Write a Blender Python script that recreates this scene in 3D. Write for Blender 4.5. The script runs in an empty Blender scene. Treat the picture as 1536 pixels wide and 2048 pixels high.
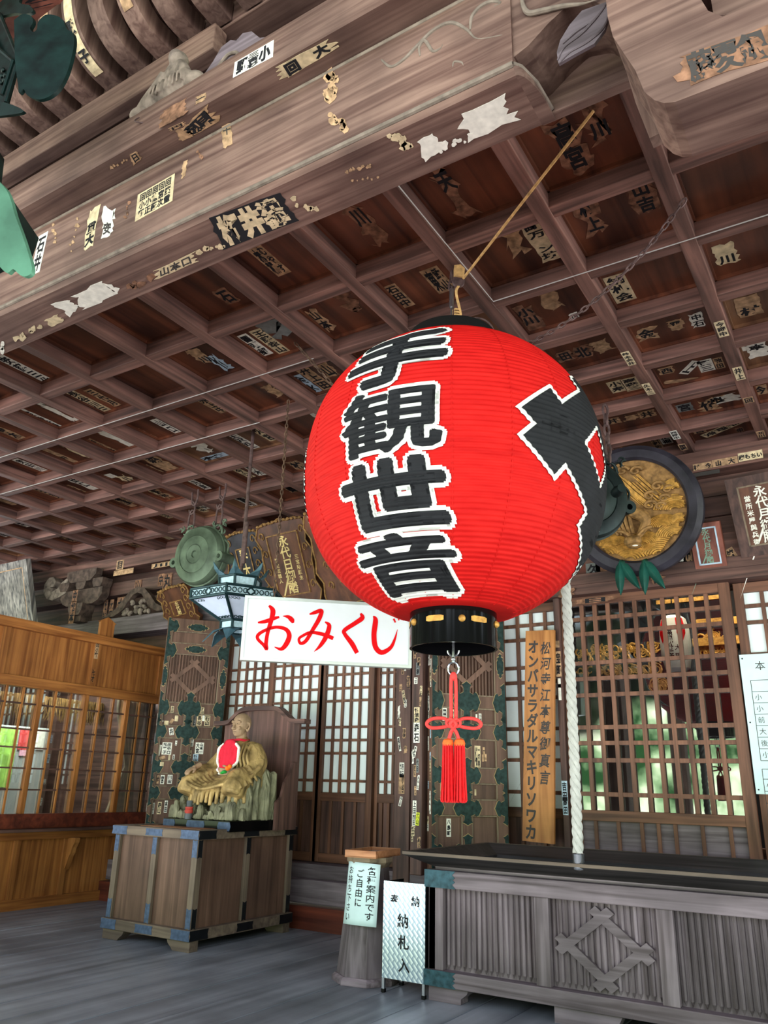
import bpy, bmesh, math, random
from mathutils import Vector, Matrix, noise
random.seed(7)
C = bpy.context.scene
COL = C.collection
PI = math.pi
# ------------------------------------------------------------------ camera
FPX = 1566.64
CAMROT = [[0.8490741, 0.527711, 0.0243788], [-0.1551193, 0.2931654, -0.9433939], [-0.5049863, 0.7972297, 0.3307773]]
CX = Vector(CAMROT[0]); CY = Vector(CAMROT[1]); CZ_ = Vector(CAMROT[2])
EYE = Vector((0, 0, 1.232))
cam = bpy.data.cameras.new('camera'); camo = bpy.data.objects.new('camera', cam); COL.objects.link(camo)
cam.sensor_fit = 'VERTICAL'; cam.sensor_height = 36.0; cam.lens = FPX / 2048 * 36.0
cam.clip_start = 0.05; cam.clip_end = 200
M = Matrix((( CX.x, -CY.x, -CZ_.x, EYE.x), (CX.y, -CY.y, -CZ_.y, EYE.y), (CX.z, -CY.z, -CZ_.z, EYE.z), (0, 0, 0, 1)))
camo.matrix_world = M
C.camera = camo
# ------------------------------------------------------------------ exposure, daylight
C.view_settings.view_transform = 'Standard'; C.view_settings.look = 'None'
C.view_settings.exposure = 0.82; C.view_settings.gamma = 1.0
SKY = .5; HORIZON = 4.8; GROUND = 4.6; NEAR = .32; TREES = 6.5
W = bpy.data.worlds.new('daylight'); C.world = W; W.use_nodes = True
def build_world():
    nt = W.node_tree; nt.nodes.clear()
    N = nt.nodes.new; L = nt.links.new
    out = N('ShaderNodeOutputWorld'); bg = N('ShaderNodeBackground'); L(bg.outputs[0], out.inputs[0])
    tc = N('ShaderNodeTexCoord'); sep = N('ShaderNodeSeparateXYZ'); L(tc.outputs['Generated'], sep.inputs[0])
    n1 = N('ShaderNodeTexNoise'); n1.inputs['Scale'].default_value = 26; n1.inputs['Detail'].default_value = 6; L(tc.outputs['Generated'], n1.inputs['Vector'])
    n2 = N('ShaderNodeTexNoise'); n2.inputs['Scale'].default_value = 5; n2.inputs['Detail'].default_value = 3; L(tc.outputs['Generated'], n2.inputs['Vector'])
    r = N('ShaderNodeValToRGB'); L(n1.outputs[0], r.inputs[0])
    e = r.color_ramp.elements; e[0].position = .36; e[0].color = (.02, .06, .02, 1); e[1].position = .68; e[1].color = (.98, 1.0, .72, 1)
    m = r.color_ramp.elements.new(.5); m.color = (.27, .40, .20, 1)
    def scale(c, k):
        mm = N('ShaderNodeMix'); mm.data_type = 'RGBA'; mm.blend_type = 'MULTIPLY'; mm.inputs[0].default_value = 1
        if isinstance(c, tuple): mm.inputs[6].default_value = c + (1,)
        else: L(c, mm.inputs[6])
        mm.inputs[7].default_value = (k, k, k, 1); return mm.outputs[2]
    def mix(fac, a, b):
        mm = N('ShaderNodeMix'); mm.data_type = 'RGBA'; L(fac, mm.inputs[0]); L(a, mm.inputs[6]); L(b, mm.inputs[7]); return mm.outputs[2]
    def ramp(src, a, b):
        mr = N('ShaderNodeMapRange'); mr.inputs[1].default_value = a; mr.inputs[2].default_value = b; L(src, mr.inputs[0]); return mr.outputs[0]
    add = N('ShaderNodeMath'); add.operation = 'MULTIPLY_ADD'; L(n2.outputs[0], add.inputs[0]); add.inputs[1].default_value = -.35; L(sep.outputs[2], add.inputs[2])
    hz = mix(ramp(sep.outputs[2], .04, .55), scale((.84, .95, 1.06), HORIZON), scale((.80, .90, 1.0), SKY))
    # sky; dark foliage band added to keep the glass reflections dark; sunlit foliage; sunlit ground; the ground close by, in the shade of the eaves
    sky = hz; gr = scale((.96, .97, 1.0), GROUND); nr = scale((1.0, .88, .78), NEAR); tr = scale(r.outputs[0], TREES)
    sh = scale(r.outputs[0], .25)
    a = mix(ramp(sep.outputs[2], -.45, -.26), nr, gr)
    a = mix(ramp(sep.outputs[2], -.09, -.06), a, tr)
    a = mix(ramp(add.outputs[0], -.10, -.07), a, sh)
    b = mix(ramp(add.outputs[0], .05, .09), a, sky)
    L(b, bg.inputs[0]); bg.inputs[1].default_value = 1.0
build_world()
# ------------------------------------------------------------------ a pixel of the photograph as a ray, met with a plane of the place
def ray(x, y):
    return CX * ((x - 768) / FPX) + CY * ((y - 1024) / FPX) + CZ_
def onY(x, y, Y): r = ray(x, y); return EYE + r * (Y / r.y)
def onX(x, y, X): r = ray(x, y); return EYE + r * (X / r.x)
def onZ(x, y, Z): r = ray(x, y); return EYE + r * ((Z - EYE.z) / r.z)
def onP(x, y, o, n):
    r = ray(x, y); return EYE + r * ((Vector(o) - EYE).dot(n) / r.dot(n))
# ------------------------------------------------------------------ materials
MATS = {}
def srgb(h):
    if isinstance(h, str): h = [int(h[i:i+2], 16) for i in (0, 2, 4)]
    return tuple(((c/255)/12.92 if c/255 <= .04045 else ((c/255+.055)/1.055)**2.4) for c in h) + (1,)
def newmat(name):
    m = bpy.data.materials.new(name); m.use_nodes = True; MATS[name] = m
    nt = m.node_tree; b = nt.nodes['Principled BSDF']; return m, nt, b
def plain(name, col, rough=.6, metal=0, noise_amt=.12, nscale=12, spec=None, bump=0):
    m, nt, b = newmat(name); N = nt.nodes.new; L = nt.links.new
    b.inputs['Roughness'].default_value = rough; b.inputs['Metallic'].default_value = metal
    b.inputs['Specular IOR Level'].default_value = .22 if spec is None else spec
    c = srgb(col)
    if noise_amt:
        tc = N('ShaderNodeTexCoord'); n = N('ShaderNodeTexNoise'); n.inputs['Scale'].default_value = nscale; n.inputs['Detail'].default_value = 5
        L(tc.outputs['Object'], n.inputs['Vector'])
        r = N('ShaderNodeValToRGB'); L(n.outputs[0], r.inputs[0])
        k = noise_amt * 2
        r.color_ramp.elements[0].position = .3; r.color_ramp.elements[1].position = .7
        r.color_ramp.elements[0].color = tuple(max(0, x*(1-k)) for x in c[:3]) + (1,)
        r.color_ramp.elements[1].color = tuple(min(1, x*(1+k)) for x in c[:3]) + (1,)
        L(r.outputs[0], b.inputs['Base Color'])
        if bump:
            bp = N('ShaderNodeBump'); bp.inputs['Strength'].default_value = bump; bp.inputs['Distance'].default_value = .01
            L(n.outputs[0], bp.inputs['Height']); L(bp.outputs[0], b.inputs['Normal'])
    else: b.inputs['Base Color'].default_value = c
    return m
def wood(name, dark, light, axis='X', gscale=22, rough=.62, stain=.5, bump=.25, spec=.35, patch=None):
    """weathered timber: grain drawn out along one axis, broad patches, tone varying from one board to the next"""
    m, nt, b = newmat(name); N = nt.nodes.new; L = nt.links.new
    tc = N('ShaderNodeTexCoord'); mp = N('ShaderNodeMapping'); L(tc.outputs['Object'], mp.inputs[0])
    s = [1.0, 1.0, 1.0]; s['XYZ'.index(axis)] = .045; mp.inputs['Scale'].default_value = s
    oi = N('ShaderNodeObjectInfo'); vm = N('ShaderNodeVectorMath'); vm.operation = 'MULTIPLY_ADD'
    cmb = N('ShaderNodeCombineXYZ'); L(oi.outputs['Random'], cmb.inputs[0]); L(oi.outputs['Random'], cmb.inputs[1]); L(oi.outputs['Random'], cmb.inputs[2])
    L(cmb.outputs[0], vm.inputs[0]); vm.inputs[1].default_value = (7, 3, 5); L(mp.outputs[0], vm.inputs[2])
    n1 = N('ShaderNodeTexNoise'); n1.inputs['Scale'].default_value = gscale; n1.inputs['Detail'].default_value = 7; n1.inputs['Distortion'].default_value = .6; L(vm.outputs[0], n1.inputs['Vector'])
    n2 = N('ShaderNodeTexNoise'); n2.inputs['Scale'].default_value = 2.2; n2.inputs['Detail'].default_value = 4; L(tc.outputs['Object'], n2.inputs['Vector'])
    r1 = N('ShaderNodeValToRGB'); L(n1.outputs[0], r1.inputs[0]); e = r1.color_ramp.elements
    e[0].position = .33; e[0].color = srgb(dark); e[1].position = .68; e[1].color = srgb(light)
    r2 = N('ShaderNodeValToRGB'); L(n2.outputs[0], r2.inputs[0]); e = r2.color_ramp.elements
    e[0].position = .35; e[1].position = .65; lo = 1 - stain * .55
    e[0].color = (lo, lo, lo, 1); e[1].color = (1.0 + .25*stain,)*3 + (1,)
    if patch: e[1].color = tuple(patch) + (1,)
    mx = N('ShaderNodeMix'); mx.data_type = 'RGBA'; mx.blend_type = 'MULTIPLY'; mx.inputs[0].default_value = 1
    L(r1.outputs[0], mx.inputs[6]); L(r2.outputs[0], mx.inputs[7])
    hv = N('ShaderNodeHueSaturation'); mr = N('ShaderNodeMapRange'); mr.inputs[3].default_value = .82; mr.inputs[4].default_value = 1.18
    L(oi.outputs['Random'], mr.inputs[0]); L(mr.outputs[0], hv.inputs['Value']); L(mx.outputs[2], hv.inputs['Color'])
    L(hv.outputs[0], b.inputs['Base Color'])
    b.inputs['Roughness'].default_value = rough; b.inputs['Specular IOR Level'].default_value = spec
    bp = N('ShaderNodeBump'); bp.inputs['Strength'].default_value = bump; bp.inputs['Distance'].default_value = .004
    L(n1.outputs[0], bp.inputs['Height']); L(bp.outputs[0], b.inputs['Normal'])
    return m
for ax in 'XYZ':
    wood('ceil_beam_'+ax, '48332d', '845f54', ax, rough=.6)
    wood('dark_wood_'+ax, '3a2824', '6a4c44', ax, rough=.6)
    wood('lattice_'+ax, '4e3225', '7a5340', ax, rough=.55)
    wood('booth_'+ax, '7a461f', 'b0733c', ax, 26, rough=.5, stain=.35)
    wood('grey_wood_'+ax, '4e4346', '82757c', ax, rough=.65)
    wood('pale_wood_'+ax, '685848', '95836c', ax, rough=.6)
    wood('beam_'+ax, '533a33', '80655a', ax, 26, rough=.75, stain=.7, patch=(1.1, 1.13, 1.12))
wood('ceil_panel', '3c2018', '79462f', 'Y', 9, rough=.5, stain=.75)
wood('ceil_panel_light', '5a3a2a', '9a7050', 'Y', 9, rough=.5, stain=.6)
wood('floor_wood', '6c7178', '989ca4', 'Y', 8, rough=.42, stain=.5, bump=.2, spec=.5)
for ax in 'XYZ': wood('pedestal_wood_'+ax, '4e4038', '706152', ax, rough=.6)
wood('red_board', '4a2018', '7a3a28', 'X', 14, rough=.5)
wood('plaque_wood', '45281c', '70452f', 'Z', 10, rough=.5)
wood('plaque_red', '5e3024', '8a5040', 'Z', 12, rough=.45)
wood('plank_sign_wood', '8a5528', 'b87e45', 'Z', 16, rough=.55)
wood('weathered', '4a4a4c', 'a8a29a', 'Z', 26, rough=.85, stain=1)
wood('door_panel', '4c352a', '6e5244', 'Z', 20, rough=.6)
wood('cedar', '8a5634', 'b88058', 'X', 22, rough=.5)
wood('black_wood', '1e1c1c', '3a3636', 'X', 20, rough=.6)
plain('white_paper', (238, 240, 236), .8, noise_amt=.02)
plain('shoji_paper', (226, 236, 238), .85, noise_amt=.03, nscale=3)
plain('notice_paper', (196, 218, 220), .75, noise_amt=.02)
plain('slip_cream', (206, 188, 152), .85, noise_amt=.15, nscale=25)
plain('slip_white', (228, 226, 214), .85, noise_amt=.08, nscale=25)
plain('slip_tan', (172, 140, 108), .9, noise_amt=.25, nscale=25)
plain('slip_brown', (126, 92, 72), .9, noise_amt=.3, nscale=25)
plain('slip_yellow', (214, 220, 60), .7, noise_amt=.05)
plain('slip_blue', (168, 190, 206), .8, noise_amt=.1)
plain('slip_grey', (120, 124, 122), .85, noise_amt=.2)
plain('ink', (30, 30, 34), .8, noise_amt=0)
plain('ink_grey', (66, 62, 60), .85, noise_amt=0)
plain('ink_red', (200, 12, 18), .8, noise_amt=0, spec=.08)
plain('green_fitting', (34, 52, 50), .55, .35, .25, 30)
plain('fitting_edge', (150, 130, 92), .6, .3, .1)
plain('blue_fitting', (72, 86, 112), .5, .25, .15, 30)
plain('teal_fitting', (46, 74, 84), .55, .15, .25, 25)
plain('black_fitting', (26, 28, 32), .4, .4, .1)
plain('gold', (176, 132, 64), .5, .3, .22, 30, bump=.3)
plain('old_gold', (138, 104, 62), .6, .15, .25, 25, bump=.3)
plain('gold_letter', (214, 190, 130), .5, .2, .1)
plain('green_letter', (120, 150, 130), .6, .1, .1)
plain('dark_frame', (44, 42, 50), .45, 0, .3, 6)
plain('black_lacquer', (8, 8, 9), .12, 0, 0, spec=.16)
plain('black_cap', (6, 6, 7), .6, 0, 0, spec=.2)
plain('bronze_green', (84, 98, 82), .55, .35, .25, 6, bump=.15)
plain('bronze_dark', (27, 37, 37), .45, .4, .25, 10, bump=.1)
plain('lantern_green', (12, 32, 29), .42, .35, .3, 14, bump=.1)
plain('leaf_green', (74, 116, 94), .5, .2, .15, 8)
plain('hex_frame', (30, 52, 56), .45, .4, .15, 14)
plain('hex_petal', (62, 90, 100), .45, .35, .15, 14)
plain('hex_pane', (204, 214, 236), .5, 0, .03)
plain('filigree', (170, 196, 206), .5, .1, .1, 40)
plain('iron', (92, 74, 72), .6, .5, .2, 30)
plain('rust_chain', (96, 76, 62), .7, .4, .3, 30)
plain('chrome', (190, 192, 196), .2, .95, 0)
plain('rope_tan', (190, 152, 98), .8, 0, .15, 40)
plain('rope_white', (172, 172, 166), .8, 0, .06, 30)
plain('tassel_red', (200, 16, 22), .55, 0, .1, 60)
plain('cord_red', (205, 60, 56), .6, 0, .08, 60)
plain('cord_orange', (226, 96, 36), .6, 0, .08, 60)
plain('sign_white', (206, 210, 212), .35, 0, .01)
plain('sign_frame', (196, 204, 198), .35, .5, .03)
plain('teal_ribbon', (30, 84, 74), .5, .1, .15, 12)
plain('skin_wood', (150, 124, 98), .55, 0, .15, 10)
plain('skin_dark', (60, 46, 40), .6, 0, .1)
plain('bib_red', (205, 34, 56), .8, 0, .06)
plain('lace', (236, 232, 222), .9, 0, .05)
plain('bright_orange', (236, 112, 30), .5, 0, .05)
plain('bright_green', (40, 150, 60), .5, 0, .05)
plain('pot_grey', (84, 88, 92), .6, .1, .15)
plain('pot_red', (168, 62, 52), .6, 0, .1)
plain('curtain', (128, 116, 98), .9, 0, .12, 6)
plain('straw', (122, 92, 52), .9, 0, .25, 30)
plain('fridge', (168, 172, 170), .4, 0, .03)
plain('poster_green', (150, 196, 90), .6, 0, .25, 8)
plain('poster_red', (206, 70, 70), .6, 0, .1)
plain('poster_pink', (226, 170, 190), .6, 0, .05)
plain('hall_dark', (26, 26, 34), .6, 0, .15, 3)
plain('plaster', (206, 206, 198), .9, 0, .04, 4)
plain('cable', (176, 172, 168), .6, 0, 0)
plain('navy_cloth', (52, 62, 120), .8, 0, .1)
plain('carved_wood', (120, 108, 98), .8, 0, .3, 16, bump=.5)
plain('carved_dark', (78, 64, 57), .75, 0, .3, 16, bump=.5)
plain('bead_pale', (122, 110, 100), .8, 0, .15, 20)
plain('lantern_white', (224, 222, 206), .7, 0, .03)
plain('tray_glass', (120, 128, 122), .2, 0, .05)
def folded(name, col, scale, vec, dist, strength, rough, metal=0, noise_amt=.3, detail=2.5):
    """carved surface with drawn-out ridges"""
    m = plain(name, col, rough, metal, noise_amt, 9); nt = m.node_tree; N = nt.nodes.new; L = nt.links.new; b = nt.nodes['Principled BSDF']
    tc = N('ShaderNodeTexCoord'); mp = N('ShaderNodeMapping'); mp.inputs['Scale'].default_value = vec; L(tc.outputs['Object'], mp.inputs[0])
    n = N('ShaderNodeTexNoise'); n.inputs['Scale'].default_value = scale; n.inputs['Detail'].default_value = detail; n.inputs['Distortion'].default_value = .9; L(mp.outputs[0], n.inputs['Vector'])
    bp = N('ShaderNodeBump'); bp.inputs['Strength'].default_value = strength; bp.inputs['Distance'].default_value = dist; L(n.outputs[0], bp.inputs['Height']); L(bp.outputs[0], b.inputs['Normal'])
folded('robe', (152, 127, 82), 15, (1, 1, .45), .03, .6, .5, .12); folded('rock', (116, 114, 92), 17, (1, 1, .22), .06, 1.0, .75)
def lantern_paper():
    m, nt, b = newmat('lantern_red'); N = nt.nodes.new; L = nt.links.new
    tc = N('ShaderNodeTexCoord'); n = N('ShaderNodeTexNoise'); n.inputs['Scale'].default_value = 7; n.inputs['Detail'].default_value = 6
    mp = N('ShaderNodeMapping'); mp.inputs['Scale'].default_value = (1, 1, 5); L(tc.outputs['Object'], mp.inputs[0]); L(mp.outputs[0], n.inputs['Vector'])
    r = N('ShaderNodeValToRGB'); L(n.outputs[0], r.inputs[0]); e = r.color_ramp.elements
    e[0].position = .3; e[0].color = srgb((170, 14, 13)); e[1].position = .75; e[1].color = srgb((192, 27, 23))
    L(r.outputs[0], b.inputs['Base Color']); b.inputs['Roughness'].default_value = .7; b.inputs['Specular IOR Level'].default_value = .12
lantern_paper()
plain('lantern_black', (26, 27, 30), .75, 0, .12, 10, spec=.2)
plain('lantern_edge', (206, 208, 202), .75, 0, .04)
def glass(name, refl, tint=(.55, .6, .62)):
    m, nt, b = newmat(name); N = nt.nodes.new; L = nt.links.new
    nt.nodes.remove(b); o = nt.nodes['Material Output']
    g = N('ShaderNodeBsdfGlossy'); g.inputs['Roughness'].default_value = .015; g.inputs['Color'].default_value = (.95, 1, .98, 1)
    t = N('ShaderNodeBsdfTransparent'); t.inputs['Color'].default_value = tint + (1,)
    mx = N('ShaderNodeMixShader'); fr = N('ShaderNodeFresnel'); fr.inputs['IOR'].default_value = 1.5
    ma = N('ShaderNodeMath'); ma.operation = 'MULTIPLY_ADD'; L(fr.outputs[0], ma.inputs[0]); ma.inputs[1].default_value = 1.0; ma.inputs[2].default_value = refl
    L(ma.outputs[0], mx.inputs[0]); L(t.outputs[0], mx.inputs[1]); L(g.outputs[0], mx.inputs[2]); L(mx.outputs[0], o.inputs[0])
glass('door_glass', .05, (.8, .82, .86)); glass('booth_glass', .2, (.85, .87, .85))
def holo():
    m, nt, b = newmat('silver_pattern'); N = nt.nodes.new; L = nt.links.new
    tc = N('ShaderNodeTexCoord'); sep = N('ShaderNodeSeparateXYZ'); L(tc.outputs['Object'], sep.inputs[0])
    def math_(op, a, bv):
        n = N('ShaderNodeMath'); n.operation = op
        for i, q in enumerate((a, bv)):
            if q is None: continue
            if isinstance(q, (int, float)): n.inputs[i].default_value = q
            else: L(q, n.inputs[i])
        return n.outputs[0]
    zx = math_('MULTIPLY', sep.outputs[2], 26); xx = math_('MULTIPLY', sep.outputs[0], 28)
    tri = math_('PINGPONG', zx, .5)
    sh = math_('ADD', xx, math_('MULTIPLY', tri, .8))
    fr = math_('FRACT', sh, None); st = math_('MULTIPLY', fr, math_('FRACT', math_('ADD', zx, xx), None))
    r = N('ShaderNodeValToRGB'); L(st, r.inputs[0]); e = r.color_ramp.elements
    e[0].position = .05; e[0].color = srgb((140, 158, 180)); e[1].position = .55; e[1].color = srgb((232, 240, 246))
    L(r.outputs[0], b.inputs['Base Color']); b.inputs['Roughness'].default_value = .3; b.inputs['Metallic'].default_value = .5
holo()
# ------------------------------------------------------------------ glyph outlines
_gl = {}
def glyph(ch, bold):
    k = (ch, bold)
    if k not in _gl:
        c = bpy.data.curves.new('glyph', 'FONT'); c.body = ch; c.size = 1; c.resolution_u = 2; c.offset = bold; c.dimensions = '2D'; c.fill_mode = 'BOTH'
        o = bpy.data.objects.new('glyph', c); m = bpy.data.meshes.new_from_object(o)
        _gl[k] = ([(v.co.x - .5, v.co.y - .38) for v in m.vertices], [tuple(p.vertices) for p in m.polygons])
        bpy.data.objects.remove(o); bpy.data.curves.remove(c); bpy.data.meshes.remove(m)
    return _gl[k]
# ------------------------------------------------------------------ mesh builder
class MB:
    def __init__(s): s.v = []; s.f = []; s.m = []
    def add(s, vs, fs, mi=0):
        n = len(s.v); s.v += [Vector(q) for q in vs]; s.f += [tuple(i + n for i in q) for q in fs]; s.m += [mi] * len(fs); return s
    def obox(s, o, a, b, c, mi=0):
        o = Vector(o); a = Vector(a); b = Vector(b); c = Vector(c)
        v = [o, o+a, o+a+b, o+b, o+c, o+a+c, o+a+b+c, o+b+c]
        fs = [(0, 3, 2, 1), (4, 5, 6, 7), (0, 1, 5, 4), (1, 2, 6, 5), (2, 3, 7, 6), (3, 0, 4, 7)]
        if a.cross(b).dot(c) < 0: fs = [q[::-1] for q in fs]
        return s.add(v, fs, mi)
    def box(s, x0, y0, z0, x1, y1, z1, mi=0):
        x0, x1 = min(x0, x1), max(x0, x1); y0, y1 = min(y0, y1), max(y0, y1); z0, z1 = min(z0, z1), max(z0, z1)
        return s.obox((x0, y0, z0), (x1-x0, 0, 0), (0, y1-y0, 0), (0, 0, z1-z0), mi)
    def prism(s, pts, fr, d0, d1, mi=0, mi_side=None):
        """outline pts (2D) in the frame (o,u,v,n), from n*d0 to n*d1"""
        o, u, v, n = fr
        A = [o + u*p[0] + v*p[1] + n*d0 for p in pts]; B = [o + u*p[0] + v*p[1] + n*d1 for p in pts]; k = len(pts)
        s.add(A + B, [tuple(range(k))[::-1], tuple(range(k, 2*k))], mi)
        s.add(A + B, [(i, (i+1) % k, (i+1) % k + k, i + k) for i in range(k)], mi if mi_side is None else mi_side); return s
    def tube(s, pts, r, seg=8, mi=0, closed=False):
        pts = [Vector(p) for p in pts]; k = len(pts); rs = r if isinstance(r, (list, tuple)) else [r]*k
        rings = []; up = None
        for i, p in enumerate(pts):
            if closed: t = pts[(i+1) % k] - pts[i-1]
            else: t = pts[min(i+1, k-1)] - pts[max(i-1, 0)]
            if t.length < 1e-9: t = Vector((0, 0, 1))
            t.normalize()
            if up is None: up = t.orthogonal().normalized()
            up = (up - t*up.dot(t))
            if up.length < 1e-6: up = t.orthogonal()
            up.normalize(); w = t.cross(up)
            rings.append([p + (up*math.cos(2*PI*j/seg) + w*math.sin(2*PI*j/seg))*rs[i] for j in range(seg)])
        vs = [q for rg in rings for q in rg]; fs = []
        for i in range(k if closed else k-1):
            a = i*seg; b = ((i+1) % k)*seg
            for j in range(seg): fs.append((a+j, a+(j+1) % seg, b+(j+1) % seg, b+j))
        if not closed: fs += [tuple(range(seg))[::-1], tuple(range((k-1)*seg, k*seg))]
        return s.add(vs, fs, mi)
    def lathe(s, prof, fr, seg=32, mi=0, ph=0):
        o, u, v, n = fr
        vs = []; fs = []; k = len(prof)
        for r, z in prof:
            for j in range(seg):
                a = 2*PI*j/seg + ph; vs.append(o + u*(r*math.cos(a)) + v*(r*math.sin(a)) + n*z)
        for i in range(k-1):
            for j in range(seg): fs.append((i*seg+j, i*seg+(j+1) % seg, (i+1)*seg+(j+1) % seg, (i+1)*seg+j))
        if prof[0][0] > 1e-6: fs.append(tuple(range(seg))[::-1])
        if prof[-1][0] > 1e-6: fs.append(tuple(range((k-1)*seg, k*seg)))
        return s.add(vs, fs, mi)
    def ball(s, c, rx, ry=None, rz=None, seg=16, rings=10, mi=0, rot=None):
        ry = rx if ry is None else ry; rz = rx if rz is None else rz
        c = Vector(c); R_ = rot or Matrix.Identity(3)
        vs = [c + R_ @ Vector((0, 0, -rz))]; 
        for i in range(1, rings):
            t = -PI/2 + PI*i/rings
            for j in range(seg):
                a = 2*PI*j/seg; vs.append(c + R_ @ Vector((rx*math.cos(t)*math.cos(a), ry*math.cos(t)*math.sin(a), rz*math.sin(t))))
        vs.append(c + R_ @ Vector((0, 0, rz))); e = len(vs)-1
        fs = [(0, 1+(j+1) % seg, 1+j) for j in range(seg)]
        for i in range(rings-2):
            a = 1+i*seg; b = a+seg
            for j in range(seg): fs.append((a+j, a+(j+1) % seg, b+(j+1) % seg, b+j))
        a = 1+(rings-2)*seg; fs += [(a+j, a+(j+1) % seg, e) for j in range(seg)]
        return s.add(vs, fs, mi)
    def text(s, txt, fr, h, mi=0, bold=.02, d=.002, vertical=False, sx=1, gap=1.0, italic=0):
        """flat lettering of character height h, centred on the frame"""
        o, u, v, n = fr; k = len(txt)
        for i, ch in enumerate(txt):
            if ch == ' ': continue
            vs, fs = glyph(ch, bold); t = (i - (k-1)/2) * h * gap
            cx, cy = (0, -t) if vertical else (t*sx, 0)
            s.add([o + u*((x*sx + italic*y)*h + cx) + v*(y*h + cy) + n*d for x, y in vs], fs, mi)
        return s
    def build(s, name, mats, parent=None, loc=None, smooth=False, angle=35, bevel=0, mods=None):
        if loc is None: loc = parent_world(parent) if parent else Vector((0, 0, 0))
        loc = Vector(loc)
        me = bpy.data.meshes.new(name); me.from_pydata([v - loc for v in s.v], [], s.f)
        if isinstance(mats, str): mats = [mats]
        for q in mats: me.materials.append(MATS[q])
        me.polygons.foreach_set('material_index', s.m)
        if smooth:
            me.polygons.foreach_set('use_smooth', [True]*len(me.polygons))
            if angle < 180: me.set_sharp_from_angle(angle=math.radians(angle))
        me.update()
        o = bpy.data.objects.new(name, me); COL.objects.link(o)
        if parent: o.parent = parent; o.location = loc - parent_world(parent)
        else: o.location = loc
        if bevel:
            b = o.modifiers.new('bevel', 'BEVEL'); b.width = bevel; b.segments = 2; b.limit_method = 'ANGLE'
        return o
def parent_world(o):
    p = Vector((0, 0, 0))
    while o: p += o.location; o = o.parent
    return p
def thing(name, label, cat, loc, group=None):
    o = bpy.data.objects.new(name, None); COL.objects.link(o); o.location = Vector(loc); o.empty_display_size = .1
    return tag(o, label, cat, group)
def tag(o, label, cat, group=None):
    o['label'] = label; o['category'] = cat
    if group: o['group'] = group
    return o
def struct(o): o['kind'] = 'structure'; return o
X3 = Vector((1, 0, 0)); Y3 = Vector((0, 1, 0)); Z3 = Vector((0, 0, 1))
def frame(o, u, v):
    u = Vector(u).normalized(); v = Vector(v); v = (v - u*v.dot(u)).normalized(); return (Vector(o), u, v, u.cross(v))
FRONT = lambda x, y, z: frame((x, y, z), X3, Z3)          # a vertical surface looking at the viewer
def quad_frame(c4):
    TL, TR, BR, BL = c4; n = ((TR - BL).cross(TL - BR)).normalized(); return n
def bil(c4, s, t):
    TL, TR, BR, BL = c4; return (TL*(1-s) + TR*s)*(1-t) + (BL*(1-s) + BR*s)*t
JUNK = '松村山田小野大石井高木本中西東北川上今岡池森金平安藤三代元正吉原和光千加宮福清水'
def slip(parent, c4, cols=None, paper='slip_cream', ink='ink', torn=0, bold=.035, name='votive_slip', th=.0015, seed=None, border=False):
    """a pasted paper name slip: corners c4 (top left, top right, bottom right, bottom left, as read), columns of characters right to left"""
    rnd = random.Random(seed if seed is not None else int(c4[0].x*9973 + c4[0].y*7919 + c4[0].z*101))
    n = quad_frame(c4); mb = MB()
    pts = []
    if torn:
        for (a, b) in (((0, 0), (1, 0)), ((1, 0), (1, 1)), ((1, 1), (0, 1)), ((0, 1), (0, 0))):
            m = 4 if (a[0] != b[0]) else 8
            for i in range(m):
                q = i/m; pts.append((a[0]+(b[0]-a[0])*q + rnd.uniform(-1, 1)*torn*.5, a[1]+(b[1]-a[1])*q + rnd.uniform(-1, 1)*torn*.22))
    else: pts = [(0, 0), (1, 0), (1, 1), (0, 1)]
    A = [bil(c4, *p) for p in pts]; k = len(A)
    mb.add([p + n*.0002 for p in A] + [p + n*th for p in A], [tuple(range(k, 2*k))[::-1]] + [(i, (i+1) % k, (i+1) % k + k, i + k) for i in range(k)])
    if cols is None:
        L = rnd.choice((2, 3, 3, 4)); cols = [''.join(rnd.choice(JUNK) for _ in range(L))]
    nc = len(cols)
    w = ((c4[1]-c4[0]).length + (c4[2]-c4[3]).length)/2; h = ((c4[3]-c4[0]).length + (c4[2]-c4[1]).length)/2
    for ci, col in enumerate(cols):
        L = len(col)
        if not L: continue
        cw = .86/nc; s0 = 1 - .07 - cw*(ci+1); ch = .92/L
        for i, c in enumerate(col):
            if c == ' ': continue
            vs, fs = glyph(c, bold)
            if torn and rnd.random() < torn*.8: continue
            mb.add([bil(c4, s0 + cw*(.5 + x*.95), .04 + ch*(i + .5 - y*.95)) + n*(th + .0006) for x, y in vs], fs, 1)
    return mb.build(name, [paper, ink], parent)
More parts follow.
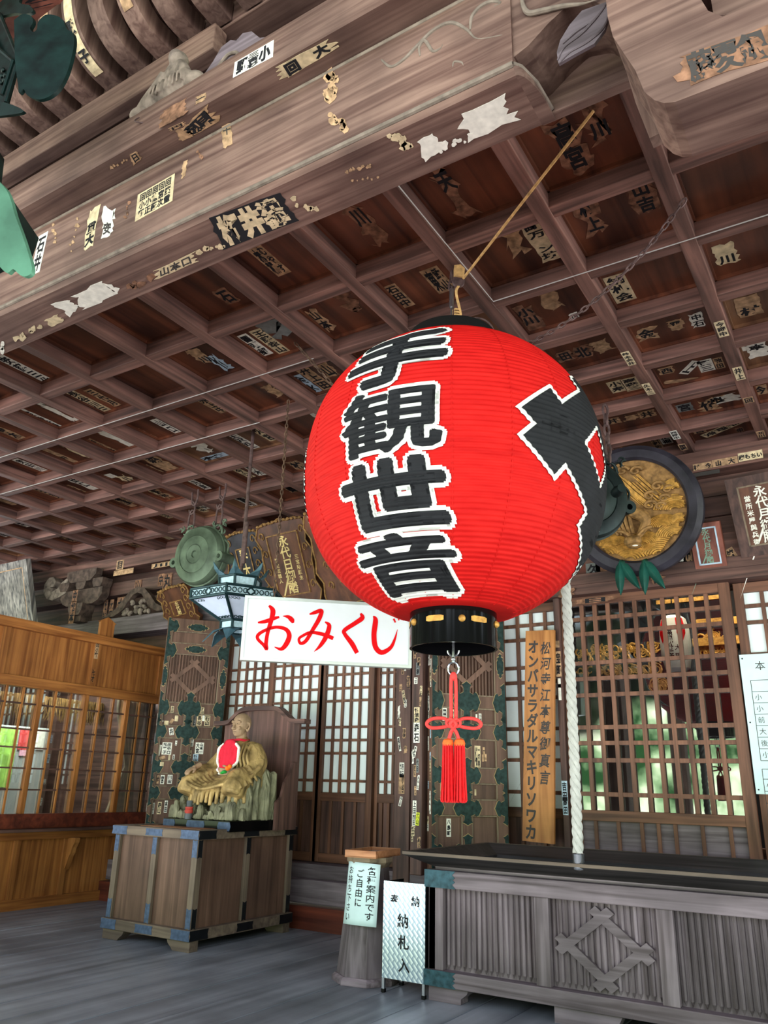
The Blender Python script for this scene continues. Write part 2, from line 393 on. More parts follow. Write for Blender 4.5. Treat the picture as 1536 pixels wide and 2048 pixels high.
def flakes(parent, fn, pts, size, paper='slip_tan', name='slip_remnant', seed=0, n=7):
    """scraps left of a torn slip: fn(x, y) gives the surface point of a pixel"""
    rnd = random.Random(seed); mb = MB()
    (x0, y0), (x1, y1) = pts
    for i in range(n):
        t = (i + .5)/n; cx = x0 + (x1-x0)*t + rnd.uniform(-1, 1)*size*.35; cy = y0 + (y1-y0)*t + rnd.uniform(-1, 1)*size*.35
        r = size*rnd.uniform(.25, .75); k = 9
        P_ = [(cx + r*rnd.uniform(.4, 1)*math.cos(2*PI*j/k), cy + r*rnd.uniform(.4, 1)*math.sin(2*PI*j/k)) for j in range(k)]
        q = [fn(*p) for p in P_]; nn = Vector((0, 0, 0))
        for j in range(k): nn += (q[j]-q[0]).cross(q[(j+1) % k]-q[0])
        if nn.length < 1e-12: continue
        nn.normalize()
        if nn.dot(EYE - q[0]) < 0: nn = -nn
        mb.add([p + nn*.001 for p in q] + [p + nn*.002 for p in q], [tuple(range(k, 2*k))] + [(j, (j+1) % k, (j+1) % k + k, j+k) for j in range(k)])
    return mb.build(name, paper, parent)
def link_chain(mb, a, b, n, r, w=.6, mi=0, sag=0):
    """n chain links from a to b"""
    a = Vector(a); b = Vector(b)
    P_ = [a.lerp(b, i/n) - Z3*(sag*4*(i/n)*(1-i/n)) for i in range(n+1)]
    for i in range(n):
        p, q = P_[i], P_[i+1]; t = (q-p); l = t.length; t.normalize(); s1 = t.orthogonal().normalized(); 
        if i % 2: s1 = t.cross(s1)
        c = (p+q)/2; hl = l*.5 + r; hw = max(l*w*.32, r*2)
        pts = [c + t*(hl*math.cos(x)) + s1*(hw*math.sin(x)) for x in [2*PI*j/12 for j in range(12)]]
        mb.tube(pts, r, 6, mi, closed=True)
def bez(p0, p1, p2, p3, n=12):
    p0, p1, p2, p3 = map(Vector, (p0, p1, p2, p3))
    return [p0*(1-t)**3 + p1*3*t*(1-t)**2 + p2*3*t*t*(1-t) + p3*t**3 for t in [i/n for i in range(n+1)]]
def smooth_pts(pts, n=6):
    """Catmull-Rom through points"""
    P_ = [Vector(p) for p in pts]; out = []
    for i in range(len(P_)-1):
        a = P_[max(i-1, 0)]; b = P_[i]; c = P_[i+1]; d = P_[min(i+2, len(P_)-1)]
        for j in range(n):
            t = j/n; out.append(.5*((2*b) + (c-a)*t + (2*a-5*b+4*c-d)*t*t + (3*b-a-3*c+d)*t**3))
    return out + [P_[-1]]
# ================================================================== SETTING
# ---- floor: planks running towards the hall
rnd = random.Random(3)
floor = struct(MB().box(-12.2, 2.36, -.12, 3.2, 6.6, -.052).build('floor', 'black_wood'))
x = -12.0
while x < 3.0:
    w = rnd.uniform(.24, .34)
    MB().box(x + .0035, 2.35, -.05, x + w - .0035, 6.5, rnd.uniform(-.003, 0)).build('floor_plank', 'floor_wood', floor, bevel=.003)
    x += w
struct(MB().box(-12.2, 2.2, -.30, 3.2, 2.345, -.005).build('trim_1', 'grey_wood_X'))
# ---- coffered ceiling
GX0, GY0, GDX, GDY = -6.434, 3.216, .592, .603
ZB, ZP = 4.032, 4.152
ceiling = struct(MB().box(-12.0, 2.38, ZP + .021, 3.3, 7.0, ZP + .16).build('ceiling', 'dark_wood_Y'))
for i in range(-8, 15):
    x = GX0 + i*GDX
    MB().box(x - .043, 2.4, ZB, x + .043, 6.76, ZP + .02).build('ceiling_beam', 'ceil_beam_Y', ceiling, bevel=.004)
for j in range(-1, 7):
    y = GY0 + j*GDY if j < 6 else 6.76
    MB().box(-11.4, y - .043, ZB + .004, 2.2, y + .043, ZP + .02).build('ceiling_beam', 'ceil_beam_X', ceiling, bevel=.004)
def project(p):
    d = Vector(p) - EYE; z = d.dot(CZ_)
    return (768 + FPX*d.dot(CX)/z, 1024 + FPX*d.dot(CY)/z) if z > .1 else (-9999, -9999)
PANELS = {}
rnd = random.Random(11)
for i in range(-9, 14):
    for j in range(-2, 6):
        x0 = GX0 + i*GDX; y0 = GY0 + j*GDY
        px = project((x0 + GDX/2, y0 + GDY/2, ZP))
        if not (-170 < px[0] < 1700 and -60 < px[1] < 1230): continue
        m = MB().box(x0 + .02, max(y0, 2.4) + .02, ZP, x0 + GDX - .02, min(y0 + GDY, 6.75) - .02, ZP + .02)
        # quarter-round fillet round the coffer
        for (a, b) in (((x0+.043, y0+.043), (x0+GDX-.043, y0+.043)), ((x0+.043, y0+GDY-.043), (x0+GDX-.043, y0+GDY-.043)), ((x0+.043, y0+.043), (x0+.043, y0+GDY-.043)), ((x0+GDX-.043, y0+.043), (x0+GDX-.043, y0+GDY-.043))):
            if min(a[1], b[1]) > 2.45: m.box(min(a[0], b[0]) - .012, min(a[1], b[1]) - .012, ZP - .022, max(a[0], b[0]) + .012, max(a[1], b[1]) + .012, ZP)
        PANELS[(i, j)] = m.build('ceiling_panel', 'ceil_panel_light' if rnd.random() < .16 else 'ceil_panel', ceiling)
ZS = ZP - .0006
def ceil_slip(x, y, l, w, cols=None, paper='slip_cream', torn=0, ang=0, ink='ink', px=True, z=ZS):
    p = onZ(x, y, z) if px else Vector((x, y, z))
    c = PANELS.get((math.floor((p.x-GX0)/GDX), math.floor((p.y-GY0)/GDY)))
    if c is None: return
    a = math.radians(ang); u = Vector((math.cos(a), math.sin(a), 0)); up = Vector((math.sin(a), -math.cos(a), 0))
    c4 = (p - u*w/2 + up*l/2, p + u*w/2 + up*l/2, p + u*w/2 - up*l/2, p - u*w/2 - up*l/2)
    slip(c, c4, cols, paper, ink, torn)
    return (math.floor((p.x-GX0)/GDX), math.floor((p.y-GY0)/GDY))
used = set()
for a in [
  (1240, 577, .30, .125, ['納札会'], 'slip_cream', 0), (1083, 482, .38, .12, ['町万ロン坊'], 'slip_cream', .12), (1062, 640, .34, .13, ['小川本'], 'slip_brown', .35),
  (1140, 292, .36, .12, ['高宮'], 'slip_brown', .5), (1192, 240, .26, .11, ['水川'], 'slip_brown', .7), (905, 382, .36, .10, ['天野'], 'slip_brown', .7), (735, 450, .34, .10, ['川田'], 'slip_brown', .7),
  (876, 560, .26, .12, ['武山', '東'], 'slip_tan', 0), (798, 592, .26, .09, ['石田中'], 'slip_tan', 0), (1286, 392, .28, .11, ['山吉'], 'slip_brown', .5), (1180, 432, .30, .10, ['村上'], 'slip_brown', .6),
  (1452, 508, .20, .11, ['大川'], 'slip_cream', .25), (1497, 612, .24, .14, ['木村'], 'slip_tan', .1), (1150, 634, .10, .06, ['川'], 'slip_white', .2), (1395, 640, .17, .08, ['中石'], 'slip_white', .25),
  (1352, 650, .13, .09, ['平'], 'slip_tan', .3), (1293, 668, .15, .12, ['金'], 'slip_tan', .5), (1205, 692, .16, .12, ['山'], 'slip_tan', .5), (1165, 704, .17, .12, ['北'], 'slip_brown', .4), (1130, 712, .13, .1, ['田'], 'slip_brown', .5),
  (1412, 731, .18, .10, ['賢三'], 'slip_white', 0), (1438, 726, .17, .06, ['池田'], 'slip_tan', 0), (1380, 735, .19, .07, ['上'], 'slip_white', 0, 40), (1333, 741, .1, .1, ['西'], 'slip_tan', .2),
  (1364, 761, .05, .24, [''], 'slip_tan', .1, 15), (1233, 773, .19, .11, ['小寿'], 'slip_cream', 0), (1263, 768, .21, .12, ['高森三'], 'slip_cream', 0), (1417, 811, .2, .14, ['竹'], 'slip_tan', .4), (1455, 797, .13, .16, [''], 'slip_white', .5), (1432, 800, .11, .12, ['川'], 'slip_tan', .4), (1369, 815, .14, .12, ['宮'], 'slip_grey', .1),
  (1443, 858, .36, .09, ['森岡安'], 'slip_cream', 0, 62), (1225, 842, .11, .12, ['井'], 'slip_tan', .1), (1294, 828, .12, .13, ['井'], 'slip_tan', .1), (1262, 835, .1, .1, [''], 'slip_tan', .6), (1399, 862, .08, .1, ['吉'], 'slip_tan', .1), (1480, 860, .12, .06, ['中'], 'slip_brown', .2),
  (1515, 700, .2, .12, ['本田'], 'slip_white', .2), (1500, 690, .13, .12, [''], 'slip_white', .5), (1520, 780, .16, .1, ['今'], 'slip_tan', .1), (1025, 480, .26, .08, [''], 'slip_tan', .8), (1100, 600, .22, .08, [''], 'slip_tan', .8),
  (538, 521, .30, .10, ['むやす', '森'], 'slip_tan', 0), (510, 690, .30, .09, ['冒頭部'], 'slip_white', 0), (540, 683, .34, .10, ['王藤幸山'], 'slip_cream', 0), (553, 655, .22, .16, [''], 'slip_grey', .6), (640, 640, .26, .08, ['山本'], 'slip_tan', .5), (690, 597, .26, .10, [''], 'slip_brown', .7),
  (452, 592, .16, .10, ['石'], 'slip_brown', .2), (628, 755, .42, .11, ['井上田'], 'slip_tan', .1), (612, 768, .3, .1, ['金水'], 'slip_blue', .1), (655, 740, .2, .1, ['山'], 'slip_tan', .3), (545, 780, .2, .08, [''], 'slip_tan', .6),
  (400, 712, .2, .1, ['宮川'], 'slip_tan', .3), (440, 725, .22, .08, ['竹'], 'slip_blue', .4), (55, 741, .5, .10, ['安藤三代'], 'slip_white', .05), (178, 803, .46, .10, ['長谷川三'], 'slip_cream', 0), (205, 795, .32, .08, ['三代月'], 'slip_tan', .1), (85, 840, .46, .10, ['金堂屋'], 'slip_white', .1), (118, 825, .4, .06, [''], 'slip_white', .6),
  (28, 870, .5, .10, ['高木寿'], 'slip_tan', .2), (332, 852, .3, .08, ['山口'], 'slip_white', .05), (288, 866, .24, .07, ['金井'], 'slip_tan', .1), (240, 880, .5, .09, [''], 'slip_white', .6), (205, 892, .34, .08, ['森村井'], 'slip_tan', .1), (150, 900, .36, .08, [''], 'slip_cream', .7), (120, 912, .36, .09, ['田村井上'], 'slip_tan', .05), (60, 930, .34, .09, ['安田川'], 'slip_white', 0),
  (430, 916, .14, .34, ['林竹'], 'slip_blue', 0), (405, 895, .2, .12, [''], 'slip_white', .6), (487, 884, .4, .12, ['王沢五一'], 'slip_white', 0), (527, 868, .3, .09, ['火宮'], 'slip_cream', 0), (330, 930, .5, .16, ['森石田'], 'slip_tan', .45), (310, 940, .3, .08, ['宮山'], 'slip_tan', .2), (220, 952, .1, .12, [''], 'slip_white', .1), (260, 960, .26, .14, ['八'], 'slip_cream', .5), (170, 968, .46, .14, ['田口山'], 'slip_white', .2), (155, 980, .3, .09, ['井'], 'slip_tan', .1), (595, 930, .2, .14, ['林'], 'slip_tan', .2),
]:
    k = ceil_slip(*a[:7], **({'ang': a[7]} if len(a) > 7 else {}))
    if k: used.add(k)
rnd = random.Random(23)
for (i, j), c in sorted(PANELS.items()):
    if (i, j) in used or j < 0 or (i > 5 and j < 4): continue
    cx = GX0 + (i+.5)*GDX; cy = GY0 + (j+.5)*GDY
    px = project((cx, cy, ZP))
    if not (-60 < px[0] < 1580 and 0 < px[1] < 1180): continue
    for q in range(rnd.choice((1, 2, 2, 3) if j > 1 else (0, 1, 2))):
        ceil_slip(cx + rnd.uniform(-.16, .16), cy + rnd.uniform(-.08, .08), rnd.uniform(.2, .42), rnd.uniform(.07, .11), None, rnd.choice(('slip_cream', 'slip_white', 'slip_tan', 'slip_tan', 'slip_white')), rnd.choice((0, 0, .15, .5)), rnd.uniform(-4, 4), px=False)
# slips on the underside of the ceiling beams
cb = [o for o in ceiling.children if o.name.startswith('ceiling_beam')]
for (x, y, l, w, t, p) in [(1257, 717, .2, .055, ['鈴木金井'], 'slip_cream'), (1297, 778, .19, .055, ['久木三'], 'slip_cream'), (1350, 870, .18, .06, ['西岡中'], 'slip_white'), (1366, 894, .14, .06, ['国'], 'slip_tan'), (1443, 658, .2, .06, ['今岡中'], 'slip_cream'), (1478, 747, .2, .06, ['井上'], 'slip_cream'), (1497, 800, .1, .07, ['回'], 'slip_tan'), (1522, 868, .13, .06, ['北川'], 'slip_tan')]:
    p_ = onZ(x, y, ZB); b = min((o for o in cb if o.dimensions.y > 3), key=lambda o: abs(parent_world(o).x + sum(v.co.x for v in o.data.vertices)/8 - p_.x))
    c4 = tuple(p_ + Vector((a*w/2, -bq*l/2, -.0004)) for a, bq in ((-1, 1), (1, 1), (1, -1), (-1, -1)))
    slip(b, c4, t, p)
# ---- hall front: wall, lintels, boards
YF = 6.70
wall = MB()
wall.box(-12.0, 6.92, .4, -2.36, 7.0, 4.2); wall.box(-.88, 6.92, .4, 3.2, 7.0, 4.2); wall.box(-2.36, 6.92, 2.86, -.88, 7.0, 4.2); wall.box(-2.36, 6.92, .4, -.88, 7.0, .86)
struct(wall.build('wall_back', 'dark_wood_X'))
lint = struct(MB().box(-3.6, 6.60, 2.865, 1.5, 6.91, 3.045).box(-3.6, 6.585, 2.95, 1.5, 6.6, 3.045).build('trim_2', 'dark_wood_X', bevel=.004))
fz = struct(MB().box(-3.6, 6.66, 3.05, 1.5, 6.91, 3.27).build('trim_3', 'ceil_beam_X', bevel=.004))
mb = MB()
for k in range(3): mb.box(-3.6, 6.76 - .012*(k % 2), 3.275 + k*.18, 1.5, 6.91, 3.275 + k*.18 + .172)
struct(mb.build('trim_4', 'dark_wood_X', bevel=.004))
topb = struct(MB().box(-3.6, 6.60, 3.815, 1.5, 6.91, 4.0).build('trim_5', 'ceil_beam_X', bevel=.006))
for (x0, y0, x1, y1, t, p) in [(1476, 898, 1526, 925, ['いちも岡'], 'slip_cream'), (1424, 912, 1476, 935, ['大 山'], 'slip_tan'), (1386, 922, 1424, 943, ['今 村'], 'slip_tan'), (1380, 941, 1440, 953, [''], 'ink_grey')]:
    a = onY(x0, (y0+y1)/2, 6.599); b = onY(x1, (y0+y1)/2, 6.599); h = abs(onY(x0, y0, 6.6).z - onY(x0, y1, 6.6).z)*.62
    zc = (a.z+b.z)/2
    # read right to left: characters laid along x
    m = MB().box(a.x, 6.596, zc-h/2, b.x, 6.599, zc+h/2)
    s = t[0][::-1]
    if s: m.text(s, FRONT((a.x+b.x)/2, 6.5955, zc - h*.06), min(h*.8, (b.x-a.x)/max(1, len(s))*.98), 1, .04, .001)
    m.build('votive_slip', [p, 'ink'], topb)
for (x, y, w, h, t, p, tilt) in [(1345, 1128, .06, .26, ['武田'], 'slip_white', 0), (1359, 1120, .10, .30, ['一元'], 'slip_white', 0), (1376, 1120, .07, .27, ['中村'], 'slip_tan', .1), (1471, 1120, .07, .22, ['笹川'], 'slip_tan', 25), (1187, 1150, .13, .22, ['久山'], 'slip_grey', 0), (1205, 1142, .12, .2, [''], 'slip_brown', 0), (1165, 1150, .16, .2, [''], 'red_board', 0)]:
    c = onY(x, y, 6.659); a = math.radians(tilt); u = Vector((math.cos(a), 0, math.sin(a))); up = Vector((-math.sin(a), 0, math.cos(a)))
    slip(fz, (c-u*w/2+up*h/2, c+u*w/2+up*h/2, c+u*w/2-up*h/2, c-u*w/2-up*h/2), t, p)
for (x, y, w, h) in [(1315, 1159, .1, .08), (1132, 1186, .12, .07), (1190, 1200, .3, .05)]:
    c = onY(x, y, 6.584); slip(lint, (c+Vector((-w/2, 0, h/2)), c+Vector((w/2, 0, h/2)), c+Vector((w/2, 0, -h/2)), c+Vector((-w/2, 0, -h/2))), ['日'], 'slip_brown', torn=.4)
# left of the centre bay: beams, bracket sets and struts under the ceiling
lb = struct(MB().box(-12.0, 6.60, 3.86, -3.6, 6.91, 4.02).build('trim_6', 'ceil_beam_X', bevel=.006))
struct(MB().box(-12.0, 6.68, 3.52, -3.6, 6.91, 3.70).build('trim_7', 'dark_wood_X', bevel=.006))
struct(MB().box(-12.0, 6.62, 2.98, -3.6, 6.91, 3.20).build('trim_8', 'grey_wood_X', bevel=.006))
for (x, y, w, h, t) in [(240, 1130, .14, .13, ['目']), (322, 1130, .34, .06, ['川']), (247, 1144, .38, .07, ['']), (180, 1156, .4, .06, [''])]:
    c = onY(x, y, 6.599); slip(lb, (c+Vector((-w/2, 0, h/2)), c+Vector((w/2, 0, h/2)), c+Vector((w/2, 0, -h/2)), c+Vector((-w/2, 0, -h/2))), t, 'slip_tan')
# ---- steps up to the hall
struct(MB().box(-9.0, 6.52, .40, 3.0, 6.90, .525).build('trim_9', 'grey_wood_X', bevel=.006))
struct(MB().box(-9.0, 6.42, .20, 3.0, 6.62, .40).build('trim_10', 'grey_wood_X', bevel=.006))
struct(MB().box(-9.0, 6.34, -.04, 3.0, 6.52, .19).build('baseboard_back', 'red_board', bevel=.006))
# ---- lattice doors
def zof(x, y, Y=YF): return onY(x, y, Y).z
def xof(x, y, Y=YF): return onY(x, y, Y).x
def lattice_door(name, x0, x1, z0, z1, vx, hz, kick, Y, mats=('lattice_Z', 'lattice_X'), pane='shoji_paper', stile=.07, battens=(), rail=.08, bar=.024, paneY=.05, kickmat='dark_wood_Z'):
    """sliding door: stiles, rails, lattice of vx / hz bars, pane behind, boards with battens under the kick rail"""
    fr = struct(MB().box(x0, Y, z0, x0+stile, Y+.05, z1).box(x1-stile, Y, z0, x1, Y+.05, z1).build(name, mats[0], bevel=.003))
    MB().box(x0+stile, Y+.003, z1-rail, x1-stile, Y+.047, z1).box(x0+stile, Y+.003, z0, x1-stile, Y+.047, z0+rail).box(x0+stile, Y+.003, kick-.05, x1-stile, Y+.047, kick+.03).build('rail', mats[1], fr, bevel=.003)
    m = MB()
    for x in vx: m.box(x-bar/2, Y+.006, kick+.03, x+bar/2, Y+.034, z1-rail)
    for z in hz: m.box(x0+stile, Y+.010, z-bar/2, x1-stile, Y+.036, z+bar/2)
    m.build('lattice_bars', mats[0], fr, bevel=.002)
    MB().box(x0+stile-.01, Y+paneY-.012, kick, x1-stile+.01, Y+paneY-.008, z1-rail+.01).build('paper_panel' if pane == 'shoji_paper' else 'glass_pane', pane, fr)
    if kick - z0 > .1:
        MB().box(x0+stile, Y+.03, z0+rail, x1-stile, Y+.042, kick-.05).build('kick_board', kickmat, fr)
        m = MB()
        for x in battens: m.box(x-.014, Y+.008, z0+rail, x+.014, Y+.03, kick-.05)
        if battens: m.build('batten', mats[0], fr, bevel=.002)
    return fr
# left bay: four leaves; bar heights read at x = 656
HZ = [zof(656, 1280 + v/3.84) for v in (270, 375, 470, 670, 770, 870, 1080)]
HZ += [HZ[0] + .13, HZ[0] + .42, HZ[0] + .55, HZ[0] + .68]
KZ = zof(656, 1280 + 1195/3.84)
edges = [-6.36, xof(542, 1332), xof(645, 1340), xof(746, 1340), -3.98]
for k in range(4):
    a, b = edges[k], edges[k+1]; n = 4 if k < 3 else 2
    vx = [a + .05 + (b-a-.10)*(q+1)/(n+1) for q in range(n)]
    lattice_door('door_%d' % (k+1), a - .02, b + .02, .53, 3.02, vx, HZ, KZ, YF + (.055 if k in (0, 3) else 0), battens=[a + (b-a)*q for q in (.27, .5, .73)], kickmat='dark_wood_Z')
# centre bay
HC = [zof(1100 + 500/3.413, 1150 + v/3.413) for v in (275, 380, 585, 695, 810, 1035, 1145, 1265, 1500)]
KC = zof(1100 + 500/3.413, 1150 + 1640/3.413)
gx0, gx1 = xof(1120.5, 1206), xof(1457.5, 1173)
vxc = [gx0 + .07 + (gx1-gx0-.14)*(q+1)/11 for q in range(10)]
gd = lattice_door('door_5', gx0, gx1, .56, 2.87, vxc, HC, KC, YF, mats=('lattice_Z', 'lattice_X'), pane='door_glass', stile=.085, battens=[gx0 + (gx1-gx0)*q for q in (.14, .27, .40, .49, .58, .72, .86)], bar=.034, kickmat='grey_wood_X')
lx = [-2.92, -2.80, -2.67, -2.54, -2.42]
lattice_door('door_6', -3.0, gx0 - .005, .56, 2.86, [-2.79, -2.655, -2.52], HC, KC, YF + .056, battens=[-2.8, -2.6], bar=.03)
rx = gx1 + .02
lattice_door('door_7', rx, rx + .82, .56, 2.86, [rx + .07 + .135*(q+1) for q in range(4)], HC, KC + .04, YF + .056, battens=[rx + .25, rx + .5], bar=.03)
lattice_door('door_8', rx + .82, rx + 1.64, .56, 2.86, [rx + .89 + .135*(q+1) for q in range(4)], HC, KC + .04, YF, battens=[rx + 1.05, rx + 1.3], bar=.03)
struct(MB().box(gx0 - .055, 6.66, .53, gx0 - .004, 6.75, 2.87).build('trim_11', 'dark_wood_Z', bevel=.003))
d11 = [o for o in COL.objects if o.name == 'trim_11'][0]
for (x, y, w, h, t, p) in [(1117, 1288, .035, .06, [''], 'slip_tan'), (1118, 1328, .05, .22, ['宝町'], 'slip_tan'), (1119, 1366, .025, .08, [''], 'slip_white'), (1120, 1376, .025, .07, [''], 'slip_white'), (1121, 1392, .025, .07, [''], 'slip_white'), (1128, 1582, .05, .16, ['吉田'], 'slip_blue'), (1131, 1612, .045, .14, ['高田'], 'slip_blue')]:
    c = onY(x, y, 6.659); c.x = gx0 - .03
    slip(d11, (c+Vector((-w/2, 0, h/2)), c+Vector((w/2, 0, h/2)), c+Vector((w/2, 0, -h/2)), c+Vector((-w/2, 0, -h/2))), t, p)
# ---- the dark hall behind the glass
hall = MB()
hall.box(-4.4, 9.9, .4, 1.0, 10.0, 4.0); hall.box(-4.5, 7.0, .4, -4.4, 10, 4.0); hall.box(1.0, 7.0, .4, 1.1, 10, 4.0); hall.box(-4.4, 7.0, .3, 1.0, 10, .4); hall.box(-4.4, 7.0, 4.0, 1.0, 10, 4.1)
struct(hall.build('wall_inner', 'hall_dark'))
mb = MB(); rnd = random.Random(5)
# gilded openwork frieze over the altar
def frieze(x0, x1, z0, z1, Y, n):
    m = MB().box(x0, Y, z0, x1, Y+.06, z1, 1)
    for k in range(n):
        cx = rnd.uniform(x0+.05, x1-.05); cz = rnd.uniform(z0+.04, z1-.04); r = rnd.uniform(.03, .08); a0 = rnd.uniform(0, 6)
        pts = [Vector((cx + r*(1-t*.6)*math.cos(a0+t*5), Y-.012, cz + r*(1-t*.6)*math.sin(a0+t*5))) for t in [q/9 for q in range(10)]]
        m.tube(pts, [.014*(1-.6*q/9) for q in range(10)], 5, 0)
    return m
f_ = thing('altar_frieze', 'gilded openwork frieze in the dark hall behind the glass lattice door', 'altar carving', (-1.9, 9.2, 2.4))
def fz_px(x0, y0, x1, y1, n, mat):
    a = onY(x0, (y0+y1)/2, 9.2); b = onY(x1, (y0+y1)/2, 9.2); h = abs(onY((x0+x1)/2, y0, 9.2).z - onY((x0+x1)/2, y1, 9.2).z); zc = (a.z+b.z)/2
    frieze(a.x, b.x, zc-h/2, zc+h/2, 9.2, n).build('carved_panel', [mat, 'hall_dark'], f_)
fz_px(1150, 1287, 1325, 1324, 60, 'gold'); fz_px(1150, 1328, 1325, 1352, 40, 'old_gold'); fz_px(1388, 1258, 1480, 1314, 50, 'gold'); fz_px(1300, 1358, 1345, 1385, 16, 'old_gold')
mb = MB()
for (x0, y0, x1, y1) in [(1385, 1236, 1480, 1250), (1312, 1195, 1450, 1203), (1385, 1274, 1480, 1290)]:
    a = onY(x0, (y0+y1)/2, 9.14); b = onY(x1, (y0+y1)/2, 9.14); h = abs(onY((x0+x1)/2, y0, 9.14).z - onY((x0+x1)/2, y1, 9.14).z)
    mb.box(a.x, 9.13, (a.z+b.z)/2-h/2, b.x, 9.18, (a.z+b.z)/2+h/2)
mb.build('gilt_rail', 'gold', f_)
hl = bpy.data.lights.new('hall_fill', 'AREA'); hl.energy = 60; hl.size = 1.2; hl.color = (1, .85, .6); hlo = bpy.data.objects.new('hall_fill', hl); COL.objects.link(hlo); hlo.location = (-1.6, 8.1, 3.9)  # unseen area light added to brighten the hall behind the glass
# ================================================================== HALL FRONT: folded door leaves, posts, plaques
def igeta(mb, fr, cx, cy, hw, hh, d0, d1, mi=0, d=.32, w=.115, e=.09, only=None):
    """crest of two pairs of crossing bars set on the diagonal, reaching hw / hh from its centre"""
    R2 = math.sqrt(.5); L = d + w/2 + e; k = (L + d + w/2)*R2
    for (ax, sg) in (('p', 1), ('p', -1), ('q', 1), ('q', -1)):
        if ax == 'p': q4 = [(sg*d - w/2, -L), (sg*d + w/2, -L), (sg*d + w/2, L), (sg*d - w/2, L)]
        else: q4 = [(-L, sg*d - w/2), (L, sg*d - w/2), (L, sg*d + w/2), (-L, sg*d + w/2)]
        pts = [(cx + (p - q)*R2/k*hw, cy + (p + q)*R2/k*hh) for p, q in q4]
        dd = .0012 if ax == 'q' else 0
        mb.prism(pts, fr, d0, d1 + dd, mi)
def lobed(cx, cy, w, h, kind='x'):
    """outline of an ornamental iron fitting"""
    P_ = []
    if kind == 'h' or kind == 'v':
        base = [(-.5, 0), (-.44, .2), (-.36, .16), (-.32, .42), (-.22, .36), (-.16, .5), (.16, .5), (.22, .36), (.32, .42), (.36, .16), (.44, .2), (.5, 0)]
        base = base + [(x, -y) for x, y in base[-2:0:-1]]
        for x, y in base: P_.append((cx + x*w, cy + y*h) if kind == 'h' else (cx + y*w, cy + x*h))
        return P_ if kind == 'h' else P_[::-1]
    a = .22   # half width of the arm
    q = [(a, 1.0-.12), (a*1.6, .84), (a*1.15, .72), (a*1.0, .5), (a*1.0, a*2.1), (.5, a*1.6), (.62, a*2.2), (.78, a*1.9), (.86, a*1.2), (1.0, 0)]
    half = [(0, 1.0)] + q
    full = half + [(x, -y) for x, y in half[-2::-1]]
    full += [(-x, y) for x, y in full[-2:0:-1]]
    return [(cx + x*w/2, cy + y*h/2) for x, y in full][::-1]
def fitting(mb, fr, cx, cy, w, h, kind, d, clip=None):
    for k, mi, dd in ((1.0, 1, .003), (.90, 0, .0045)):
        kw = w*k if kind != 'x' else w - (1-k)*.12; kh = h*k if kind != 'x' else h - (1-k)*.12
        pts = lobed(cx, cy, kw, kh, kind)
        if clip:
            pts = [(min(max(x, clip[0]), clip[1]), min(max(y, clip[2]), clip[3])) for x, y in pts]
            o_ = []
            for p in pts:
                if not o_ or (abs(p[0]-o_[-1][0]) + abs(p[1]-o_[-1][1]) > 1e-5): o_.append(p)
            pts = o_
        mb.prism(pts, fr, d, d + dd, mi)
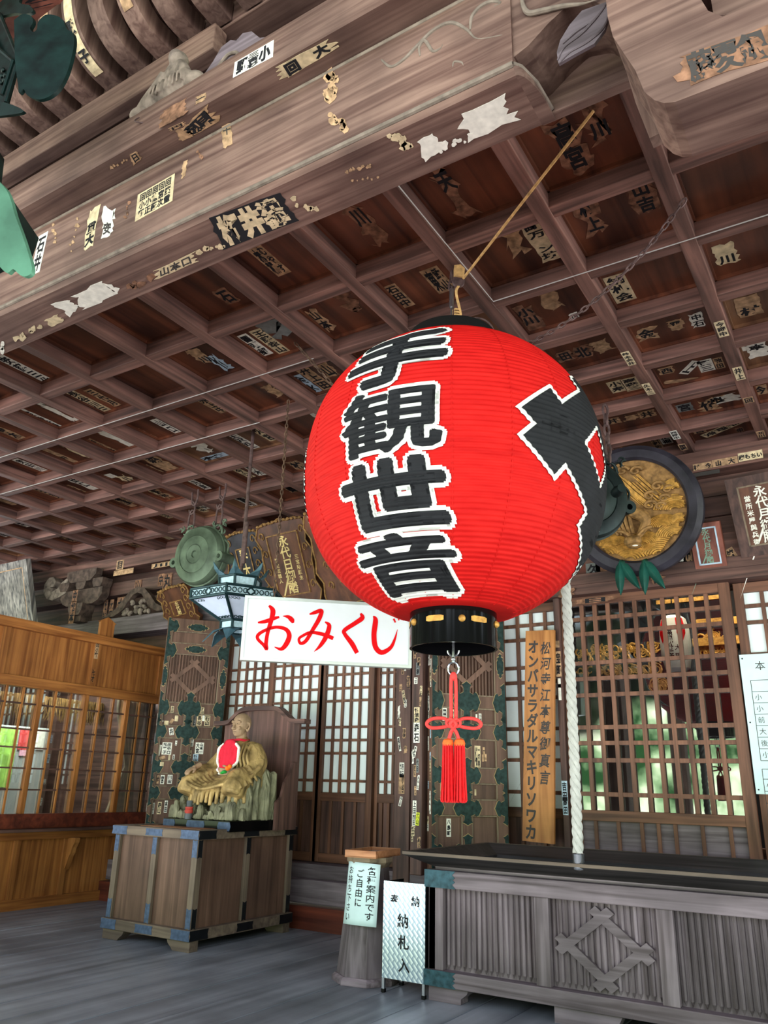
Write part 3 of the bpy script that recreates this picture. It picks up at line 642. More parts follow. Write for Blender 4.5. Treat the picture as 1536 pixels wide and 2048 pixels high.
def door_leaf(label, hinge, angle, dz, slips, edge_slips, T=.10, W_=.70):
    a = math.radians(angle); d = Vector((math.cos(a), math.sin(a), 0)); n = Vector((d.y, -d.x, 0)); H = Vector((hinge[0], hinge[1], 0))
    fr = (H, d, Z3, n)   # s from -W (free edge) to 0 (hinge)
    root = thing('door_leaf', label, 'door', (H.x - d.x*W_/2, H.y - d.y*W_/2, .55))
    z0, z1 = .56 + dz, 2.96 + dz
    rows = [(2.68, 2.82), (2.035, 2.57), (1.79, 1.935), (1.43, 1.675), (1.175, 1.315), (.80, 1.06), (.62, .72)]
    rows = [(p+dz, q+dz) for p, q in rows]
    m = MB(); o = H - d*W_ - n*T
    m.obox(o + Z3*z0, d*W_, n*(T*.72), Z3*(z1-z0))                       # core board
    f = lambda s0, s1, b, t: m.obox(H + d*s0 - n*(T*.28) + Z3*b, d*(s1-s0), n*(T*.28), Z3*(t-b))
    f(-W_, -.655, z0, z1); f(-.09, 0, z0, z1)
    prev = z1
    for (b, t) in rows: f(-.655, -.09, t, prev); prev = b
    f(-.655, -.09, z0, prev)
    for (b, t) in rows[2:]: f(-.415, -.335, b, t)
    m.build('frame', 'door_panel', root, bevel=.003)
    # moulding round each panel
    m = MB()
    for r, (b, t) in enumerate(rows):
        for (s0, s1) in (((-.655, -.09),) if r < 2 else ((-.655, -.415), (-.335, -.09))):
            for (p, q, bb, tt) in ((s0, s0+.012, b, t), (s1-.012, s1, b, t), (s0, s1, b, b+.012), (s0, s1, t-.012, t)):
                m.obox(H + d*p - n*.024 + Z3*bb, d*(q-p), n*.016, Z3*(tt-bb))
    m.build('panel_moulding', 'pale_wood_Z', root)
    m = MB(); b, t = rows[1]
    nrib = 17
    for k in range(nrib):
        s = -.643 + .54*(k+.5)/nrib; w = .54/nrib*.36
        m.prism([(s-w, -.030), (s-w*.6, -.008), (s+w*.6, -.008), (s+w, -.030)][::-1], (H + Z3*(b+.012), d, n, -Z3), -(t-b-.024), 0)
    m.build('reeded_panel', 'door_panel', root)
    m = MB(); igeta(m, fr, -.373, (b+t)/2, .25, .215, -.014, .001); m.build('crest', 'door_panel', root, bevel=.002)
    cl = (-W_+.004, -.004, z0, z1)
    def fit(cx, cy, w, h, k, nm='iron_fitting'):
        q = MB(); fitting(q, fr, cx, cy + dz, w, h, k, 0, cl); q.build(nm, ['green_fitting', 'fitting_edge'], root)
    for cz in (2.87, 2.625): fit(-.372, cz, .25, .085, 'h'); 
    for cz, hh in ((2.87, .30), (2.60, .34)): fit(-.70, cz, .26, hh, 'x'); fit(-.01, cz, .26, hh, 'x')
    for s in (-.68, -.045): fit(s, 2.315, .075, .24, 'v')
    for cz, hh in ((1.985, .36), (1.735, .30), (1.375, .30), (1.115, .28), (.77, .30)):
        fit(-.375, cz, .27, hh, 'x'); fit(-.70, cz, .24, hh, 'x'); fit(-.01, cz, .24, hh, 'x')
    core = [o for o in root.children if o.name.startswith('frame')][0]
    for (s, z, w, h, t, p, tl) in slips:
        a2 = math.radians(tl); u = d*math.cos(a2) + Z3*math.sin(a2); v = Z3*math.cos(a2) - d*math.sin(a2)
        inset = 0
        for r, (b, t2) in enumerate(rows[2:]):
            if b < z + dz < t2: inset = -.0285
        c = H + d*s + Z3*(z+dz) + n*(inset + (.0055 if not inset else 0))
        slip(core, (c-u*w/2+v*h/2, c+u*w/2+v*h/2, c+u*w/2-v*h/2, c-u*w/2-v*h/2), t, p)
    e_ = Vector((-d.x, -d.y, 0)); ce = H - d*(W_ + .0005)
    rnd = random.Random(len(label))
    z = z1 - .12
    for k in range(edge_slips):
        z -= rnd.uniform(.045, .1) if edge_slips > 12 else rnd.uniform(.1, .3)
        if z < .65: break
        h = rnd.uniform(.05, .13); w = rnd.uniform(.018, .034); off = -T*rnd.choice((.24, .28, .7, .74))
        c = ce + n*off + Z3*z; u = n
        slip(core, (c-u*w/2+Z3*h/2, c+u*w/2+Z3*h/2, c+u*w/2-Z3*h/2, c-u*w/2-Z3*h/2), [''.join(rnd.choice(JUNK) for _ in range(3))], rnd.choice(('slip_white', 'slip_cream', 'slip_blue', 'slip_tan', 'slip_white')), torn=rnd.choice((0, .1, .3)))
    return root
door_leaf('tall panelled door leaf with green iron fittings, behind the seated figure beside the booth', (-6.20, 6.60), 50, 0, [
    (-.555, 1.965, .03, .07, ['吉田'], 'slip_cream', 0), (-.235, 1.965, .035, .07, ['武田'], 'slip_cream', 0),
    (-.50, 1.875, .035, .06, [''], 'slip_cream', 0), (-.545, 1.845, .03, .05, [''], 'slip_tan', -30), (-.60, 1.82, .045, .05, [''], 'slip_cream', 0), (-.64, 1.84, .014, .014, [''], 'slip_white', 0),
    (-.31, 1.865, .035, .12, ['川上'], 'slip_grey', 0), (-.255, 1.865, .055, .11, ['長谷'], 'slip_cream', 0), (-.17, 1.865, .06, .11, ['石山'], 'slip_cream', 0), (-.21, 1.89, .03, .06, [''], 'slip_white', 0),
    (-.54, 1.735, .045, .075, ['井'], 'slip_white', 12), (-.565, 1.56, .10, .125, ['田中口', '松平子'], 'slip_white', 0), (-.64, 1.54, .028, .11, [''], 'slip_white', -8), (-.475, 1.62, .02, .05, ['上'], 'slip_white', 0), (-.60, 1.465, .06, .03, [''], 'slip_tan', 20), (-.53, 1.465, .02, .07, [''], 'slip_cream', 0), (-.485, 1.475, .022, .05, ['吉'], 'slip_white', 0),
    (-.225, 1.575, .09, .12, ['山本一', '大宮'], 'slip_white', 0), (-.31, 1.63, .03, .08, ['千田'], 'slip_white', 0), (-.34+.04, 1.63, .015, .06, [''], 'slip_white', 0), (-.315, 1.51, .02, .08, ['上'], 'slip_cream', 0), (-.255, 1.47, .055, .085, ['竹田'], 'slip_blue', 0), (-.33, 1.48, .022, .05, ['日'], 'slip_white', 0),
    (-.60, 1.40, .04, .04, [''], 'slip_cream', 0), (-.62, 1.245, .025, .08, ['金'], 'slip_tan', 0), (-.575, 1.245, .04, .09, ['宮'], 'slip_white', 0), (-.50, 1.25, .05, .09, ['川田'], 'slip_white', 0), (-.65, 1.26, .015, .04, [''], 'slip_tan', 0),
    (-.64, .96, .03, .11, ['川崎'], 'slip_white', 0), (-.575, .965, .04, .12, ['森山'], 'slip_cream', 0), (-.51, .98, .032, .12, ['本田'], 'slip_white', 0)], 9)
door_leaf('tall panelled door leaf with green iron fittings, behind the red tassel beside the plank sign', (-2.855, 6.60), 50, -.035, [
    (-.27, 1.86, .016, .05, [''], 'slip_white', 0), (-.235, 1.855, .025, .075, ['小池'], 'slip_white', 0), (-.57, 1.87, .04, .11, ['田'], 'slip_white', 0), (-.50, 1.86, .035, .11, ['高'], 'slip_cream', 0),
    (-.265, 1.53, .055, .18, ['一切男', '増'], 'slip_cream', 0), (-.205, 1.58, .02, .06, ['一'], 'slip_tan', 0), (-.215, 1.52, .018, .06, [''], 'slip_tan', 0), (-.19, 1.525, .02, .06, [''], 'slip_tan', 0),
    (-.53, 1.25, .03, .13, ['山高田'], 'slip_white', 0), (-.60, 1.25, .02, .11, [''], 'slip_tan', 0), (-.29, 1.24, .016, .05, [''], 'slip_cream', 0), (-.535, .96, .04, .14, ['八島町'], 'slip_white', 0)], 26, T=.10)
# the side post and the leaf that stands edge-on beside it, both covered in slips
def sticker_post(name, label, x0, x1, y0, y1, z0, z1, mat, n, seed, extra=()):
    o = MB().box(x0, y0, z0, x1, y1, z1).build(name, mat, None, ((x0+x1)/2, (y0+y1)/2, z0), bevel=.008)
    tag(o, label, 'post' if 'post' in name else 'door')
    rnd = random.Random(seed); z = z1 - .1; 
    for (zc, w, h, t, p, tl, xo) in extra:
        c = Vector(((x0+x1)/2 + xo, y0 - .0008, zc)); a = math.radians(tl); u = Vector((math.cos(a), 0, math.sin(a))); v = Vector((-math.sin(a), 0, math.cos(a)))
        slip(o, (c-u*w/2+v*h/2, c+u*w/2+v*h/2, c+u*w/2-v*h/2, c-u*w/2-v*h/2), t, p)
    for k in range(n):
        z -= rnd.uniform(.03, .11)
        if z < z0 + .15: break
        h = rnd.uniform(.05, .13); w = rnd.uniform(.018, .035); c = Vector((rnd.uniform(x0 + w*.6, x1 - w*.6), y0 - .0012, z)); a = math.radians(rnd.uniform(-14, 14) if rnd.random() < .3 else 0)
        if any(abs(z - q[0]) < (q[2] + h)/2 for q in extra): continue
        u = Vector((math.cos(a), 0, math.sin(a))); v = Vector((-math.sin(a), 0, math.cos(a)))
        slip(o, (c-u*w/2+v*h/2, c+u*w/2+v*h/2, c+u*w/2-v*h/2, c-u*w/2-v*h/2), [''.join(rnd.choice(JUNK) for _ in range(rnd.choice((2, 3))))], rnd.choice(('slip_white', 'slip_cream', 'slip_tan', 'slip_white', 'slip_tan', 'slip_grey')), torn=rnd.choice((0, 0, .15, .4)))
    return o
px0 = xof(789, 1500, 6.5); px1 = xof(820, 1500, 6.5)
sticker_post('square_post', 'dark square wooden post dotted with name slips, left of the narrow door edge', px0, px1, 6.5, 6.66, .40, 3.0, 'dark_wood_Z', 26, 31,
    [(zof(808, 1540, 6.5), .05, .13, ['吉三', '松井'], 'slip_white', 0, .0), (zof(808, 1568, 6.5), .06, .17, ['小谷', ''], 'slip_tan', 0, .0)])
lx0 = xof(822, 1500, 6.05); lx1 = xof(844, 1500, 6.05)
sticker_post('folded_door', 'narrow dark door leaf seen edge-on, pasted with slips and one yellow sticker', lx0, lx1, 6.05, 6.48, .56, 2.95, 'dark_wood_Z', 30, 17,
    [(zof(833, 1430, 6.05), .055, .13, ['竹信森'], 'slip_cream', 0, 0), (zof(833, 1465, 6.05), .06, .17, ['森石'], 'slip_white', 0, 0), (zof(829, 1615, 6.05), .035, .11, ['上田'], 'slip_white', 0, -.012), (zof(833, 1640, 6.05), .03, .09, ['西田'], 'slip_white', 0, -.018), (zof(836, 1638, 6.05), .032, .1, ['茶山'], 'slip_yellow', -4, .018)])
# ---- bracket sets under the ceiling over the left bay
def bracket_set(x, label):
    t = thing('bracket_complex', label, 'bracket', (x, 6.55, 3.2))
    m = MB().box(x-.09, 6.50, 3.18, x+.09, 6.68, 3.30); m.prism([(-.09, 0), (.09, 0), (.14, .08), (.14, .16), (-.14, .16), (-.14, .08)], (Vector((x, 6.46, 3.26)), X3, Z3, -Y3), -.2, .0); m.build('bearing_block', 'carved_dark', t, bevel=.004)
    arm = [(-.42, .22), (-.42, .12), (-.36, .05), (-.26, .01), (.26, .01), (.36, .05), (.42, .12), (.42, .22)]
    MB().prism(arm, (Vector((x, 6.52, 3.40)), X3, Z3, -Y3), -.12, .0).build('bracket_arm', 'carved_dark', t, bevel=.005)
    for q in (-.34, 0, .34): MB().prism([(-.07, 0), (.07, 0), (.1, .06), (.1, .12), (-.1, .12), (-.1, .06)], (Vector((x+q, 6.49, 3.62)), X3, Z3, -Y3), -.16, .0).build('bearing_block', 'carved_dark', t, bevel=.004)
    MB().prism([(-.3, .18), (-.3, .1), (-.2, .02), (.2, .02), (.3, .1), (.3, .18)], (Vector((x, 6.48, 3.70)), X3, Z3, -Y3), -.1, 0).build('bracket_arm', 'carved_dark', t, bevel=.005)
    # scrolled nose reaching forward
    nose = [(0, -.02), (.12, -.06), (.26, -.10), (.40, -.06), (.50, .04), (.50, .16), (.42, .24), (.32, .24), (.26, .17), (.30, .10), (.37, .10), (.38, .05), (.30, .03), (.20, .06), (.12, .14), (0, .20)]
    MB().prism([(-a_, b_) for a_, b_ in nose], (Vector((x - .30, 6.50, 3.62)), X3, Z3, -Y3), -.14, .0).build('nose', 'carved_wood', t, bevel=.008)
    for (w, h, zc, tx) in ((.11, .30, 3.30, '松本'), (.1, .16, 3.52, '中')):
        c = Vector((x - .03, 6.455, zc)); slip(t, (c+Vector((-w/2, 0, h/2)), c+Vector((w/2, 0, h/2)), c+Vector((w/2, 0, -h/2)), c+Vector((-w/2, 0, -h/2))), [tx], 'slip_brown')
    return t
bx = onY(155, 1215, 6.5).x
bracket_set(bx, 'stepped dark wooden bracket set under the ceiling above the booth')
t = thing('frog_leg_strut', 'dark carved strut with leafy openwork, under the ceiling left of the small gilt-edged plaque', 'carving', (onY(277, 1215, 6.6).x, 6.6, 3.2))
cx = onY(277, 1215, 6.6).x
def arch(k): return [(-.62*k, 0), (-.50*k, .04), (-.36*k, .10), (-.24*k, .22), (-.12*k, .32), (0, .35), (.12*k, .32), (.24*k, .22), (.36*k, .10), (.50*k, .04), (.62*k, 0)]
pts = arch(1) + [(x*.8, y*.78 - .0) for x, y in arch(.8)[::-1]]
MB().prism(pts, (Vector((cx, 6.62, 3.2)), X3, Z3, -Y3), 0, .07).build('legs', 'carved_dark', t, bevel=.006)
m = MB(); rnd = random.Random(9)
for k in range(26):
    a = rnd.uniform(-.26, .26); b = rnd.uniform(.02, .24*(1-abs(a)/.42)); r = rnd.uniform(.03, .05)
    m.ball((cx+a, 6.60, 3.2+b), r, .03, r*.6, 8, 6, rot=Matrix.Rotation(rnd.uniform(0, 3), 3, 'Y'))
m.build('leaf_carving', 'carved_wood', t, smooth=True)
wl = [o for o in COL.objects if o.name == 'trim_7'][0]
for (x, y, w, h, tx) in [(212, 1172, .12, .14, '田'), (276, 1170, .12, .13, '山'), (130, 1178, .12, .14, '目'), (210, 1222, .07, .3, '松村'), (222, 1220, .07, .28, '大野'), (242, 1212, .17, .24, '丸'), (322, 1160, .1, .16, '中'), (335, 1162, .15, .2, '丸')]:
    c = onY(x, y, 6.672); slip(wl, (c+Vector((-w/2, 0, h/2)), c+Vector((w/2, 0, h/2)), c+Vector((w/2, 0, -h/2)), c+Vector((-w/2, 0, -h/2))), [tx], 'slip_brown')
# ---- votive plaques
def plaque(label, c4, cols, letter, board, edge, thick=.06, ornate=0, frame_w=.12, small=None, group=None, sub=None):
    """framed plaque: c4 its corners (top left, top right, bottom right, bottom left)"""
    TL, TR, BR, BL = [Vector(q) for q in c4]; ctr = (TL+TR+BR+BL)/4
    u = ((TR-TL)+(BR-BL)).normalized(); v = ((TL-BL)+(TR-BR)); v = (v - u*v.dot(u)).normalized(); n = u.cross(v)
    w = ((TR-TL).length + (BR-BL).length)/2; h = ((TL-BL).length + (TR-BR).length)/2
    fr = (ctr, u, v, n)
    t = thing('votive_plaque', label, 'plaque', ctr - v*h/2, group)
    rect = lambda a, b: [(-a, -b), (a, -b), (a, b), (-a, b)]
    fw = frame_w
    if ornate:
        rnd = random.Random(int(h*1000)); out = []
        nx, ny = max(5, int(w/.10)), max(8, int(h/.11))
        for i in range(nx): out.append((-w/2 + w*i/nx, -h/2 - (.02 if i % 2 else 0)))
        for i in range(ny): out.append((w/2 + (.022 if i % 2 else -.006) + .02*math.sin(i*1.7), -h/2 + h*i/ny))
        for i in range(nx): out.append((w/2 - w*i/nx, h/2 + (.03 if i % 2 else 0) + .03*math.sin(PI*i/nx)))
        for i in range(ny): out.append((-w/2 - (.022 if i % 2 else -.006) - .02*math.sin(i*1.7), h/2 - h*i/ny))
        MB().prism(out, fr, -thick, 0, 0).build('frame', board, t, bevel=.004)
        m = MB(); m.tube([ctr + u*a + v*b + n*.004 for a, b in out], .009, 6, closed=True)
        for i in range(nx*2): m.ball(ctr + u*(-w/2 + w*(i+.5)/(nx*2)) + v*(h/2 + .02 + .02*math.sin(PI*(i+.5)/nx/2)) + n*.008, .022, .016, .018, 8, 6)
        m.build('gilt_edge', edge, t, smooth=True)
        for sx in (-1, 1):
            for k in range(4):
                a = sx*(w/2 - fw*.5); b = h/2*(.72 - .45*k)
                MB().tube([ctr + u*(a + sx*(.038*(1-q/12))*math.cos(q*.62)) + v*(b + .06*(1-q/12)*math.sin(q*.62) + .02) + n*.006 for q in range(12)], [.009*(1-.5*q/12) for q in range(12)], 5).build('scroll', edge, t, smooth=True)
    else:
        m = MB()
        for (a0, b0, a1, b1) in ((-w/2, -h/2, -w/2+fw, h/2), (w/2-fw, -h/2, w/2, h/2), (-w/2+fw, h/2-fw, w/2-fw, h/2), (-w/2+fw, -h/2, w/2-fw, -h/2+fw)):
            m.prism([(a0, b0), (a1, b0), (a1, b1), (a0, b1)], fr, -thick, .012)
        m.build('frame', edge if edge in ('plaque_red', 'dark_wood_Z', 'grey_wood_Z', 'weathered') else board, t, bevel=.004)
    iw, ih = w/2 - fw, h/2 - fw
    MB().prism(rect(iw + .01, ih + .01), fr, -thick*.7, .002).build('board', board, t)
    m = MB()
    for (a0, b0, a1, b1) in ((-iw, -ih, -iw+.012, ih), (iw-.012, -ih, iw, ih), (-iw, ih-.012, iw, ih), (-iw, -ih, iw, -ih+.012)): m.prism([(a0, b0), (a1, b0), (a1, b1), (a0, b1)], fr, 0, .012)
    m.build('inner_border', edge if ornate else (sub or 'pale_wood_Z'), t)
    bk = ctr + v*h*.3 - n*thick*.8; MB().tube([bk, Vector((bk.x, 6.72, bk.z + .05))], .008, 6).build('wall_hook', 'iron', t)
    if cols:
        k = len(cols); m = MB(); ch = min(ih*2*.98/max(len(cols), 1), iw*1.7)
        for i, c in enumerate(cols): m.text(c, (ctr + v*(ih*.94 - (i+.5)*ih*1.88/k), u, v, n), ch*1.0, 0, .02, .005, sx=min(1, iw*1.1/ch))
        if small:
            for s, txt in small:
                hh = min(.05, ih*1.5/len(txt)); m.text(txt, (ctr + u*(s*iw) - v*ih*.15, u, v, n), hh, 0, .02, .005, vertical=True, gap=1.15)
        m.build('lettering', letter, t)
    return t
def tilted(x0, y0, x1, y1, x2, y2, x3, y3, Yt, Yb):
    return (onY(x0, y0, Yt), onY(x1, y1, Yt), onY(x2, y2, Yb), onY(x3, y3, Yb))
plaque('tall brown plaque with scalloped gilt edge, between the green gong and red lantern', tilted(503, 1064, 590, 1042, 657, 1196, 560, 1212, 6.15, 6.50), '永代日御膳', 'gold_letter', 'plaque_wood', 'old_gold', ornate=1, frame_w=.10, small=[(.62, '三宝院願主'), (-.66, '施主世話人')])
plaque('dark blue-black plaque in a gilt scalloped frame, half hidden behind the hanging hexagonal lantern', tilted(448, 1078, 505, 1068, 545, 1170, 470, 1190, 6.25, 6.5), '琴大', 'gold_letter', 'dark_frame', 'old_gold', ornate=1, frame_w=.14)
plaque('small brown plaque with gilt scalloped edge, just above the left door leaf', tilted(318, 1185, 372, 1176, 398, 1240, 340, 1262, 6.3, 6.52), '永代膳', 'gold_letter', 'plaque_wood', 'old_gold', ornate=1, frame_w=.13)
plaque('plaque with broad gilt scroll frame, mostly hidden behind the red lantern', tilted(606, 1030, 700, 1012, 760, 1190, 660, 1215, 6.05, 6.5), '', 'gold_letter', 'plaque_wood', 'old_gold', ornate=1, frame_w=.22)
plaque('weathered grey plaque with flaking surface, leaning above the booth at the far left', tilted(-75, 1142, 40, 1130, 84, 1256, -45, 1290, 6.1, 6.4), '', 'slip_tan', 'weathered', 'weathered', frame_w=.1, sub='slip_tan')
plaque('smallest reddish plaque with faded green characters, right of the gilt round relief', tilted(1372, 1050, 1436, 1043, 1458, 1132, 1396, 1141, 6.45, 6.6), '永代月御膳', 'green_letter', 'plaque_red', 'plaque_red', frame_w=.035, sub='slip_blue')
plaque('large dark brown plaque with pale carved characters, at the right edge', tilted(1446, 962, 1578, 934, 1612, 1096, 1486, 1115, 6.35, 6.58), '永代月御膳', 'slip_white', 'plaque_wood', 'dark_wood_Z', frame_w=.075, small=[(-.62, '當所米屋與兵衛')])
# ---- gilt round relief
ctr = onY(1268, 1021, 6.38)
u = X3.copy(); v = Vector((0, -.16, 1)).normalized(); n = u.cross(v); fr = (ctr, u, v, n)
t = thing('round_relief', 'round gilt relief of a dragon among waves in a thick black ring frame', 'relief', ctr - v*.56)
RO, RI = .555, .43
m = MB(); prof = [(RI, -.05), (RI, .03), (RI+.02, .055), (RO-.04, .055), (RO, .02), (RO, -.05)]
m.lathe(prof, fr, 64); m.build('ring_frame', 'dark_frame', t, smooth=True)
MB().lathe([(0, 0), (RI+.005, 0), (RI+.005, -.04), (0, -.04)], fr, 64).build('ground', 'old_gold', t, smooth=True)
m = MB(); rnd = random.Random(77)
def on(a, b, d=0): return ctr + u*a + v*b + n*d
def wave(cx, cy, r, a0, a1, k):
    for i in range(k):
        rr = r*(1 - i/k*.88)
        pts = [on(cx + rr*math.cos(a0+(a1-a0)*q/10), cy + rr*.75*math.sin(a0+(a1-a0)*q/10), .012 + .02*(i/k)) for q in range(11)]
        pts = [p for p in pts if ((p-ctr).dot(u)**2 + (p-ctr).dot(v)**2) < (RI-.012)**2]
        if len(pts) > 2: m.tube(pts, .0095, 5)
for (cx, cy, r) in [(-.30, -.36, .2), (-.08, -.42, .22), (.16, -.40, .2), (.31, -.27, .16), (.33, -.05, .17), (-.36, -.18, .14), (.36, .12, .12), (.05, -.30, .14), (.22, -.18, .14), (-.02, -.33, .12), (-.2, -.28, .12), (.36, -.16, .1), (.1, -.36, .1)]: wave(cx, cy, r, .2, PI-.2, 8)
for k in range(60):
    x0 = rnd.uniform(-.34, .18); y0 = .29 + rnd.uniform(-.06, .04); m.tube([on(x0, y0, .012), on(x0 + .12, y0 - .15, .016), on(x0 + .2, y0 - .24, .012)], .005, 5) if (x0+.2)**2 + .1 < .17 else None
m.build('wave_carving', 'gold', t, smooth=True)
m = MB()
for (cx, cy, r) in [(-.18, .33, .07), (-.05, .35, .06), (.06, .33, .06), (-.28, .26, .05), (.22, .17, .06), (.30, .13, .05), (.14, .02, .06), (.22, .0, .05), (.06, -.06, .05), (.15, .10, .06), (.26, .06, .05)]:
    MB().tube([on(cx + r*(1-q/16)*math.cos(q*.55), cy + r*.7*(1-q/16)*math.sin(q*.55), .02) for q in range(15)], [.016*(1-.5*q/15) for q in range(15)], 6).build('cloud_carving', 'old_gold', t, smooth=True)
m = MB(); body = smooth_pts([on(-.28, -.12, .02), on(-.14, .02, .05), on(0, -.02, .06), (on(.10, -.10, .06)), on(.04, -.22, .07), on(-.02, -.27, .08)], 6)
m.tube(body, [.02 + .03*math.sin(PI*min(1, q/len(body)*1.2)) for q in range(len(body))], 8)
m.ball(on(-.02, -.27, .09), .075, .05, .05); m.ball(on(.03, -.25, .11), .02); m.ball(on(-.06, -.25, .11), .02); m.ball(on(-.01, -.31, .10), .06, .045, .025)
for sx in (-1, 1): m.tube(smooth_pts([on(sx*.03, -.23, .1), on(sx*.09, -.18, .09), on(sx*.15, -.17, .08)], 4), [.014]*8 + [.004], 6)
for k in range(5): m.tube([on(-.18+.035*k, .04, .03), on(-.19+.04*k, -.08, .055), on(-.14+.03*k, -.2, .05)], .016, 6)
m.tube([on(-.14, .12, .05), on(.14, -.20, .06)], .008, 6)
m.build('dragon', 'old_gold', t, smooth=True)
MB().ball(on(.0, -.315, .125), .03, .02, .008).build('teeth', 'lace', t, smooth=True)
for (x0, y0, s, lab) in [(1240, 1121, -1, 'left pair of teal leaf-shaped ribbon ends hanging under the round relief'), (1288, 1119, 1, 'right pair of teal leaf-shaped ribbon ends hanging under the round relief')]:
    o = onY(x0, y0, 6.40); r_ = thing('ribbon_leaf', lab, 'ribbon', o - Z3*.3)
    for (dx, dz, nm) in ((-.01, -.30, 'leaf'), (.15, -.27, 'leaf')):
        tip = o + Vector((dx, -.03, dz)); ax = (tip-o).normalized(); sd = Vector((ax.z, 0, -ax.x)); L = (tip-o).length
        m = MB(); vs = []; fs = []
        for i in range(9):
            q = i/8; w = .040*math.sin(PI*(q*.86+.14))**.8*(1 if i < 8 else 0) + .001
            for j in (-1, 0, 1): vs.append(o + ax*(L*q) + sd*(w*j) + Y3*(-.022*math.sin(PI*q) + (.014 if j else -.008)))
        for i in range(8):
            for j in (0, 1): fs.append((i*3+j, i*3+j+1, i*3+j+4, i*3+j+3))
        m.add(vs, fs); ob = m.build(nm, 'teal_ribbon', r_, smooth=True); so = ob.modifiers.new('thick', 'SOLIDIFY'); so.thickness = .006
# ---- wooden plank sign leaning on the wall
c4 = [onY(1042, 1263, 6.60), onY(1099, 1261, 6.60), onY(1116, 1687, 6.56), onY(1056, 1683, 6.56)]
c = (c4[0]+c4[1]+c4[2]+c4[3])/4; u = (c4[1]-c4[0]).normalized(); v = (c4[0]-c4[3]).normalized(); v = (v-u*v.dot(u)).normalized(); n = u.cross(v)
h = (c4[0]-c4[3]).length; w = (c4[1]-c4[0]).length
t = thing('plank_sign', 'tall upright plank sign with two columns of brush characters, right of the door leaf', 'sign', c - v*h/2)
MB().prism([(-w/2, -h/2), (w/2+.005, -h/2), (w/2, h/2), (-w/2, h/2)], (c, u, v, n), -.03, 0).build('plank', 'plank_sign_wood', t, bevel=.004)
m = MB(); L1 = 'オンバサラダルマキリソワカ'; hh = h*.86/len(L1)
m.text(L1, (c - u*w*.22 - v*h*.02, u, v, n), hh*1.08, 0, .035, .0015, vertical=True, gap=1.02, sx=.82)
L2 = '松河寺江本尊御真言'; m.text(L2, (c + u*w*.21 + v*h*.10, u, v, n), hh*1.0, 0, .022, .0015, vertical=True, gap=1.17, sx=.8, italic=.15)
m.build('lettering', 'ink_grey', t)
# ---- notice pasted on the lattice at the right edge
c4 = [onY(1478, 1310, 6.685), onY(1620, 1302, 6.685), onY(1640, 1590, 6.685), onY(1508, 1588, 6.685)]
x0, x1 = c4[0].x, c4[0].x + .62; z1, z0 = c4[0].z, onY(1508, 1588, 6.685).z
t = thing('paper_notice', 'large pale paper notice with ruled tables of numbers, at the right edge', 'notice', ((x0+x1)/2, 6.685, z0))
MB().box(x0, 6.682, z0, x1, 6.686, z1).build('sheet', 'notice_paper', t)
fr = FRONT(0, 6.682, 0); m = MB()
m.text('本年の厄年', FRONT(x0+.32, 6.682, z1-.09), .075, 0, .005, .001, gap=1.2)
zt = z1 - .20; rows1 = ['小 厄 13', '小 厄 25', '前 厄 41', '大 厄 42', '後 厄 43', '小 厄 61']
def table(zt, rows, head):
    H = head + len(rows)*.084
    for k in range(len(rows)+2): m.box(x0+.06, 6.6805, zt - (0 if k == 0 else head + (k-1)*.084) - .002, x1-.05, 6.682, zt - (0 if k == 0 else head + (k-1)*.084) + .002)
    for xx in (x0+.06, x0+.24, x1-.05): m.box(xx-.002, 6.6805, zt-H, xx+.002, 6.682, zt - (head if xx == x0+.24 else 0))
    for k, r in enumerate(rows):
        zz = zt - head - (k+.5)*.084
        m.text(r[:3], FRONT(x0+.15, 6.682, zz), .05, 0, 0, .001); m.text(r[4:] + '歳', FRONT(x0+.36, 6.682, zz), .05, 0, 0, .001, gap=.8)
table(zt, rows1, .085); table(zt - .085 - 6*.084 - .06, ['小 厄 19', '前 厄 32', '大 厄 33', '後 厄 34', '小 厄 37'][:5], .07)
m.build('print', 'ink_grey', t)
m = MB()
for q in (.03, .5, .97): m.ball((x0+.02, 6.68, z0 + (z1-z0)*q), .006, .004, .006, 8, 6)
m.build('drawing_pins', 'black_fitting', t)
# ---- paper lantern hanging in the hall
lc = onY(1351, 1288, 8.3); t = thing('paper_lantern', 'white paper lantern with red scallops and black characters, seen through the glass lattice', 'lantern', lc - Z3*.28)
prof = [(.07, -.29), (.12, -.25), (.145, -.12), (.15, 0), (.145, .14), (.12, .25), (.07, .29)]
MB().lathe(prof, (lc, X3, Y3, Z3), 28).build('paper_shade', 'lantern_white', t, smooth=True)
m = MB()
for (a, b) in ((-1, -.4), (.35, .95)):
    vs = []; fs = []
    for i in range(9):
        for j in range(7):
            az = -PI/2 + a + (b-a)*i/8; z = .25 - .26*j/6*(1 - .75*abs(i/8-.5)); vs.append(lc + Vector((math.cos(az), math.sin(az), 0))*(.152 - .03*max(0, (z-.14)/.11)) + Z3*z)
    for i in range(8):
        for j in range(6): fs.append((i*7+j, i*7+j+1, (i+1)*7+j+1, (i+1)*7+j))
    m.add(vs, fs)
m.build('red_scallop', 'ink_red', t, smooth=True)
m = MB(); m.text('無観世音', (lc + Vector((-.03, -.155, -.02)), X3, Z3, -Y3), .085, 0, .03, .004, vertical=True); m.text('大阪', (lc + Vector((.05, -.150, -.10)), X3, Z3, -Y3), .06, 0, .02, .004, vertical=True, gap=1.4)
m.build('lettering', 'ink', t)
MB().lathe([(.075, -.32), (.075, -.29), (.07, -.29)], (lc, X3, Y3, Z3), 24).lathe([(.075, .28), (.075, .32), (.06, .32)], (lc, X3, Y3, Z3), 24).build('ring', 'black_cap', t)
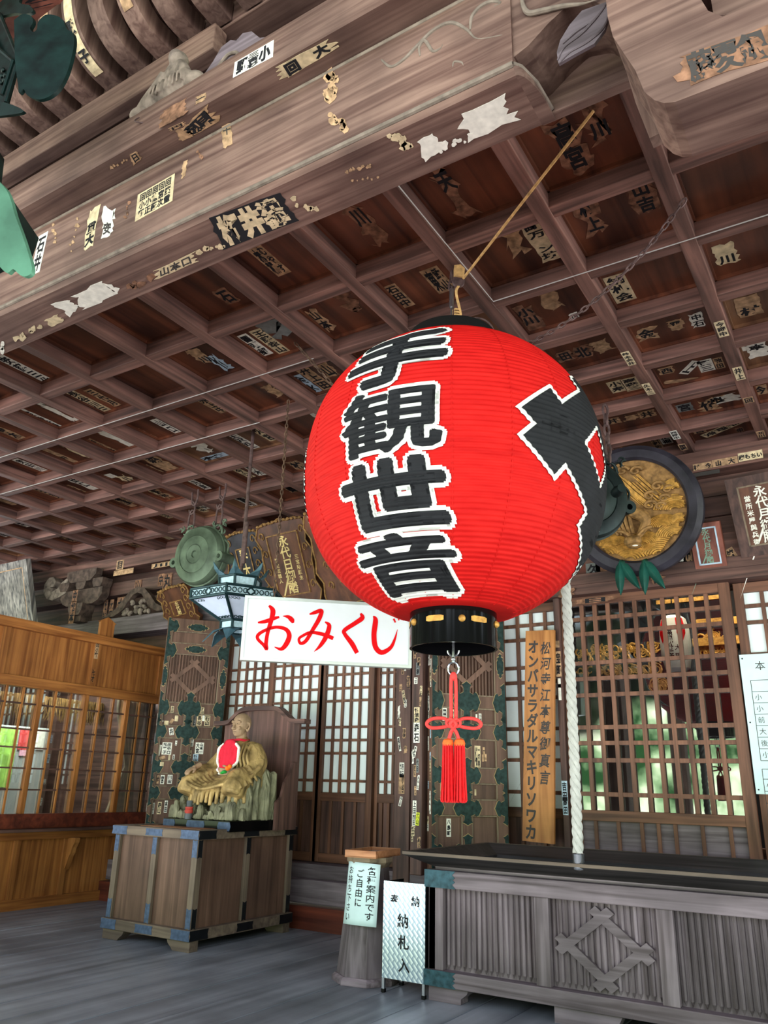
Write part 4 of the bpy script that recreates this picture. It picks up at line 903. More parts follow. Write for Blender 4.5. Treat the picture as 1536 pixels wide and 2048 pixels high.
MB().tube([lc + Z3*.31, lc + Z3*(4.0 - lc.z)], .006, 6).build('cord', 'black_cap', t)
# ================================================================== HANGING THINGS
# ---- great red paper lantern
LC = Vector((-1.728, 3.385, 2.75)); LR = .757; LH = .765; LE = 2.3
Z0, Z1 = -.715, .715
def lprof(dz): return LR*max(0.0, 1 - abs(dz/LH)**LE)**.5
# rings spaced evenly along the outline
tab = [Z0 + (Z1-Z0)*i/2000 for i in range(2001)]; arc = [0.0]
for i in range(2000):
    dz = tab[i+1]-tab[i]; dr = lprof(tab[i+1])-lprof(tab[i]); arc.append(arc[-1] + math.hypot(dz, dr))
LT = arc[-1]; NR = 74
def z_at(s):
    lo, hi = 0, 2000
    while hi-lo > 1:
        mid = (lo+hi)//2
        if arc[mid] <= s: lo = mid
        else: hi = mid
    return tab[lo] + (tab[hi]-tab[lo])*(s-arc[lo])/max(1e-9, arc[hi]-arc[lo])
def arc_at(z):
    t = (z-Z0)/(Z1-Z0)*2000; i = min(1999, max(0, int(t))); return arc[i] + (arc[i+1]-arc[i])*(t-i)
def rib(z, az=0): return .0065*abs(math.sin(PI*NR*arc_at(z)/LT)) + .002*math.sin(az*18)*0
def lpos(u, z, off=0):
    r = lprof(z) + rib(z) + off; az = u/max(lprof(z), .36) if z < 0 else u/max(lprof(z), .40)
    return LC + Vector((math.sin(az)*r, -math.cos(az)*r, z))
root = thing('red_lantern', 'huge round red paper lantern with black white-edged characters, hanging under the ceiling', 'lantern', LC - Z3*.9)
m = MB(); prof = []
for i in range(NR*4+1):
    z = z_at(LT*i/(NR*4)); prof.append((lprof(z) + rib(z), z))
m.lathe(prof, (LC, X3, Y3, Z3), 128)
m.build('paper_body', 'lantern_red', root, smooth=True, angle=180)
m = MB()
for k in range(18):
    az = math.radians(27 + 20*k); pts = []
    for i in range(60):
        z = z_at(LT*i/59); r = lprof(z) + .0032; pts.append(LC + Vector((math.sin(az)*r, -math.cos(az)*r, z)))
    m.tube(pts, .0030, 4)
m.build('seam_cord', 'lantern_red', root, smooth=True)
def wrap(polys, off, mat, name):
    """flat shapes in (arc length, height) cut into fine strips and laid on the lantern"""
    bm = bmesh.new()
    for vs, fs in polys:
        nv = [bm.verts.new((x, 0, y)) for x, y in vs]
        for q in fs:
            try: bm.faces.new([nv[i] for i in q])
            except ValueError: pass
    zs = [v.co.z for v in bm.verts]; xs = [v.co.x for v in bm.verts]
    s0, s1 = arc_at(max(Z0, min(zs))), arc_at(min(Z1, max(zs)))
    k0 = int(s0/LT*NR*3); k1 = int(s1/LT*NR*3)+1
    for k in range(k0, k1+1):
        z = z_at(min(LT, LT*k/(NR*3))); bmesh.ops.bisect_plane(bm, geom=bm.verts[:]+bm.edges[:]+bm.faces[:], plane_co=(0, 0, z), plane_no=(0, 0, 1))
    n = int((max(xs)-min(xs))/.05)+1
    for k in range(n+1):
        bmesh.ops.bisect_plane(bm, geom=bm.verts[:]+bm.edges[:]+bm.faces[:], plane_co=(min(xs)+(max(xs)-min(xs))*k/n, 0, 0), plane_no=(1, 0, 0))
    bmesh.ops.triangulate(bm, faces=bm.faces[:])
    bm.verts.index_update()
    m = MB(); m.add([lpos(v.co.x, max(Z0, min(Z1, v.co.z)), off) for v in bm.verts], [tuple(v.index for v in f.verts) for f in bm.faces]); bm.free()
    return m.build(name, mat, root, smooth=True, angle=180)
def gl_box(ch, bold, u0, u1, z0, z1, grow):
    vs0, _ = glyph(ch, .03); vs, fs = glyph(ch, bold)
    xa, xb = min(p[0] for p in vs0), max(p[0] for p in vs0); ya, yb = min(p[1] for p in vs0), max(p[1] for p in vs0)
    return [(u0 + (x-xa)/(xb-xa)*(u1-u0), z0 + (y-ya)/(yb-ya)*(z1-z0)) for x, y in vs], fs
CH = [('手', -.20, .31, .185, .545), ('観', -.185, .32, -.165, .165), ('世', -.195, .31, -.455, -.185), ('音', -.215, .265, -.690, -.478)]
CH2 = [(c, a+1.21*2, b+1.21*2, z0, z1) for c, a, b, z0, z1 in CH]
def fat(c, r, n, a, b, z0, z1, ky=1):
    """the character thickened by r (m) all round"""
    vs, fs = gl_box(c, 0, a, b, z0, z1, 0)
    return [([(x + r*math.cos(2*PI*k/n), y + r*ky*math.sin(2*PI*k/n)) for x, y in vs], fs) for k in range(n)] + [(vs, fs)]
for c, a, b, z0, z1 in CH:
    rk_ = .013 if c == '観' else .019; ky = {'観': .6, '音': .35}.get(c, .9)
    wrap(fat(c, rk_ + .020, 14, a, b, z0, z1, (rk_*ky + .018)/(rk_ + .02)), .0062, 'lantern_edge', 'character_edge')
    wrap(fat(c, rk_, 10, a, b, z0, z1, ky), .0085, 'lantern_black', 'character')
def crest(uc, vc, w, e):
    d = .23; R2 = math.sqrt(.5); L = d + .253/2 + .10 + e; out = []
    for ax in 'pq':
        for sg in (1, -1):
            q4 = [(sg*d-w/2, -L), (sg*d+w/2, -L), (sg*d+w/2, L), (sg*d-w/2, L)] if ax == 'p' else [(-L, sg*d-w/2), (L, sg*d-w/2), (L, sg*d+w/2), (-L, sg*d+w/2)]
            out.append(([(uc + (p-q)*R2, vc + (p+q)*R2*.94) for p, q in q4], [(0, 1, 2, 3)]))
    return out
for uc in (1.208, -1.195):
    for k, (w, e, off, mat, nm) in enumerate(((.253, 0, .0062, 'lantern_edge', 'crest_edge'), (.212, -.02, .0085, 'lantern_black', 'crest'))):
        wrap(crest(uc, -.015, w, e), off, mat, nm)
m = MB(); m.lathe([(.20, .690), (.245, .69), (.245, .83), (.235, .83), (.20, .75)], (LC, X3, Y3, Z3), 64); m.build('top_ring', 'black_cap', root, smooth=True)
zb = -.885
m = MB(); m.lathe([(.20, -.70), (.212, -.70), (.212, zb), (.200, zb), (.198, zb + .10), (0, zb + .10)], (LC, X3, Y3, Z3), 64); m.build('bottom_ring', 'black_lacquer', root, smooth=True)
ring = root.children[-1]
for k, az in enumerate((-33, 3, 38, 62, 100, 140, 180, 220, 270, 300)):
    a = math.radians(az); o = LC + Vector((math.sin(a)*.2125, -math.cos(a)*.2125, -.775)); n = Vector((math.sin(a), -math.cos(a), 0)); fr = frame(o, Z3.cross(n), Z3)
    m = MB()
    if k % 2: # oblong name plate, bent to the ring
        vs = []; fs = []
        for i in range(7):
            for j in (-1, 1):
                q = -1 + 2*i/6; hh = .014*(1 if abs(q) < .8 else .72); a2 = a + q*.21; vs.append(LC + Vector((math.sin(a2)*.2140, -math.cos(a2)*.2140, -.772 + j*hh)))
        for i in range(6): fs.append((i*2, i*2+2, i*2+3, i*2+1))
        m.add(vs, fs); m.build('gilt_plate', 'gold', ring)
    else: m.ball(o, .017, .017, .017, 12, 8); m.build('gilt_boss', 'gold', ring, smooth=True)
# handle wire, hanging rod with shackle
hk = Vector((-1.728, 3.385, 4.03)); tp = LC + Z3*.80
dirw = Vector((.849, .528, 0)).normalized()
m = MB(); m.tube(smooth_pts([tp - dirw*.245 - Z3*.02, tp - dirw*.235 + Z3*.04, tp - dirw*.15 + Z3*.115, tp - dirw*.0 + Z3*.165, tp + dirw*.03 + Z3*.15, tp + dirw*.15 + Z3*.175, tp + dirw*.225 + Z3*.12, tp + dirw*.245 - Z3*.02], 8), .005, 8); m.build('handle_wire', 'iron', root, smooth=True)
m = MB(); m.tube([LC + Z3*.72, hk - Z3*.10], .0075, 8); m.tube([hk - Z3*.24, hk - Z3*.12], .014, 8); m.build('hanging_rod', 'chrome', root, smooth=True)
m = MB(); link_chain(m, hk - Z3*.13, hk - Z3*.0, 2, .006, .8); m.build('shackle', 'iron', root, smooth=True)
# ring, cords and tassel under the lantern
t = thing('hanging_tassel', 'red double tassel with bow-knotted cord hanging from a steel ring under the lantern', 'tassel', LC - Z3*1.55)
rb = LC + Vector((0, 0, zb)); m = MB()
U = Vector((.94, .34, 0)).normalized(); V = Vector((U.y, -U.x, 0))
m.tube([rb + U*(.026*math.cos(q)) + Z3*(-.005 + .028*math.sin(q)) for q in [PI + PI*i/10 for i in range(11)]], .005, 8); m.tube([rb + Z3*.10, rb - Z3*.062], [.005, .008], 8); m.ball(rb - Z3*.046, .011)
m.tube([rb - Z3*.092 + U*(.026*math.cos(q)) + Z3*(.03*math.sin(q)) for q in [2*PI*i/20 for i in range(20)]], .0048, 8, closed=True); m.build('steel_ring', 'chrome', t, smooth=True)
m = MB(); c0 = rb - Z3*.118; kn = rb - Z3*.345
for s in (-1, 1): m.tube(smooth_pts([c0 + U*s*.008, c0 - Z3*.06 + U*s*.012, kn + Z3*.03 + U*s*.011, kn + U*s*.008], 5), .0085, 8)
m.ball(c0 - Z3*.01, .016, .016, .022)
for s in (-1, 1):
    m.tube(smooth_pts([kn + V*.01, kn + U*s*.05 + Z3*.022, kn + U*s*.105 + Z3*.018, kn + U*s*.128 - Z3*.004, kn + U*s*.105 - Z3*.022, kn + U*s*.05 - Z3*.018, kn + V*.005 - Z3*.005], 6), .0082, 8)
    m.tube(smooth_pts([kn + U*s*.018 + V*.012 + Z3*.022, kn - U*s*.014 + V*.02 - Z3*.005, kn + U*s*.012 - Z3*.04, kn + U*s*.026 - Z3*.085], 5), .0085, 8)
    m.tube([kn + U*(s*.016 + .016*math.cos(q)) + Z3*(.016*math.sin(q)) + V*.01 for q in [2*PI*i/14 for i in range(14)]], .0075, 8, closed=True)
m.build('cord', 'cord_red', t, smooth=True)
for s in (-1, 1):
    b = kn + U*s*.027 - Z3*.082; m = MB()
    m.lathe([(.012, .012), (.022, .006), (.0265, -.008), (.024, -.02)], (b, X3, Y3, Z3), 16); m.build('tassel_head', 'cord_orange', t, smooth=True)
    m = MB(); rnd = random.Random(5+s)
    for i in range(64):
        a = 2*PI*i/64*5.0; rr = .0235*math.sqrt((i+.5)/64); rr = max(rr, .0)
        e = Vector((math.cos(a), math.sin(a), 0)); m.tube([b + e*rr - Z3*.015, b + e*(rr*1.18) - Z3*.14, b + e*(rr*1.45) - Z3*(.262 + rnd.uniform(-.006, .006))], .0032, 5)
    m.build('tassel_skirt', 'tassel_red', t, smooth=True)
# ---- pulley and hauling rope above the lantern
pl = onZ(917, 560, 3.93); t = thing('pulley', 'small wooden pulley block beside the lantern rod under the ceiling', 'pulley', pl - Z3*.05)
m = MB(); m.prism([(-.025, -.03), (.03, -.04), (.035, .02), (.01, .045), (-.025, .04)], frame(pl + Z3*.045, dirw, Z3), -.02, .02); m.build('block', 'rope_tan', t, bevel=.003)
m = MB(); m.lathe([(0, -.01), (.035, -.01), (.03, 0), (.035, .01), (0, .01)], (pl - Z3*.01, dirw, Z3, dirw.cross(Z3)), 20); m.build('sheave', 'iron', t, smooth=True)
m = MB(); m.tube([pl + Z3*.09, Vector((pl.x, pl.y, ZB))], .006, 6); m.build('eye_bolt', 'iron', t)
far = onZ(1187, 222, 4.05)
m = MB(); m.tube([pl + Vector((.03, 0, 0)), far], .0075, 8)
m.tube(smooth_pts([pl - Z3*.04, pl + Vector((-.01, -.01, -.09)), tp + Z3*.2 + dirw*.05, tp + Z3*.155 + dirw*.035], 5), .0075, 8)
for k in range(4): m.tube([tp + dirw*.03 + Z3*(.17 + .018*k) + Vector((.013*math.cos(q), .013*math.sin(q), .003*math.sin(2*q))) for q in [2*PI*i/10 for i in range(10)]], .006, 6, closed=True)
tag(m.build('hauling_rope', 'rope_tan', None, pl, smooth=True), 'thin tan rope running from the lantern pulley up to the front beam', 'rope')
# ---- chains steadying the lantern
def chain(name, label, pts, n, r, mat='rust_chain', w=.6, sag=0, cat='chain'):
    m = MB()
    for (a, b), k, s in zip(zip(pts, pts[1:]), n, sag if isinstance(sag, (list, tuple)) else [sag]*9): link_chain(m, a, b, k, r, w, 0, s)
    return tag(m.build(name, mat, None, pts[0], smooth=True), label, cat)
tr_ = LC + Z3*.74
chain('chain', 'grey chain sagging from the ceiling at the right down to the lantern top', [onZ(1371, 398, 4.04), tr_ + Vector((.2, .12, 0))], [34], .005, 'iron', .7, .16)
chain('chain', 'rusty chain running from the ceiling left of the lantern to its shoulder', [onZ(590, 685, 4.10), LC + Vector((-.62, .35, .45))], [22], .0045)
# ---- fortune sign
a = math.radians(41); d = Vector((math.cos(a), math.sin(a), 0)); n = Vector((d.y, -d.x, 0)); A = Vector((-3.548, 4.181, 0))
s0, s1, zt, zb_ = -.203, .992, 2.476, 2.024
fr = (A + d*((s0+s1)/2) + Z3*((zt+zb_)/2), d, Z3, n); hw, hh = (s1-s0)/2, (zt-zb_)/2
t = thing('hanging_sign', 'white rectangular hanging sign with large red brush lettering', 'sign', fr[0] - Z3*hh)
MB().prism([(-hw+.012, -hh+.012), (hw-.012, -hh+.012), (hw-.012, hh-.012), (-hw+.012, hh-.012)], fr, -.045, .004).build('panel', 'sign_white', t)
m = MB()
for (x0, y0, x1, y1) in ((-hw, -hh, -hw+.022, hh), (hw-.022, -hh, hw, hh), (-hw+.022, hh-.02, hw-.022, hh), (-hw+.022, -hh, hw-.022, -hh+.02)): m.prism([(x0, y0), (x1, y0), (x1, y1), (x0, y1)], fr, -.05, .012)
m.build('frame', 'sign_frame', t, bevel=.003)
m = MB()
def stroke(pts, ws, sc=1, ox=0, oy=0):
    """one brush stroke: centre line and half widths"""
    P_ = [Vector((p[0], p[1], 0)) for p in pts]; S = smooth_pts(P_, 6); W2 = smooth_pts([Vector((w, 0, 0)) for w in ws], 6)
    vs = []; fs = []
    for i, p in enumerate(S):
        tg = (S[min(i+1, len(S)-1)] - S[max(i-1, 0)]).normalized(); nn = Vector((-tg.y, tg.x, 0)); w = max(.0005, W2[i].x)
        for q in (-1, 1): e = p + nn*w*q; vs.append(fr[0] + d*(ox + e.x*sc) + Z3*(oy + e.y*sc) + n*(.0065 + .0003*len(m.f)/60))
    for i in range(len(S)-1): fs.append((i*2, i*2+1, i*2+3, i*2+2))
    m.add(vs, fs)
def from_px(pts):
    out = []
    for x, y in pts:
        q = onP(x, y, fr[0], n) - fr[0]; out.append((q.dot(d), q.z))
    return out
def S(pts, ws): stroke(from_px([(320 + x/2.844, 960 + y/2.844) for x, y in pts]), [w*.00092 for w in ws])
# o
S([(556, 812), (600, 805), (650, 788), (678, 780)], [6, 15, 13, 8])
S([(620, 715), (642, 745), (632, 800), (612, 870), (603, 930), (606, 962), (590, 940), (556, 905), (560, 880), (600, 855), (660, 838), (715, 850), (735, 885), (720, 930), (690, 962), (650, 950)], [8, 19, 17, 14, 14, 13, 12, 12, 13, 12, 12, 15, 18, 19, 14, 2])
S([(698, 775), (730, 780), (750, 798), (756, 815)], [2, 14, 18, 8])
# mi
S([(850, 765), (880, 755), (918, 745), (905, 790), (870, 850), (830, 915), (800, 930), (790, 905), (815, 885), (860, 868), (930, 880), (985, 902)], [5, 14, 15, 17, 15, 14, 12, 10, 11, 12, 15, 15])
S([(938, 808), (962, 830), (945, 890), (910, 945), (875, 978)], [5, 16, 18, 13, 1])
# ku
S([(1140, 760), (1150, 785), (1110, 815), (1050, 855), (1052, 880), (1090, 930), (1120, 985)], [8, 18, 17, 16, 15, 19, 16])
# ji
S([(1212, 775), (1225, 800), (1216, 880), (1225, 950), (1260, 982), (1310, 955), (1335, 905), (1350, 850)], [5, 19, 20, 20, 19, 14, 9, 1])
S([(1328, 790), (1338, 812)], [7, 6]); S([(1350, 770), (1358, 800)], [7, 5])
m.build('lettering', 'ink_red', t)
cs = A + d*.02; chain('chain', 'thin rusty chain holding up the left end of the white sign', [Vector((A.x, A.y, 4.03)), Vector((A.x, A.y, zt))], [46], .0045)
ce = A + d*.86; chain('chain', 'thin rusty chain holding up the right end of the white sign behind the lantern', [Vector((ce.x, ce.y, 4.03)), Vector((ce.x, ce.y, zt))], [46], .0045)
# ---- bronze gongs
def gong(label, ctr, R_, n, thick, mat, boss=0, lugs=True):
    n = Vector(n).normalized(); u = Z3.cross(n).normalized(); v = n.cross(u); fr = (Vector(ctr), u, v, n)
    t = thing('temple_gong', label, 'gong', Vector(ctr) - v*R_)
    h = thick/2
    pr = [(0, h + .03*boss), (R_*.10, h + .028*boss), (R_*.12, h + .014), (R_*.30, h + .018), (R_*.32, h + .024), (R_*.345, h + .018), (R_*.62, h + .012), (R_*.635, h + .02), (R_*.66, h + .012), (R_*.93, h - .01), (R_*.985, h - .03), (R_, h*.30), (R_*.97, h*.22), (R_*1.045, .018), (R_*1.045, -.018), (R_*.97, -h*.22), (R_, -h*.30), (R_*.985, -h + .03), (R_*.62, -h - .012), (0, -h - .03)]
    MB().lathe(pr[::-1], fr, 56).build('body', mat, t, smooth=True)
    m = MB()
    for sx in (-1, 1):
        o = Vector(ctr) + u*(sx*R_*.99) - v*(R_*.16); MB().lathe([(.022, -.09), (.05, -.09), (.05, .09), (.022, .09), (.022, -.09)], (o, u, v, n), 16).build('side_lug', mat, t, smooth=True)
    for sx in (-1, 1):
        m = MB(); o = Vector(ctr) + u*(sx*R_*.62) + v*(R_*.80)
        m.tube([o + u*(.055*math.cos(q)) + v*(.06*math.sin(q)) for q in [2*PI*i/14 for i in range(14)]], .013, 8, closed=True)
        for k in range(9): # crisp dragon-like scrolls round the hanging eye
            q = k*.8 + sx; m.tube([o + u*(sx*.02*k - sx*.05 + .025*math.cos(q + j*.7)) + v*(.03 + .05*math.sin(k*1.1) + .025*math.sin(q + j*.7)) + n*(.02*math.sin(k)) for j in range(6)], [.008, .009, .008, .007, .005, .002], 6)
        m.build('hanging_eye', mat, t, smooth=True); m = MB(); m.tube(smooth_pts([Vector(ctr) + u*(sx*R_*.95) + v*R_*.45, Vector(ctr) + u*(sx*R_*1.12) + v*R_*.28, Vector(ctr) + u*(sx*R_*1.10) - v*.0, Vector(ctr) + u*(sx*R_*1.22) - v*R_*.08], 6), .009, 7); m.build('side_tendril', mat, t, smooth=True)
    return t, u, v
h1 = onZ(388, 985, 4.03); h2 = onZ(455, 965, 4.03)
gn = Vector((.04, -1, -.04)); gc = onY(404, 1113, 5.29)
gong('round green bronze gong hanging at the left on two iron chain hooks', gc, .292, gn, .20, 'bronze_green')
gu = Z3.cross(gn.normalized()).normalized(); gv = gn.normalized().cross(gu)
for s, hp, lab in ((-1, h1, 'left pair of long iron links carrying the green gong'), (1, h2, 'right pair of long iron links carrying the green gong')):
    e = gc + gu*(s*.292*.62) + gv*(.292*.80 + .05); m = MB()
    top = Vector((e.x, e.y, 4.01)); L = top.z - e.z
    mid = e + Z3*(L*.50)
    c = e + Z3*(L*.25); m.tube([c + X3*(.04*math.cos(q)) + Z3*((L*.26 + .01)*math.sin(q)) for q in [2*PI*i/18 for i in range(18)]], .010, 8, closed=True)
    m.tube(smooth_pts([mid + Vector((-.045, 0, .02)), mid + Vector((-.025, 0, -.025)), mid + Vector((.02, 0, -.015)), mid + Vector((.03, 0, .05)), mid + Z3*(L*.25) + Vector((.0, 0, 0)), top + Vector((-.02, 0, -.10)), top + Vector((-.03, 0, 0))], 6), .010, 8)
    m.tube(smooth_pts([top + Vector((.05, 0, .02)), top + Vector((.05, 0, -.08)), top + Vector((.02, 0, -.15)), top + Vector((-.025, 0, -.11))], 6), .010, 8)
    tag(m.build('chain_hook', 'iron', None, e, smooth=True), lab, 'hook')
# the gong behind the red lantern, over the offertory box, with its pull rope
tc_ = onZ(1195, 790, 4.05)
g2 = Vector((-1.60, 5.42, 2.98)); g2n = Vector((.62, -.72, -.12))
g2 = onY(1172, 1000, 5.35)
gong('dark bronze gong half hidden behind the right side of the red lantern', g2, .30, g2n, .20, 'bronze_dark', boss=1)
gu2 = Z3.cross(g2n.normalized()).normalized(); gv2 = g2n.normalized().cross(gu2)
for s in (-1, 1):
    e = g2 + gu2*(s*.30*.62) + gv2*(.30*.80 + .05); chain('chain', 'heavy iron chain behind the lantern, carrying the dark gong by its %s eye' % ('left' if s < 0 else 'right'), [Vector((e.x, e.y, 4.03)), e], [6], .010, 'iron', .7)
m = MB(); o = g2 + gv2*0 + Vector((.16, -.20, 0)); m.lathe([(0, -.05), (.035, -.045), (.04, 0), (.03, .03), (.03, .06), (0, .06)], frame(onY(1236, 982, 5.2), Z3.cross(g2n.normalized()), Z3), 16); m.build('boss', 'bronze_dark', [q for q in COL.objects if q.name == 'temple_gong.001'][0], smooth=True)
# rope: three strands laid together
ra = onY(1133, 1165, 4.84); rbm = onY(1160, 1712, 4.84); rx_, ry_ = (ra.x + rbm.x)/2, 4.80
t = thing('bell_rope', 'thick twisted white rope hanging down over the front of the offertory box', 'rope', (rx_, ry_, rbm.z - .06))
ztop = 2.95; m = MB()
for k in range(3):
    pts = []
    N_ = 260
    for i in range(N_+1):
        z = rbm.z + (ztop - rbm.z)*i/N_; q = 2*PI*k/3 - z*38; sw = .012*math.sin((z-rbm.z)*1.1)
        pts.append(Vector((rx_ + sw + .0155*math.cos(q), ry_ + .0155*math.sin(q), z)))
    m.tube(pts, .0175, 7)
m.tube(smooth_pts([Vector((rx_, ry_, ztop-.02)), Vector((rx_, ry_ + .2, ztop + .25)), g2 + Vector((.0, -.16, .1))], 8), .028, 8)
m.build('rope', 'rope_white', t, smooth=True)
m = MB(); m.lathe([(.030, -.07), (.034, -.06), (.034, .01), (.036, .015), (.03, .02)], (Vector((rx_, ry_, rbm.z)), X3, Y3, Z3), 20); m.lathe([(0, -.078), (.03, -.07)], (Vector((rx_, ry_, rbm.z)), X3, Y3, Z3), 20); m.build('rope_end', 'chrome', t, smooth=True)
# ---- hexagonal hanging lantern
rod = onZ(503, 882, 4.03); hx, hy = rod.x, rod.y
def zh(y, x=503): return onY(x, y, hy).z
zc0 = zh(1158); z_eave = zh(1175); z_low = zh(1222); z_foot = zh(1245)
t = thing('hexagonal_lantern', 'dark green hexagonal metal lantern with white panes, hanging on a rod left of the sign', 'lantern', (hx, hy, zh(1262, 470)))
HC_ = Vector((hx - .16, hy - .0, 0)); HC_ = Vector((onY(478, 1190, hy).x, hy, 0))
rodx = HC_.x
ph = math.radians(-62)
def hexp(r, z, k, off=0): a = ph + k*PI/3 + off; return Vector((HC_.x + r*math.cos(a), HC_.y + r*math.sin(a), z))
rE = .385; zE1 = onY(465, 1166, hy - .33).z; zE0 = zE1 - .075; rB = .125; zB = zE0 - .145
def strip(m, r0, z0, r1, z1, mi=0, thick=.012):
    for k in range(6):
        a, b, c, e = hexp(r0, z0, k), hexp(r0, z0, k+1), hexp(r1, z1, k+1), hexp(r1, z1, k)
        n = (b-a).cross(e-a).normalized()
        if n.dot(((a+b)/2 - HC_) * Vector((1, 1, 0))) < 0: n = -n
        m.add([a, b, c, e] + [q - n*thick for q in (a, b, c, e)], [(0, 1, 2, 3), (7, 6, 5, 4), (0, 4, 5, 1), (1, 5, 6, 2), (2, 6, 7, 3), (3, 7, 4, 0)], mi)
def bars(m, r0, z0, r1, z1, w=.012, mi=0):
    for k in range(6):
        m.tube([hexp(r0, z0, k), hexp(r1, z1, k)], w, 6, mi)
        m.tube([hexp(r0, z0, k), hexp(r0, z0, k+1)], w, 6, mi); m.tube([hexp(r1, z1, k), hexp(r1, z1, k+1)], w, 6, mi)
m = MB(); strip(m, rE*.985, zE1, rE*.985, zE0); m.build('eave_band', 'filigree', t)
m = MB(); bars(m, rE, zE1, rE, zE0, .011); bars(m, rE, zE0, rB, zB, .013); bars(m, rB, zB, rB, zB-.07, .011); bars(m, .175, zE1 + .13, .165, zE1 + .05, .011)
m.lathe([(rE*1.0, zE1), (.17, zE1 + .045), (0, zE1 + .05)], (HC_, X3, Y3, Z3), 6, 0, ph); m.build('frame', 'hex_frame', t)
m = MB(); strip(m, rE*.965, zE0-.006, rB*.97, zB+.004); m.build('pane', 'hex_pane', t)
m = MB()
for k in range(6):  # scroll corners and lattice on the bands and panes
    a, b = hexp(rE*1.004, zE1, k), hexp(rE*1.004, zE1, k+1); c, e = hexp(rE, zE0, k+1), hexp(rE, zE0, k)
    mid = (a+b)/2; uu = (b-a).normalized(); zz = (zE1+zE0)/2; L = (b-a).length
    for q in (-1, 1): m.tube([Vector((mid.x, mid.y, zz)) + uu*.035*q, Vector((mid.x, mid.y, zz)) + Z3*.03, ], .006, 4); m.tube([Vector((mid.x, mid.y, zz)) + uu*.035*q, Vector((mid.x, mid.y, zz)) - Z3*.03], .006, 4)
    for q in range(9):
        if q == 4: continue
        o = Vector((a.x, a.y, zz)) + uu*L*(q+.5)/9; m.tube([o + uu*(.016*math.cos(x)) + Z3*(.018*math.sin(x)) for x in [2*PI*i/8 for i in range(8)]], .004, 4, closed=True)
    pa, pb, pc, pd = hexp(rE*.985, zE0, k), hexp(rE*.985, zE0, k+1), hexp(rB, zB, k+1), hexp(rB, zB, k)
    for (o, s1, s2) in ((pa, pb, pd), (pb, pa, pc), (pc, pd, pb), (pd, pc, pa)):
        e1 = (s1-o).normalized(); e2 = (s2-o).normalized()
        for j in range(3): m.tube([o + e1*(.03 + .03*j + .014*math.cos(x*1.3)) + e2*(.035 + .014*math.sin(x*1.3)) for x in range(6)], .0035, 4)
m.build('filigree_scroll', 'hex_frame', t)
m = MB(); strip(m, .166, zE1 + .13, .158, zE1 + .05); m.build('neck', 'filigree', t)
m = MB(); strip(m, rB*.98, zB, rB*.98, zB - .07); m.build('lower_neck', 'filigree', t)
for k in range(6):
    a, b = hexp(.175, zE1 + .13, k), hexp(.175, zE1 + .13, k+1); vtx = hexp(.175, zE1 + .13, k); out = (vtx - Vector((HC_.x, HC_.y, vtx.z))).normalized()
    p, q = hexp(.175, zE1 + .13, k-1), hexp(.175, zE1 + .13, k+1)
    m = MB(); tip = vtx + out*.06 + Z3*.115; l = vtx.lerp(p, .46); r_ = vtx.lerp(q, .46); l2 = vtx.lerp(p, .16) + out*.03 + Z3*.05; r2 = vtx.lerp(q, .16) + out*.03 + Z3*.05
    cmid = vtx + out*.045 + Z3*.055; m.add([l, l2, tip, r2, r_, vtx, cmid], [(0, 5, 6, 1), (1, 6, 2), (2, 6, 3), (3, 6, 5, 4)]); o = m.build('crown_petal', 'hex_petal', t); so = o.modifiers.new('t', 'SOLIDIFY'); so.thickness = .006
    m = MB(); vtx = hexp(rB, zB - .075, k); tip = vtx + out*.13 - Z3*.11; s_ = Vector((-out.y, out.x, 0)); m.add([vtx - s_*.07, vtx + s_*.07, vtx + out*.06 - Z3*.03 + s_*.05, tip, vtx + out*.06 - Z3*.03 - s_*.05, vtx + out*.055 - Z3*.015], [(0, 5, 4), (0, 1, 5), (1, 2, 5), (5, 2, 3), (5, 3, 4)]); o = m.build('foot_petal', 'hex_petal', t); so = o.modifiers.new('t', 'SOLIDIFY'); so.thickness = .006
m = MB(); m.tube([Vector((HC_.x, HC_.y, zE1 + .05)), Vector((HC_.x, HC_.y, zE1 + .33))], .010, 8); m.tube([Vector((HC_.x, HC_.y, zE1 + .24)), Vector((HC_.x, HC_.y, 4.155))], .0145, 8); m.tube([Vector((HC_.x+.02, HC_.y, zE1 + .26)), Vector((HC_.x+.02, HC_.y, zE1 + .62))], .0145, 8); m.build('rod', 'iron', t, smooth=True)
# ---- thin cables clipped under the ceiling beams
def cable(label, pts): tag(MB().tube(pts, .0035, 5).build('ceiling_cable', 'cable', None, pts[0], smooth=True), label, 'cable')
yc = GY0 + GDY - .05
cable('thin pale cable clipped along the second cross beam, left of the lantern', [Vector((-9.5, yc, ZB-.004)), Vector((-3.0, yc, ZB-.004))])
cable('thin pale cable running along a ceiling beam at the right and turning at its corner', [Vector((-1.64, 2.5, ZB-.004)), Vector((-1.64, yc, ZB-.004)), Vector((.4, yc, ZB-.004))])
cable('thin pale cable clipped along the third cross beam, far left', [Vector((-10.2, yc + GDY, ZB-.004)), Vector((-4.0, yc + GDY, ZB-.004))])
